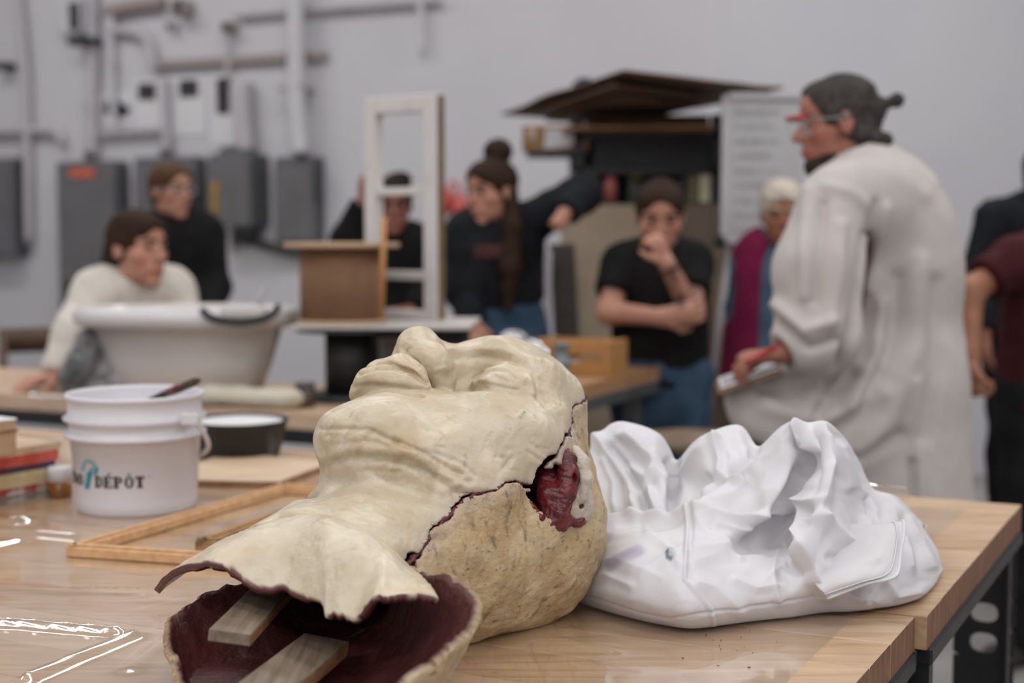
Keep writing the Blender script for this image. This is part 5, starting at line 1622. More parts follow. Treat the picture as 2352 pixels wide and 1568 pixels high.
for s_, e_ in (('sr', 'er'), ('sl', 'el')):
    v.cap(J[s_] + (J[e_] - J[s_]) * 0.25 + arr(-0.03 if s_ == 'sr' else 0.03, 0, 0), J[e_] + arr(-0.04 if s_ == 'sr' else 0.04, 0, 0), 0.07, 0.07, 0.01, 's')
finish(v, 'vest', m_fmagenta, t, 1)

# ---------------------------------------------------------------- two people cut off by the right edge
H = hframe(at(2520, 520, 4.35), (-0.6, -0.5, -0.5))
J = dict(nb=at(2440, 560, 4.38), sr=at(2330, 600, 4.30), sl=at(2480, 640, 4.5), er=at(2228, 668, 4.24), wr=at(2232, 820, 4.18), el=at(2500, 780, 4.4), wl=at(2460, 880, 4.3), pel=at(2400, 900, 4.46))
t, body, top, tro = person('bending person in a maroon t-shirt cut off by the right picture edge', H, J, m_skin3, m_fmaroon, m_fdark, sleeve='short', torso_w=0.19,
    hand_r=(arr(0.1, -0.05, -1), arr(0.9, -0.2, 0), 1.1, 1, 1.05), hand_l=(arr(-0.4, -0.5, -0.6), arr(-0.5, 0.5, 0), 0.6, 1))
v = hair_vol(H, (-11, -14, -8), (11, 12, 15)); hair_base(v, H); hair_done(v, m_hblack, t, H, 18)
face_parts(body, H, m_hblack)
H = hframe(at(2408, 405, 5.25), (0.75, 0.5, 0.0))
J = dict(nb=at(2395, 478, 5.28), sr=at(2470, 520, 5.10), sl=at(2288, 506, 5.34), er=at(2500, 650, 5.2), wr=at(2480, 760, 5.2), el=at(2252, 640, 5.30), wl=at(2262, 760, 5.2), pel=at(2370, 820, 5.34))
t, body, top, tro = person('person in a dark jacket standing behind the maroon shirt', H, J, m_skin2, m_fnavy, m_fdark, torso_w=0.19, arm_r=0.072,
    hand_r=(arr(0, -0.2, -1), arr(-1, 0, 0), 0.4, 1), hand_l=(arr(0, -0.2, -1), arr(1, 0, 0), 0.4, -1))
v = hair_vol(H, (-11, -14, -16), (11, 12, 15)); hair_base(v, H); v.ell((0, -5, -7), (6, 4, 5), 2, 'u', H); hair_done(v, m_hblack, t, H, 19)
face_parts(body, H, m_hblack)

# ================================================================== props on the front bench
m_pail = M('white pail plastic', (208, 205, 209), (212, 209, 213), rough=0.35, scale=3, sss=0.05)
m_ink = M('black print', (26, 26, 28), rough=0.5)
m_teal = M('teal print', (34, 122, 138), (44, 132, 148), rough=0.5)
m_teald = M('grey teal print', (112, 150, 152), (120, 158, 160), rough=0.5)
PC = arr(-0.668, 2.505, TZ)
pail = thing('paint_pail', 'white plastic paint pail with black and teal lettering and a wire bail', 'bucket', PC)
PR0, PR1, PH = 0.104, 0.117, 0.205
def pr(z):
    return PR0 + (PR1 - PR0) * z / PH
prof = [(0.0001, 0.004), (PR0 - 0.006, 0.004), (PR0 - 0.004, 0.0), (PR0 - 0.001, 0.003), (pr(0.02), 0.02), (pr(0.128), 0.128), (pr(0.132) + 0.010, 0.131), (pr(0.136) + 0.0105, 0.136), (pr(0.140) + 0.001, 0.140),
        (pr(0.155), 0.155), (pr(0.160) + 0.009, 0.160), (pr(0.165) + 0.0095, 0.165), (pr(0.168) + 0.001, 0.170), (pr(0.196), 0.196), (pr(0.20) + 0.004, 0.199), (pr(0.20) + 0.0045, 0.203), (pr(0.2) + 0.002, 0.206), (pr(0.2) - 0.001, 0.2055), (pr(0.2) - 0.003, 0.200), (PR0 - 0.003, 0.02), (0.0001, 0.012)]
mb = MB(); mb.lathe(prof, PC, n=72); mb.build('body', m_pail, pail, True)
vdir = unit(arr(-PC[0], -PC[1], 0)); vright = unit(np.cross(vdir, UP)) * 1.0
if (vright @ arr(1, 0, 0)) < 0:
    vright = -vright
def cyl(u, v, off=0.0008):
    """u metres around from the middle of the side that faces us (right +), v height"""
    r = pr(v) + off; a = u / pr(v)
    return PC + (vdir * math.cos(a) + vright * math.sin(a)) * r + UP * v
def decal(name, polys, mat, parent):
    mb = MB()
    for P in polys:                     # quads strips: list of (left points, right points)
        L, R_ = P
        n = len(L)
        for i in range(n - 1):
            for s in range(3):          # bend along the wall
                a0, a1 = s / 3, (s + 1) / 3
                q = [(np.array(L[i]) * (1 - a) + np.array(R_[i]) * a) for a in (a0, a1)] + [(np.array(L[i + 1]) * (1 - a) + np.array(R_[i + 1]) * a) for a in (a1, a0)]
                mb.add([cyl(*p) for p in q], [(0, 1, 2, 3)])
    return mb.build(name, mat, parent)
def rect(x, y, w, h_):
    return ([(x, y), (x, y + h_)], [(x + w, y), (x + w, y + h_)])
def arc(cx, cy, rx, ry, tx, ty, a0, a1, n=12):
    A = [math.radians(a0 + (a1 - a0) * i / n) for i in range(n + 1)]
    return ([(cx + rx * math.cos(a), cy + ry * math.sin(a)) for a in A], [(cx + (rx - tx) * math.cos(a), cy + (ry - ty) * math.sin(a)) for a in A])
LH, LW = 0.0205, 0.0150
def letter(ch, x, y):
    s = 0.0062; f = 0.0026
    S = lambda xx: [rect(xx - 0.0018, y, s + 0.0036, f), rect(xx - 0.0018, y + LH - f, s + 0.0036, f), rect(xx, y, s, LH)]
    if ch == 'D':
        return S(x) + [arc(x + s, y + LH / 2, LW - s, LH / 2, 0.0045, 0.0024, -90, 90)]
    if ch == 'E':
        return S(x) + [rect(x + s, y, LW - s - 0.001, f), rect(x + s, y + LH - f, LW - s - 0.001, f), rect(x + s, y + LH / 2 - f / 2, LW * 0.4, f), rect(x + LW - 0.0035, y, 0.0022, 0.006), rect(x + LW - 0.0035, y + LH - 0.006, 0.0022, 0.006),
                       ([(x + 0.005, y + LH + 0.002), (x + 0.009, y + LH + 0.0065)], [(x + 0.0075, y + LH + 0.002), (x + 0.0125, y + LH + 0.0065)])]
    if ch == 'P':
        return S(x) + [arc(x + s, y + LH * 0.70, LW - s - 0.001, LH * 0.30, 0.0045, 0.0024, -90, 90)]
    if ch == 'R':
        return letter('P', x, y) + [([(x + 0.007, y + LH * 0.42), (x + LW - 0.004, y)], [(x + 0.0115, y + LH * 0.42), (x + LW, y)])]
    if ch == 'O':
        return [arc(x + LW / 2, y + LH / 2, LW / 2, LH / 2, 0.0046, 0.0024, 0, 360, 28)]
    if ch == 'Ô':
        return letter('O', x, y) + [([(x + 0.003, y + LH + 0.0018), (x + LW / 2, y + LH + 0.006)], [(x + 0.0055, y + LH + 0.0018), (x + LW / 2 + 0.001, y + LH + 0.0075)]), ([(x + LW - 0.0055, y + LH + 0.0018), (x + LW / 2 - 0.001, y + LH + 0.0075)], [(x + LW - 0.003, y + LH + 0.0018), (x + LW / 2, y + LH + 0.006)])]
    if ch == 'T':
        return [rect(x, y + LH - f, LW, f), rect(x, y + LH - 0.006, 0.0024, 0.006), rect(x + LW - 0.0024, y + LH - 0.006, 0.0024, 0.006), rect(x + LW / 2 - s / 2, y, s, LH), rect(x + LW / 2 - s / 2 - 0.0018, y, s + 0.0036, f)]
    if ch == 'N':
        return [rect(x, y, 0.0028, LH), rect(x + LW - 0.0028, y, 0.0028, LH), ([(x, y + LH), (x + LW - 0.0045, y)], [(x + 0.0045, y + LH), (x + LW, y)])]
    return []
ty = 0.052
polys = []
for i, ch in enumerate('DEPÔT'):
    polys += letter(ch, -0.0735 + i * 0.0178, ty)
for i, ch in enumerate('RENO'):
    polys += letter(ch, -0.0735 - 0.0340 - (4 - i) * 0.0178 + 0.006, ty)
decal('lettering', polys, m_ink, pail)['kind'] = 'stuff'
hx = -0.0905
decal('hammer_handle', [([(hx - 0.011, ty - 0.004), (hx - 0.001, ty + 0.027)], [(hx + 0.002, ty - 0.004), (hx + 0.012, ty + 0.027)])], m_teal, pail)
decal('hammer_head', [arc(hx + 0.003, ty + 0.030, 0.019, 0.018, 0.007, 0.007, 20, 178, 14), ([(hx - 0.020, ty + 0.026), (hx - 0.016, ty + 0.036)], [(hx - 0.009, ty + 0.026), (hx - 0.008, ty + 0.036)])], m_teald, pail)
decal('hammer_claw', [([(hx + 0.013, ty + 0.024), (hx + 0.017, ty + 0.036)], [(hx + 0.020, ty + 0.022), (hx + 0.025, ty + 0.034)]), ([(hx + 0.004, ty + 0.026), (hx + 0.008, ty + 0.034)], [(hx + 0.010, ty + 0.026), (hx + 0.013, ty + 0.034)])], m_teal, pail)
decal('trademark', [rect(0.0175, ty + 0.0195, 0.0035, 0.0008), rect(0.022, ty + 0.0195, 0.003, 0.0008)], m_ink, pail)
hp = [cyl(0.085, 0.150, 0.003), cyl(0.105, 0.148, 0.008), cyl(0.120, 0.132, 0.020), cyl(0.128, 0.112, 0.030), cyl(0.130, 0.090, 0.030), cyl(0.128, 0.078, 0.020), cyl(0.124, 0.074, 0.006)]
hp = [at(436, 960, 2.43), at(449, 972, 2.44), at(466, 992, 2.46), at(477, 1014, 2.48), at(477, 1030, 2.50), at(464, 1043, 2.52), at(447, 1049, 2.55), at(430, 1052, 2.60)]
mb = MB(); mb.tube(catmull(np.array(hp), 40), 0.0045, 8); mb.build('bail_handle', m_pail, pail, True)
mb = MB(); mb.box(at(436, 962, 2.425), (0.03, 0.008, 0.02), (1, 0, 0), (0, 1, 0), UP, ch=0.003); mb.build('bail_lug', m_pail, pail)
br = thing('paint_brush', 'paint brush with a dark and red handle resting on the pail rim', 'brush', at(400, 898, 2.50))
b0, b1, b2, b3 = at(330, 925, 2.55), at(385, 902, 2.50), at(425, 886, 2.46), at(458, 872, 2.43)
mb = MB(); mb.tube([b0, (b0 + b1) / 2, b1], [0.004, 0.006, 0.007], 8); mb.build('handle', m_black, br, True)
mb = MB(); mb.tube([b1, (b1 + b2) / 2, b2], [0.0072, 0.0082, 0.0075], 8); mb.build('ferrule', M('dark red paint', (112, 34, 36), (70, 26, 26), rough=0.4, scale=60), br, True)
mb = MB(); mb.tube([b2, b2 * 0.4 + b3 * 0.6, b3], [0.0074, 0.0078, 0.0035], 8); mb.build('bristles', M('stiff bristles', (84, 70, 46), (58, 50, 36), rough=0.8, scale=80), br, True)

# black rubber bowl with white plaster
BC = arr(-0.592, 3.06, TZ)
bowl = thing('mixing_bowl', 'black rubber bowl filled with white plaster behind the pail', 'bowl', BC)
mb = MB(); mb.lathe([(0.0001, 0.0), (0.080, 0.0), (0.086, 0.006), (0.104, 0.078), (0.107, 0.080), (0.1075, 0.084), (0.104, 0.084), (0.098, 0.074), (0.080, 0.02), (0.0001, 0.016)], BC, n=48); mb.build('body', M('black rubber', (26, 26, 27), (34, 33, 33), rough=0.5), bowl, True)
mb = MB(); mb.lathe([(0.099, 0.074), (0.094, 0.079), (0.05, 0.083), (0.02, 0.087), (0.0001, 0.086)], BC, n=36); mb.build('plaster', m_paper, bowl, True)

# plywood sheet and stretcher frames
m_ply = M('pale plywood', (198, 170, 140), (212, 188, 160), rough=0.5, scale=4, stretch=(2, 9, 9), detail=6)
m_plyedge = M('plywood edge', (128, 92, 64), (150, 112, 80), rough=0.6, scale=30)
q = [onz(330, 1100, TZ + 0.013), onz(640, 1106, TZ + 0.013), onz(770, 1058, TZ + 0.013), onz(540, 1041, TZ + 0.013), onz(500, 1046, TZ + 0.013), onz(452, 1063, TZ + 0.013), onz(360, 1070, TZ + 0.013)]
mb = MB(); mb.prism([p - UP * 0.0125 for p in q], UP * 0.0125)
o = mb.build('plywood_sheet', [m_ply, m_plyedge], loc=q[0] - UP * 0.0125)
for p in o.data.polygons:
    if abs(p.normal.z) < 0.5:
        p.material_index = 1
tag(o, 'pale plywood offcut lying behind the pail', 'plywood')
m_bar = M('pine stretcher bar', (190, 146, 100), (206, 166, 122), rough=0.5, scale=8, stretch=(8, 8, 8), detail=5)
m_barold = M('old stained stretcher bar', (86, 70, 50), (168, 126, 82), rough=0.6, scale=26, detail=6, lo=0.42, hi=0.58)
def stretcher(A_, B_, D_, w, th, label, mat):
    A_, B_, D_ = [np.array([p[0], p[1], TZ]) for p in (A_, B_, D_)]
    t = thing('stretcher_frame', label, 'wooden frame', A_)
    Cc = B_ + (D_ - A_)
    for a, b in ((A_, B_), (A_, D_), (B_, Cc), (D_, Cc)):
        d = unit(b - a); s = np.cross(UP, d)
        mb = MB()
        mb.box((a + b) / 2 + UP * (th / 2 + 0.0005), (np.linalg.norm(b - a) + w, w, th), d, s, UP, ch=0.002)
        o = mb.build('bar', mat, t)
        mb = MB(); mb.box((a + b) / 2 + UP * (th + 0.002), (np.linalg.norm(b - a) + w, w * 0.45, 0.004), d, s, UP, ch=0.001); mb.build('bead', mat, o)
    return t
A_ = onz(172, 1262, TZ + 0.01); B_ = onz(652, 1122, TZ + 0.01); D_ = onz(470, 1282, TZ + 0.01)
D_ = A_ + unit(D_ - A_) * 0.36
stretcher(A_, B_, D_, 0.020, 0.016, 'light pine stretcher frame lying on the bench in front of the pail', m_bar)
A_ = onz(470, 1250, TZ + 0.01); B_ = onz(720, 1158, TZ + 0.01); D_ = onz(610, 1255, TZ + 0.01)
D_ = A_ + unit(D_ - A_) * 0.17
stretcher(A_, B_, D_, 0.022, 0.017, 'smaller paint-stained stretcher frame beside the bust', m_barold)

# books at the left edge
bk = [((0, 1143), 0.014, 0.0, 'grey-covered book at the bottom of the stack', (120, 112, 102), (176, 170, 160)), ((0, 1128), 0.013, 0.01, 'book with a red-striped spine in the stack', (150, 60, 58), (196, 186, 172)),
      ((0, 1110), 0.026, 0.004, 'thick cream book in the middle of the stack', (196, 176, 132), (204, 190, 150)), ((0, 1080), 0.012, 0.02, 'dark purple book in the stack', (84, 44, 56), (60, 58, 84)), ((0, 1064), 0.020, 0.012, 'red-orange book near the top of the stack', (190, 74, 58), (206, 96, 84)), ((0, 1044), 0.012, 0.006, 'thin tan book on top of the stack', (190, 160, 128), (202, 176, 146))]
z = TZ
dB = unit(arr(0.55, 0.83, 0)); sB = arr(-dB[1], dB[0], 0)
corner = arr(*onz(150, 1132, TZ)[:2], 0) + sB * 0.002
m_pages = M('book pages', (206, 192, 166), (214, 202, 178), rough=0.8, scale=80, stretch=(1, 1, 30))
for (pp, th, sh, lab, c1, c2) in bk:
    t = thing('book', lab, 'book', corner + UP * z, 'stacked books at the left edge')
    L, W = 0.30, 0.21
    c = corner + dB * (-L / 2 - sh) + sB * (W / 2) + UP * (z + th / 2)
    mb = MB(); mb.box(c, (L - 0.006, W - 0.006, th * 0.8), dB, sB, UP); mb.build('pages', m_pages, t)
    mm = M('cover ' + lab, c1, c2, rough=0.5, scale=20, lo=0.48, hi=0.52)
    mb = MB(); mb.box(c + UP * th * 0.45, (L, W, th * 0.1), dB, sB, UP); mb.build('cover', mm, t)
    mb = MB(); mb.box(c - UP * th * 0.45, (L, W, th * 0.1), dB, sB, UP); mb.build('cover', mm, t)
    mb = MB(); mb.box(c - sB * (W / 2 - 0.001), (L, 0.003, th), dB, sB, UP); mb.build('spine', mm, t)
    z += th
ZB = z
m_kraft = M('kraft cardboard', (172, 140, 108), (184, 152, 120), rough=0.7, scale=14, bump=0.05)
cc = arr(*onz(40, 1046, ZB)[:2], 0)
bx = thing('small_carton', 'small kraft carton standing on the stacked books', 'box', cc + UP * ZB)
c = cc + dB * -0.07 + sB * 0.06 + UP * (ZB + 0.033)
mb = MB(); mb.box(c, (0.14, 0.12, 0.060), dB, sB, UP, ch=0.002); mb.build('body', m_kraft, bx)
mb = MB(); mb.box(c + UP * 0.0315, (0.142, 0.122, 0.004), dB, sB, UP, ch=0.001); mb.build('lid', m_paper, bx)
mb = MB(); mb.box(c - sB * 0.061 + UP * 0.012, (0.142, 0.002, 0.004), dB, sB, UP); mb.build('flap_edge', m_plyedge, bx)
cj = arr(*onz(138, 1140, TZ)[:2], 0)
jr = thing('small_jar', 'small amber-filled jar next to the pail base', 'jar', cj + UP * TZ)
mb = MB(); mb.lathe([(0.0001, 0), (0.020, 0), (0.022, 0.004), (0.022, 0.030), (0.0001, 0.030)], cj + UP * (TZ + 0.0005), n=20); mb.build('contents', M('amber resin', (150, 100, 48), (120, 76, 36), rough=0.2), jr, True)
mb = MB(); mb.lathe([(0.0225, 0.030), (0.0225, 0.052), (0.020, 0.056), (0.0001, 0.057)], cj + UP * TZ, n=20); mb.build('cap', m_paper, jr, True)

# clear plastic film taped over the bench
m_film = bpy.data.materials.new('clear plastic film'); m_film.use_nodes = True
nt = m_film.node_tree; b = nt.nodes['Principled BSDF']
gl_ = nt.nodes.new('ShaderNodeBsdfGlossy'); gl_.inputs['Roughness'].default_value = 0.07; gl_.inputs['Color'].default_value = (0.9, 0.9, 0.92, 1)
tr_ = nt.nodes.new('ShaderNodeBsdfTransparent'); mx = nt.nodes.new('ShaderNodeMixShader'); fz = nt.nodes.new('ShaderNodeFresnel'); fz.inputs['IOR'].default_value = 1.38
ad = nt.nodes.new('ShaderNodeMath'); ad.operation = 'MULTIPLY_ADD'; ad.inputs[1].default_value = 0.34; ad.inputs[2].default_value = 0.01
nt.links.new(fz.outputs[0], ad.inputs[0]); nt.links.new(ad.outputs[0], mx.inputs[0])
nt.links.new(tr_.outputs[0], mx.inputs[1]); nt.links.new(gl_.outputs[0], mx.inputs[2]); nt.links.new(mx.outputs[0], nt.nodes['Material Output'].inputs['Surface'])
fo_ = arr(0.092, 1.115)                           # near right corner of the film
NA, NB_ = 230, 360
ea = np.linspace(0, 1.52, NA)[:, None]; eb = np.linspace(0.0, 2.3, NB_)[None, :]
FX = fo_[0] + E1[0] * ea + E2[0] * eb; FY = fo_[1] + E1[1] * ea + E2[1] * eb
FP = np.stack([FX, FY, np.full_like(FX, TZ + 0.0012)], -1).reshape(-1, 3)
fz_ = 0.0004 * (1 + Wave(55, 7, 3)(FP))
def ridge(pts, hgt, wd):
    global fz_
    P = [onz(x, y, TZ) for x, y in pts]
    Q2 = FP.copy(); Q2[:, 2] = 0
    d = poly_dist(Q2, [arr(p[0], p[1], 0) for p in P])
    fz_ = fz_ + hgt * np.exp(-(d / wd) ** 2)
for pts, hg, wd in [([(-40, 1436), (60, 1440), (140, 1448), (270, 1458)], 0.010, 0.009), ([(60, 1568), (100, 1552), (200, 1510), (310, 1466)], 0.011, 0.009), ([(-40, 1222), (60, 1228), (180, 1240)], 0.009, 0.012),
                    ([(-40, 1262), (40, 1245)], 0.006, 0.012), ([(-30, 1205), (50, 1200)], 0.010, 0.02), ([(0, 1350), (120, 1358), (300, 1362)], 0.002, 0.02), ([(1360, 1530), (1600, 1545), (1750, 1500)], 0.0015, 0.02),
                    ([(1120, 1500), (1260, 1470), (1420, 1500)], 0.003, 0.012), ([(400, 1420), (380, 1480), (300, 1540)], 0.003, 0.015)]:
    ridge(pts, hg, wd)
FP[:, 2] += fz_
I = np.arange(NA * NB_).reshape(NA, NB_)
FQ = np.stack([I[:-1, :-1], I[1:, :-1], I[1:, 1:], I[:-1, 1:]], -1).reshape(-1, 4).astype(np.int32)[:, ::-1]
o = obj('plastic_film', FP, FQ.copy(), m_film, None, True, loc=(fo_[0], fo_[1], TZ + 0.001))
tag(o, 'clear creased plastic film covering the front benches', 'plastic film')
# clear bag behind the coat
cwb = Wave(64, 30, 3)
G = []
for i, u in enumerate(np.linspace(0, 1, 40)):
    G.append([at(1955 + 135 * u, 1140 - 45 * math.sin(PI * min(1, 0.25 + w * 0.75)) * (1 - 0.35 * u) + 30 * abs(w - 0.5), 2.10 + 0.13 * w) for w in np.linspace(0, 1, 24)])
G = np.array(G); G[..., 2] += 0.008 * cwb(G.reshape(-1, 3)).reshape(G.shape[:2]); G[..., 2] = np.maximum(G[..., 2], TZ + 0.003)
V, Q, _ = solid_sheet(G, 0.0006)
tag(obj('plastic_bag', V, Q, m_film, None, True, loc=(0.62, 2.15, TZ)), 'clear crumpled plastic bag tucked behind the white coat', 'plastic bag')
# wax crumbs
m_crumb = M('dark wax crumbs', (92, 52, 44), (120, 76, 60), rough=0.6)
rc = random.Random(4)
mb = MB()
for k in range(16):
    px = rc.gauss(1690, 60); py = rc.gauss(1485, 22)
    p = onz(px, py, TZ + 0.0016); s = rc.uniform(0.0006, 0.0014)
    mb.box(p + UP * 0.0012, (s * rc.uniform(1, 3), s, s), (rc.random(), rc.random() - 0.5, 0), (rc.random() - 0.5, 1, 0), None)
o = mb.build('wax_crumbs', m_crumb, None, loc=onz(1690, 1485, TZ), kind='stuff')
o['label'] = 'scattered dark wax crumbs on the bench in front of the coat'; o['category'] = 'crumbs'

# ================================================================== middle bench: tub, reel, sash
m_tub = M('white acrylic tub', (206, 202, 200), (211, 207, 204), rough=0.22, scale=3)
TC = arr(-0.976, 4.28, TZ)
tX = unit(arr(-1, 0.12, 0)); 
tub = thing('wash_tub', 'white oval tub with a thick rolled rim on the pale bench', 'tub', TC)
def oval(rx, ry, z):
    return (rx, ry, z)
sec0 = [(0.0, 0.0, 0.004), (0.20, 0.11, 0.0), (0.222, 0.128, 0.008), (0.255, 0.155, 0.09), (0.283, 0.178, 0.175), (0.325, 0.212, 0.182), (0.337, 0.222, 0.190), (0.342, 0.226, 0.205), (0.338, 0.222, 0.222), (0.322, 0.208, 0.230), (0.295, 0.185, 0.226), (0.275, 0.17, 0.19), (0.235, 0.14, 0.06), (0.19, 0.10, 0.03), (0.0, 0.0, 0.026)]
sec = [(a, b, c * 1.14) for a, b, c in sec0]
n = 72; V = []; Fc = []
tY = np.cross(UP, tX)
for rx, ry, z in sec:
    for k in range(n):
        a = 2 * PI * k / n
        ca, sa = math.cos(a), math.sin(a)
        e = 0.82
        V.append(TC + tX * rx * np.sign(ca) * abs(ca) ** e + tY * ry * np.sign(sa) * abs(sa) ** e + UP * z)
for i in range(len(sec) - 1):
    for k in range(n):
        a = i * n + k; b_ = i * n + (k + 1) % n
        Fc.append((a, b_, b_ + n, a + n))
obj('shell', np.array(V), Fc, m_tub, tub, True)
hp = [at(466, 712, 4.06), at(480, 726, 4.035), at(515, 737, 4.02), at(560, 740, 4.015), at(605, 731, 4.02), at(630, 718, 4.035), at(638, 704, 4.06)]
mb = MB(); mb.tube(catmull(np.array(hp), 36), 0.011, 10); mb.build('carry_handle', m_black, tub, True)
mb = MB(); mb.box(at(560, 716, 4.05), (0.13, 0.03, 0.035), (1, -0.1, 0), (0.1, 1, 0), UP, ch=0.008); mb.build('handle_bracket', m_tub, tub)
mb = MB(); mb.tube([at(596, 700, 4.1), at(600, 672, 4.12), at(612, 662, 4.14)], 0.006, 8); mb.build('tap_hook', m_pipe, tub, True)

# rolled pale cloth at the bench edge
v = Vol(at(440, 950, 3.86) - 0.06, at(700, 880, 4.05) + 0.06, 0.006)
pA, pB = at(470, 912, 3.98), at(668, 908, 3.90)
pA[2] = pB[2] = TZ + 0.026
v.cap(pA, pB, 0.034, 0.034, 0.01, flat=0.75, fn=(0, 0, 1)); v.cap(pA + arr(0, 0.05, 0.0), pB + arr(0, 0.05, 0.0), 0.034, 0.034, 0.02, flat=0.75, fn=(0, 0, 1))
V, Q = v.mesh(); V = V + vnormals(V, Q) * (0.004 * Wave(31, 40, 3)(V))[:, None]; V[:, 2] = np.maximum(V[:, 2], TZ + 0.001)
tag(obj('rolled_cloth', V, Q, fabric('pale cream cloth', (196, 186, 168), (206, 198, 182)), None, True, loc=(pA + pB) / 2), 'pale rolled cloth lying at the bench edge under the tub', 'cloth')

# grey plastic sack left of the tub
v = Vol(at(120, 920, 4.1) - 0.05, at(320, 740, 4.4) + 0.08, 0.007)
c = at(212, 850, 4.24)
v.ell(c, (0.085, 0.07, 0.085)); v.cap(at(200, 785, 4.28), at(215, 830, 4.27), 0.035, 0.06, 0.05); v.cap(at(215, 800, 4.28), at(275, 868, 4.24), 0.04, 0.035, 0.05)
v.cap(at(185, 870, 4.25), at(270, 880, 4.25), 0.04, 0.04, 0.04)
V, Q = v.mesh(); fw = Wave(37, 26, 3); V = V + vnormals(V, Q) * (0.022 * (1 - np.abs(fw(V))) ** 2 - 0.008)[:, None]; V[:, 2] = np.maximum(V[:, 2], TZ + 0.001)
tag(obj('plastic_sack', V, Q, M('grey translucent plastic', (92, 92, 92), (160, 158, 158), rough=0.25, scale=9, lo=0.42, hi=0.6), None, True, loc=c - UP * 0.1), 'grey crumpled plastic sack standing left of the tub', 'plastic sack')

# black pedestal, board, reel, sash
m_mdf = M('brown fibreboard', (126, 92, 66), (136, 101, 74), rough=0.7, scale=6)
m_mdfl = M('pale fibreboard edge', (178, 150, 118), (188, 160, 128), rough=0.7)
BZ = at(780, 738, 4.2)[2]
ST = arr(at(800, 740, 4.12)[0], 4.12, TZ)
st = thing('pedestal', 'black spool-shaped pedestal holding up the pale board', 'pedestal', ST)
mb = MB(); mb.lathe([(0.0001, 0), (0.125, 0), (0.128, 0.004), (0.128, 0.016), (0.122, 0.020), (0.075, 0.022), (0.0001, 0.022)], ST, n=44); mb.build('base', m_blackmetal, st, True)
mb = MB(); mb.lathe([(0.068, 0.022), (0.068, BZ - TZ - 0.02)], ST, n=36); mb.build('column', m_black, st, True)
mb = MB(); mb.lathe([(0.0001, -0.0), (0.150, 0), (0.152, 0.004), (0.150, 0.009), (0.0001, 0.009)], ST + UP * (BZ - TZ - 0.022), n=44); mb.build('top_disc', m_black, st, True)
p0 = at(694, 738, 4.20); p1 = at(1092, 744, 4.16)
mb = MB(); bc = arr((p0[0] + p1[0]) / 2, 4.21, BZ - 0.0055); mb.box(bc, (p1[0] - p0[0], 0.42, 0.011), (1, -0.05, 0), (0.05, 1, 0), UP, ch=0.002)
tag(mb.build('pale_board', M('pale grey board', (188, 182, 176), (196, 190, 184), rough=0.6), None, loc=bc), 'thin pale board carrying the reel and the sash', 'board')
cb = arr(at(1012, 770, 4.16)[0], 4.18, (TZ + BZ - 0.013) / 2)
hgt = BZ - 0.013 - TZ
cr_ = thing('black_crate', 'black crate propping the right end of the pale board', 'crate', cb - UP * hgt / 2)
mb = MB(); mb.box(cb - UP * 0.01, (0.165, 0.2, hgt - 0.022), (1, 0, 0), (0, 1, 0), UP, ch=0.006); mb.build('body', m_black, cr_)
mb = MB(); mb.box(cb + UP * (hgt / 2 - 0.011), (0.175, 0.21, 0.02), (1, 0, 0), (0, 1, 0), UP, ch=0.004); mb.build('rim', m_blackmetal, cr_)
wj = arr(at(905, 780, 4.3)[0], 4.32, TZ)
jj = thing('white_tin', 'white tin half hidden behind the nose of the bust', 'tin', wj)
mb = MB(); mb.lathe([(0.0001, 0), (0.046, 0), (0.048, 0.004), (0.048, 0.15), (0.0001, 0.15)], wj, n=28); mb.build('body', m_white, jj, True)
mb = MB(); mb.lathe([(0.0495, 0.145), (0.0495, 0.16), (0.044, 0.163), (0.0001, 0.160)], wj, n=28); mb.build('lid', m_pipe, jj, True)
dj = arr(at(722, 880, 3.98)[0], 4.0, TZ)
jj = thing('dark_tin', 'small dark brown tin beside the pedestal base', 'tin', dj)
mb = MB(); mb.lathe([(0.0001, 0), (0.026, 0), (0.027, 0.003), (0.027, 0.062), (0.0001, 0.062)], dj + arr(-0.02, -0.06, 0), n=24); mb.build('body', M('rusty tin', (84, 66, 50), (58, 46, 38), rough=0.5, scale=30), jj, True)
mb = MB(); mb.lathe([(0.0285, 0.058), (0.0285, 0.068), (0.0001, 0.069)], dj + arr(-0.02, -0.06, 0), n=24); mb.build('lid', m_greyd, jj, True)

RC = arr(at(787, 730, 4.16)[0], 4.16, BZ)
reel = thing('cable_reel', 'brown fibreboard reel with a wide round top flange', 'reel', RC)
RT = at(787, 558, 4.16)[2]
RHh = RT - BZ
mb = MB(); mb.lathe([(0.0001, 0.0), (0.130, 0.0), (0.132, 0.003), (0.130, 0.010), (0.0001, 0.010)], RC, n=48); mb.build('lower_flange', m_mdfl, reel, True)
mb = MB(); mb.lathe([(0.1235, 0.010), (0.1235, RHh - 0.013)], RC, n=48); mb.build('drum', m_mdf, reel, True)
mb = MB(); mb.lathe([(0.0001, 0.0), (0.166, 0.0), (0.168, 0.003), (0.168, 0.011), (0.166, 0.014), (0.0001, 0.014)], RC + UP * (RHh - 0.013), n=48); mb.build('top_flange', m_mdfl, reel, True)
dw = MB(); dw.tube([at(876, 733, 4.02), at(882, 500, 4.03)], 0.0085, 10)
p_ = at(876, 733, 4.02); 
tag(dw.build('wooden_dowel', M('orange wood', (176, 122, 66), (190, 138, 82), rough=0.5), None, True, loc=p_), 'thin orange-brown dowel standing against the reel', 'dowel')

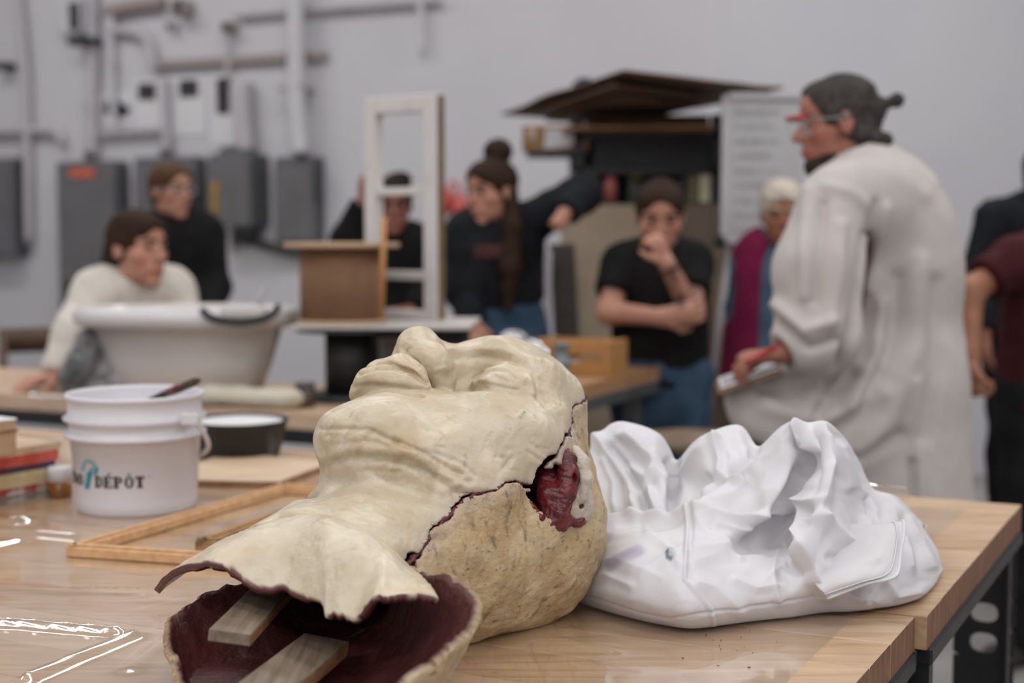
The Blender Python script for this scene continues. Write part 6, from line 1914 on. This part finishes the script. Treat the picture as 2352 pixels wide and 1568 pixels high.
m_sash = M('flaking white paint', (206, 202, 200), (190, 184, 180), rough=0.6, scale=14, detail=6, lo=0.55, hi=0.75)
m_sashedge = M('bare brown wood edge', (104, 82, 60), (126, 102, 76), rough=0.7, scale=14, stretch=(8, 8, 1))
th_ = math.radians(33)
sX = arr(math.cos(th_), -math.sin(th_), 0); sN = arr(-math.sin(th_), -math.cos(th_), 0)
sT = at(1006, 214, 4.22)[2]; SHh = sT - BZ
sR = arr(at(1004, 500, 4.22)[0], 4.22, BZ)             # front right foot
SW = 0.276; SD = 0.042
sash = thing('window_sash', 'flaking white wooden window sash without glass standing on the pale board', 'window sash', sR - sX * SW / 2)
def sbar(u0, u1, z0, z1, dep=SD, name='rail', off=0.0):
    c = sR - sX * (SW - (u0 + u1) / 2) - sN * (SD / 2 - off) + UP * (z0 + z1) / 2
    mb = MB(); mb.box(c, (u1 - u0, dep, z1 - z0), sX, sN, UP, ch=0.003)
    o = mb.build(name, [m_sash, m_sashedge], sash)
    return o
sbar(0, 0.045, 0.0, SHh, name='stile')
o = sbar(SW - 0.052, SW, 0.0, SHh, name='stile')
for p in o.data.polygons:
    if np.array(p.normal) @ sX > 0.9:
        p.material_index = 1
fz0 = lambda y: (at(900, y, 4.3)[2] - BZ)
sbar(0.045, SW - 0.052, SHh - 0.050, SHh - 0.0, name='top_rail')
sbar(0.045, SW - 0.052, fz0(448), fz0(430), 0.03, 'glazing_bar')
sbar(0.045, SW - 0.052, fz0(642), fz0(622), 0.03, 'glazing_bar')
sbar(0.045, SW - 0.052, 0.0, 0.028, name='bottom_rail')

# ================================================================== right bench: crate, stand, foil
zb = B3Z
c = arr(at(1335, 850, 4.55)[0] - 0.0, 4.58, zb)
crt = thing('wooden_crate', 'small open wooden crate on the brown bench', 'crate', c)
cX = unit(E2 * -1); cY = E1
m_crate = M('honey pine', (176, 126, 72), (192, 142, 88), rough=0.5, scale=8, stretch=(3, 3, 12))
cw_, cd_, ch_ = 0.26, 0.15, 0.112
for s in (-1, 1):
    mb = MB(); mb.box(c + cX * s * (cw_ / 2 - 0.01) + UP * ch_ / 2, (0.02, cd_, ch_), cX, cY, UP, ch=0.002); mb.build('end_panel', m_crate, crt)
    for zz in (0.022, 0.088):
        mb = MB(); mb.box(c + cY * s * (cd_ / 2 - 0.005) + UP * zz, (cw_ - 0.04, 0.010, 0.042), cX, cY, UP, ch=0.002); mb.build('slat', m_crate, crt)
mb = MB(); mb.box(c + UP * 0.006, (cw_ - 0.04, cd_ - 0.02, 0.012), cX, cY, UP); mb.build('bottom', m_crate, crt)
g = arr(at(1290, 860, 4.22)[0], 4.25, zb)
gs = thing('clamp_stand', 'small blue-grey cast clamp stand in front of the wooden crate', 'clamp stand', g)
m_cast = M('blue grey cast iron', (112, 118, 124), (140, 144, 148), rough=0.45, metal=0.2)
mb = MB(); mb.lathe([(0.0001, 0), (0.042, 0), (0.044, 0.006), (0.036, 0.016), (0.024, 0.04), (0.022, 0.055), (0.0001, 0.055)], g, n=28); mb.build('base', m_cast, gs, True)
mb = MB(); mb.lathe([(0.024, 0.055), (0.030, 0.060), (0.030, 0.070), (0.023, 0.074), (0.022, 0.115), (0.026, 0.118), (0.026, 0.124), (0.0001, 0.125)], g, n=28); mb.build('column', m_cast, gs, True)
mb = MB(); mb.tube([g + arr(-0.05, 0, 0.066), g + arr(0.05, 0, 0.066)], 0.005, 8); mb.build('tommy_bar', m_pipe, gs, True)
m_foil = M('crumpled foil', (178, 176, 178), (206, 204, 206), rough=0.22, metal=0.85, scale=30)
for k, (px, Y, r) in enumerate(((1180, 4.66, 0.066), (1222, 4.50, 0.056))):
    cf = at(px, 780, Y); cf[2] = zb + r * 0.98
    v = Vol(cf - 0.12, cf + 0.12, 0.005); v.ell(cf, (r * 0.9, r * 0.8, r * 1.0)); V, Q = v.mesh(); fw = Wave(80 + k, 60, 3)
    V = V + vnormals(V, Q) * (0.016 * (1 - np.abs(fw(V))) - 0.008)[:, None]; V[:, 2] = np.maximum(V[:, 2], zb + 0.001)
    tag(obj('foil_lump', V, Q, m_foil, None, False, loc=cf), ['larger crumpled foil lump behind the forehead of the bust', 'smaller crumpled foil lump next to the wooden crate'][k], 'foil')

# ================================================================== rack with cardboard
YR = 5.85
kx = lambda px, Y=YR: at(px, 500, Y)[0]
kz = lambda py, Y=YR: at(1400, py, Y)[2]
RX0, RX1 = kx(1318), kx(1655)
RD = 0.5
rack = thing('storage_rack', 'black steel storage rack below the sagging cardboard sheets', 'rack', ((RX0 + RX1) / 2, YR + RD / 2, 0))
zt = kz(262)
for x in (RX0 + 0.02, RX1 - 0.02):
    for y in (YR + 0.02, YR + RD - 0.02):
        mb = MB(); mb.box((x, y, zt / 2), (0.04, 0.04, zt), ch=0.003); mb.build('upright', m_blackmetal, rack)
for py in (312, 392, 474, 700, 900):
    mb = MB(); mb.box(((RX0 + RX1) / 2, YR + RD / 2, kz(py)), (RX1 - RX0 - 0.005, RD, 0.03), ch=0.003); mb.build('shelf', m_blackmetal, rack)
mb = MB(); mb.box(((RX0 + RX1) / 2, YR + RD - 0.01, zt / 2 + 0.4), (RX1 - RX0 - 0.08, 0.012, zt - 0.85)); mb.build('back_panel', M('dark olive board', (44, 44, 40), (56, 55, 49), rough=0.8), rack)
mb = MB(); mb.box(((RX0 + RX1) / 2 + 0.02, YR + 0.03, (kz(318) + kz(385)) / 2), (RX1 - RX0 - 0.12, 0.02, kz(318) - kz(385)), ch=0.004); mb.build('drawer_front', m_black, rack)
mb = MB(); mb.box((kx(1278), YR + 0.12, kz(352)), (0.24, 0.26, 0.02), ch=0.003); mb.build('side_shelf', m_blackmetal, rack)
m_cardd = M('brown corrugated cardboard', (92, 66, 42), (106, 78, 52), rough=0.8, scale=6, bump=0.05)
m_cardt = M('tan corrugated cardboard', (150, 112, 78), (166, 128, 92), rough=0.8, scale=6)
def sheet3(N_, R_, L_, z0, sag, th, name, label, mat, seed):
    n1, n2 = 24, 36
    G = np.zeros((n1, n2, 3)); w = Wave(seed, 2.2, 2)
    for i, a in enumerate(np.linspace(0, 1, n1)):
        for j, b_ in enumerate(np.linspace(0, 1, n2)):
            p = N_ + (R_ - N_) * a + (L_ - N_) * b_
            G[i, j] = p
    G[..., 2] = z0 + sag * w(G.reshape(-1, 3)).reshape(n1, n2)
    V, Q, _ = solid_sheet(G, th)
    return tag(obj(name, V, Q, mat, None, True, loc=(N_[0], N_[1], z0)), label, 'cardboard')
zs1 = zt + 0.075
Np = arr(*onz(1432, 164, zs1)[:2], 0); Rp = arr(*onz(1800, 200, zs1)[:2], 0); Lp = arr(*onz(1150, 258, zs1)[:2], 0)
sheet3(Np, Rp, Lp, zs1, 0.012, 0.008, 'cardboard_sheet', 'large brown cardboard sheet jutting out on top of the rack', m_cardd, 3)
sheet3(Np + arr(-0.02, 0.12, 0), Rp + arr(-0.25, 0.1, 0), Lp + arr(0.10, -0.2, 0), zs1 - 0.022, 0.008, 0.010, 'cardboard_sheet', 'second brown cardboard sheet right under the topmost one', m_cardd, 8)
sheet3(Np + arr(0.02, 0.35, 0), Rp + arr(-0.30, 0.2, 0), Lp + arr(0.20, -0.3, 0), zs1 - 0.048, 0.008, 0.012, 'cardboard_sheet', 'lowest brown cardboard sheet lying directly on the rack top', m_cardd, 9)
sheet3(arr(kx(1640, 5.6), 5.60, 0), arr(kx(1655), 6.2, 0), arr(kx(1285), 5.72, 0), kz(292), 0.010, 0.012, 'cardboard_sheet', 'tan cardboard sheet sagging inside the top of the rack', m_cardt, 5)
dkh = zs1 - 0.07 - (kz(312) + 0.017)
mb = MB(); mb.box((kx(1495), YR + 0.27, kz(312) + 0.017 + dkh / 2), (0.50, 0.34, dkh), ch=0.006)  # added box, only there to make the gap under the sheets dark
tag(mb.build('dark_filler', m_cardd, None, loc=(kx(1495), YR + 0.27, kz(312) + 0.017)), 'added wide flat box darkening the gap on the top shelf under the cardboard', 'box')
mb = MB(); mb.box((kx(1338), 5.98, zs1 + 0.05), (0.05, 0.2, 0.05), (1, 0.1, 0), (-0.1, 1, 0), UP, ch=0.004)
tag(mb.build('blue_offcut', M('dark blue foam', (44, 56, 70), rough=0.8), None, loc=(kx(1338), 5.98, zs1)), 'dark blue offcut on top of the cardboard sheet', 'foam block')
cx0, cx1 = kx(1200), kx(1352)
cbx = thing('cardboard_box', 'cardboard box with a white label on the side shelf of the rack', 'box', ((cx0 + cx1) / 2, YR + 0.1, kz(346)))
hb = kz(290) - kz(346)
mb = MB(); mb.box(((cx0 + cx1) / 2, YR + 0.1, kz(346) + hb / 2 + 0.003), (cx1 - cx0, 0.18, hb), ch=0.003); mb.build('body', m_cardt, cbx)
P = [(1252, 296), (1330, 292), (1336, 300), (1310, 336), (1250, 342)]
mb = MB(); mb.prism([at(x, y, YR + 0.008) for x, y in P], (0, -0.001, 0)); mb.build('label', m_paper, cbx)
mb = MB(); mb.prism([at(x, y, YR + 0.008) for x, y in [(1212, 292), (1232, 292), (1230, 318), (1214, 318)]], (0, -0.001, 0)); mb.build('tape', M('pale tape', (190, 168, 146), rough=0.5), cbx)
zsf = kz(474) + 0.0165
def bottle(px, r, h_, label, c1, c2, Y=YR + 0.045):
    b0 = arr(at(px, 460, Y)[0], Y, zsf)
    t = thing('bottle', label, 'bottle', b0, 'bottles on the rack shelf')
    mb = MB(); mb.lathe([(0.0001, 0), (r, 0), (r, h_ * 0.7), (r * 0.45, h_ * 0.84), (r * 0.45, h_ * 0.88), (0.0001, h_ * 0.88)], b0, n=20); mb.build('body', M('bottle %s' % label, c1, rough=0.35), t, True)
    mb = MB(); mb.lathe([(r * 0.52, h_ * 0.86), (r * 0.52, h_), (0.0001, h_)], b0, n=16); mb.build('cap', M('cap %s' % label, c2, rough=0.4), t, True)
bottle(1366, 0.022, 0.115, 'white bottle with an orange cap on the rack', (196, 198, 204), (206, 150, 60))
bottle(1402, 0.026, 0.13, 'bottle with a red label on the rack', (170, 96, 92), (190, 186, 186))
bottle(1340, 0.020, 0.14, 'slim bottle at the left end of the rack shelf', (150, 120, 104), (190, 186, 182))
bx_ = arr(at(1462, 404, YR + 0.06)[0], YR + 0.06, 0); 
tin = thing('yellow_tin', 'round yellow tin high on the rack shelf', 'tin', (bx_[0], bx_[1], zsf))
mb = MB(); mb.lathe([(0.0001, 0), (0.030, 0), (0.030, 0.10), (0.0001, 0.10)], arr(bx_[0], bx_[1], zsf), n=20); mb.build('stand', m_darkgreen, tin, True)
mb = MB(); mb.lathe([(0.0001, 0), (0.030, 0.006), (0.036, 0.022), (0.034, 0.042), (0.0001, 0.052)], arr(bx_[0], bx_[1], zsf + 0.10), n=20); mb.build('top', M('yellow paint', (198, 150, 42), rough=0.4), tin, True)
def slab(px0, px1, py0, Y, col, name, label, cat, z0=None, th=0.02, d=0.0):
    x0, x1 = at(px0, 480, Y)[0], at(px1, 480, Y)[0]; z1 = at(1400, py0, Y)[2]
    zb0 = zsf if z0 is None else z0
    mb = MB(); mb.box(((x0 + x1) / 2, Y, (zb0 + z1) / 2), (x1 - x0, th, z1 - zb0), ch=0.003)
    return tag(mb.build(name, col, None, loc=((x0 + x1) / 2, Y, zb0)), label, cat)
m_cream = M('cream panel', (206, 196, 166), rough=0.6)
slab(1604, 1644, 400, YR + 0.035, m_cream, 'cream_folder', 'cream folder standing at the right end of the rack shelf', 'folder', th=0.05)
slab(1578, 1600, 402, YR + 0.04, M('olive binder', (110, 104, 74), rough=0.6), 'binder', 'olive binder next to the cream folder', 'binder', th=0.05)
slab(1444, 1458, 396, YR + 0.06, M('dark green binder', (70, 76, 62), rough=0.6), 'binder', 'dark green binder left of the yellow tin', 'binder', th=0.05)
slab(1556, 1574, 408, YR + 0.06, M('charcoal binder', (52, 56, 58), rough=0.6), 'binder', 'charcoal binder behind the head with the black t-shirt', 'binder', th=0.05)

# boards leaning against the rack front
def lean(px0, px1, py_top, Y0, Y1, mat, label, th=0.015, skew=0):
    """stands on the floor at Y0, its top leans back to Y1"""
    x0t, x1t = at(px0, py_top, Y1)[0], at(px1, py_top, Y1)[0]; zt_ = at(1400, py_top, Y1)[2]
    x0b, x1b = x0t + skew, x1t + skew
    a = [arr(x0b, Y0, 0.0), arr(x1b, Y0, 0.0), arr(x1t, Y1, zt_), arr(x0t, Y1, zt_)]
    nn = unit(np.cross(a[1] - a[0], a[3] - a[0]))
    mb = MB(); mb.prism(a, -nn * th)
    return tag(mb.build('leaning_board', mat, None, loc=((x0b + x1b) / 2, Y0, 0)), label, 'board', 'boards leaning on the rack')
m_bt = M('tan hardboard', (156, 138, 116), (166, 148, 126), rough=0.6, scale=5)
m_bb = M('brown hardboard', (96, 80, 66), (108, 91, 76), rough=0.6, scale=5)
m_bp = M('pale lilac board', (178, 172, 176), rough=0.6)
m_bk = M('dark umber board', (52, 44, 38), (62, 53, 46), rough=0.6)
lean(1288, 1500, 470, 5.50, 5.80, m_bt, 'wide tan board leaning behind the crossed arms')
lean(1470, 1662, 468, 5.58, 5.82, m_bb, 'dark brown board leaning at the right of the rack', skew=0.02)
lean(1262, 1320, 560, 5.40, 5.62, m_bk, 'narrow dark board left of the wide tan board', skew=0.06)
lean(1228, 1268, 575, 5.34, 5.55, m_bp, 'narrow pale lilac board beside the dark strip', skew=-0.03)
lean(1150, 1222, 600, 5.44, 5.64, m_bt, 'short beige board behind the bent sweatshirt', skew=0.0)
lean(1640, 1692, 560, 5.36, 5.52, M('khaki board', (128, 112, 92), rough=0.6), 'narrow khaki board right beside the flip chart stand')

# ---- flip chart
FY_ = 5.36
fc = thing('flip_chart', 'white flip chart with faint handwriting beside the rack', 'flip chart', (at(1750, 500, FY_)[0], FY_, 0))
fx0, fx1 = at(1668, 300, FY_)[0], at(1846, 300, FY_)[0]; fz1, fz0_ = at(1700, 226, FY_)[2], at(1700, 566, FY_)[2]
m_chart = M('flip chart paper', (186, 185, 187), (192, 191, 193), rough=0.7)
mb = MB(); mb.box(((fx0 + fx1) / 2, FY_, (fz0_ + fz1) / 2), (fx1 - fx0, 0.012, fz1 - fz0_), (1, 0.06, 0), (-0.06, 1, 0), UP, ch=0.002); mb.build('board', m_chart, fc)
mb = MB(); mb.box((fx0 - 0.008, FY_ - 0.004, (fz0_ + fz1) / 2), (0.02, 0.03, fz1 - fz0_ + 0.02), ch=0.003); mb.build('frame_edge', m_white, fc)
mb = MB(); mb.box(((fx0 + fx1) / 2, FY_ - 0.006, fz1 + 0.006), (fx1 - fx0, 0.03, 0.025), (1, 0.06, 0), (-0.06, 1, 0), UP, ch=0.003); mb.build('clamp_bar', m_pipe, fc)
m_faint = M('faint marker', (172, 171, 174), rough=0.7)
rc = random.Random(11)
for row in range(9):
    z_ = fz1 - 0.05 - row * (fz1 - fz0_ - 0.08) / 8.6
    x = fx0 + 0.03
    mb = MB()
    end = fx0 + 0.03 + rc.uniform(0.12, 0.2)
    while x < end:
        w = rc.uniform(0.008, 0.022); hh = rc.uniform(0.008, 0.018) * (1.5 if row == 0 else 0.8)
        Pz = [arr(x + w * k / 5, FY_ - 0.0085 + 0.06 * (x + w * k / 5 - (fx0 + fx1) / 2), z_ + hh * math.sin(k * 2.3 + row)) for k in range(6)]
        mb.tube(Pz, 0.0012, 4)
        x += w + rc.uniform(0.003, 0.010)
    mb.build('handwriting', m_faint, fc)
for s in (-1, 1):
    mb = MB(); mb.tube([((fx0 + fx1) / 2 + s * 0.10, FY_ + 0.03, fz0_ + 0.2), ((fx0 + fx1) / 2 + s * 0.26, FY_ - 0.0 + 0.10, 0.005)], 0.012, 8); mb.build('leg', m_pipe, fc, True)
mb = MB(); mb.tube([((fx0 + fx1) / 2, FY_ + 0.03, fz0_ + 0.2), ((fx0 + fx1) / 2, FY_ + 0.45, 0.005)], 0.012, 8); mb.build('leg', m_pipe, fc, True)
mb = MB(); mb.tube([at(1660, 556, FY_ - 0.03), at(1720, 558, FY_ - 0.02)], 0.010, 8); mb.build('tray_bar', m_pipe, fc, True)
mb = MB(); kc = at(1652, 554, FY_ - 0.04); mb.lathe([(0.0001, -0.022), (0.020, -0.018), (0.026, 0), (0.020, 0.018), (0.0001, 0.022)], kc, n=16, Z=(1, 0, 0)); mb.build('knob', m_black, fc, True)

# ---- stool, chair, small red thing
sc = arr(at(1590, 1000, 4.15)[0], 4.15, 0); sz = at(1590, 1000, 4.15)[2]
sto = thing('stool', 'round stool with a worn tan seat behind the white coat', 'stool', sc)
mb = MB(); mb.lathe([(0.0001, -0.03), (0.15, -0.03), (0.158, -0.02), (0.158, -0.004), (0.150, 0.0), (0.0001, 0.0)], sc + UP * sz, n=40); mb.build('seat', M('worn stool seat', (110, 92, 76), (140, 120, 98), rough=0.6, scale=16), sto, True)
for k in range(4):
    a = PI / 4 + k * PI / 2
    d = arr(math.cos(a), math.sin(a), 0)
    mb = MB(); mb.tube([sc + d * 0.10 + UP * (sz - 0.03), sc + d * 0.17 + UP * 0.004], 0.013, 8); mb.build('leg', m_blackmetal, sto, True)
mb = MB(); P = [sc + arr(math.cos(a), math.sin(a), 0) * 0.145 + UP * 0.26 for a in np.linspace(0, 2 * PI, 25)]; mb.tube(P, 0.008, 8, caps=False); mb.build('foot_ring', m_blackmetal, sto, True)

chY = 5.5
cc = arr(at(105, 800, chY)[0], chY, 0)
chr_ = thing('wooden_chair', 'brown wooden chair behind the cream knit sleeve', 'chair', cc)
m_chair = M('brown stained wood', (74, 52, 36), (92, 66, 46), rough=0.5, scale=8, stretch=(2, 2, 10))
zt_ = at(105, 762, chY)[2]; cX = unit(arr(1, 0.25, 0)); cY = arr(-cX[1], cX[0], 0)
mb = MB(); mb.box(cc + UP * 0.46, (0.42, 0.42, 0.03), cX, cY, UP, ch=0.008); mb.build('seat', m_chair, chr_)
for sx in (-1, 1):
    mb = MB(); mb.tube([cc + cX * sx * 0.18 - cY * 0.18 + UP * 0.45, cc + cX * sx * 0.19 - cY * 0.19], 0.018, 8); mb.build('leg', m_chair, chr_, True)
    mb = MB(); mb.tube([cc + cX * sx * 0.18 + cY * 0.19, cc + cX * sx * 0.18 + cY * 0.19 + UP * 0.46, cc + cX * sx * 0.18 + cY * 0.24 + UP * (zt_ - 0.02)], 0.018, 8); mb.build('leg', m_chair, chr_, True)
for zz, hh in ((zt_ - 0.05, 0.10), (zt_ - 0.20, 0.06)):
    G = np.array([[cc + cX * u + cY * (0.24 + 0.04 * (1 - (u / 0.18) ** 2)) + UP * (zz + w) for w in (-hh / 2, 0, hh / 2)] for u in np.linspace(-0.19, 0.19, 13)])
    V, Q, _ = solid_sheet(G, 0.018); obj('back_slat', V, Q, m_chair, chr_, True)
rp = wp(1042, 470, 0.06)
rd = thing('ear_defenders', 'red ear defenders hanging on the wall right of the sash', 'ear defenders', rp)
m_redc = M('coral red plastic', (196, 78, 72), (206, 92, 86), rough=0.4)
for s in (-1, 1):
    mb = MB(); mb.lathe([(0.0001, -0.03), (0.05, -0.026), (0.062, 0), (0.05, 0.026), (0.0001, 0.03)], rp + WX * s * 0.045 - UP * 0.02 * s, n=20, Z=WX, sx=1.25); mb.build('cup', m_redc, rd, True)
P = [rp + WX * 0.05 * math.cos(a) + UP * (0.02 + 0.11 * math.sin(a)) for a in np.linspace(0, PI, 14)]
mb = MB(); mb.tube(P, 0.010, 8); mb.build('band', m_redc, rd, True)

# clear plastic hanging over the left end of the pale bench
eA = at(-30, 922, 4.08); eB = at(128, 934, 3.98)
G = []
pw = Wave(77, 22, 3)
for a in np.linspace(0, 1, 40):
    e = eA * (1 - a) + eB * a
    row = []
    for w, (dy, dz) in zip(np.linspace(0, 1, 9), [(0.30, 0.004), (0.2, 0.005), (0.1, 0.006), (0.03, 0.006), (0.0, 0.004), (-0.012, -0.004), (-0.014, -0.015), (-0.014, -0.03), (-0.012, -0.042)]):
        row.append(arr(e[0] + dy * 0.46, e[1] + dy, TZ + dz))
    G.append(row)
G = np.array(G)
c0_ = arr(-0.47, 3.77); n_ = E1[:2]
# keep the sheet on the bench's own front edge
for i in range(G.shape[0]):
    q = G[i, 4, :2]
    k = (q - c0_) @ np.array([-E2[1], E2[0]]) / (n_ @ np.array([-E2[1], E2[0]]))
    G[i, :, :2] -= n_ * k
G[..., 2] += 0.004 * pw(G.reshape(-1, 3)).reshape(G.shape[:2]) * np.array([0.3, 0.5, 1, 1, 1, 0.5, 0.3, 0.5, 0.5]) + 0.002
V, Q, _ = solid_sheet(G, 0.0008)
tag(obj('plastic_sheet', V, Q, m_film, None, True, loc=(eA + eB) / 2), 'clear plastic hanging over the left end of the pale bench', 'plastic sheet')
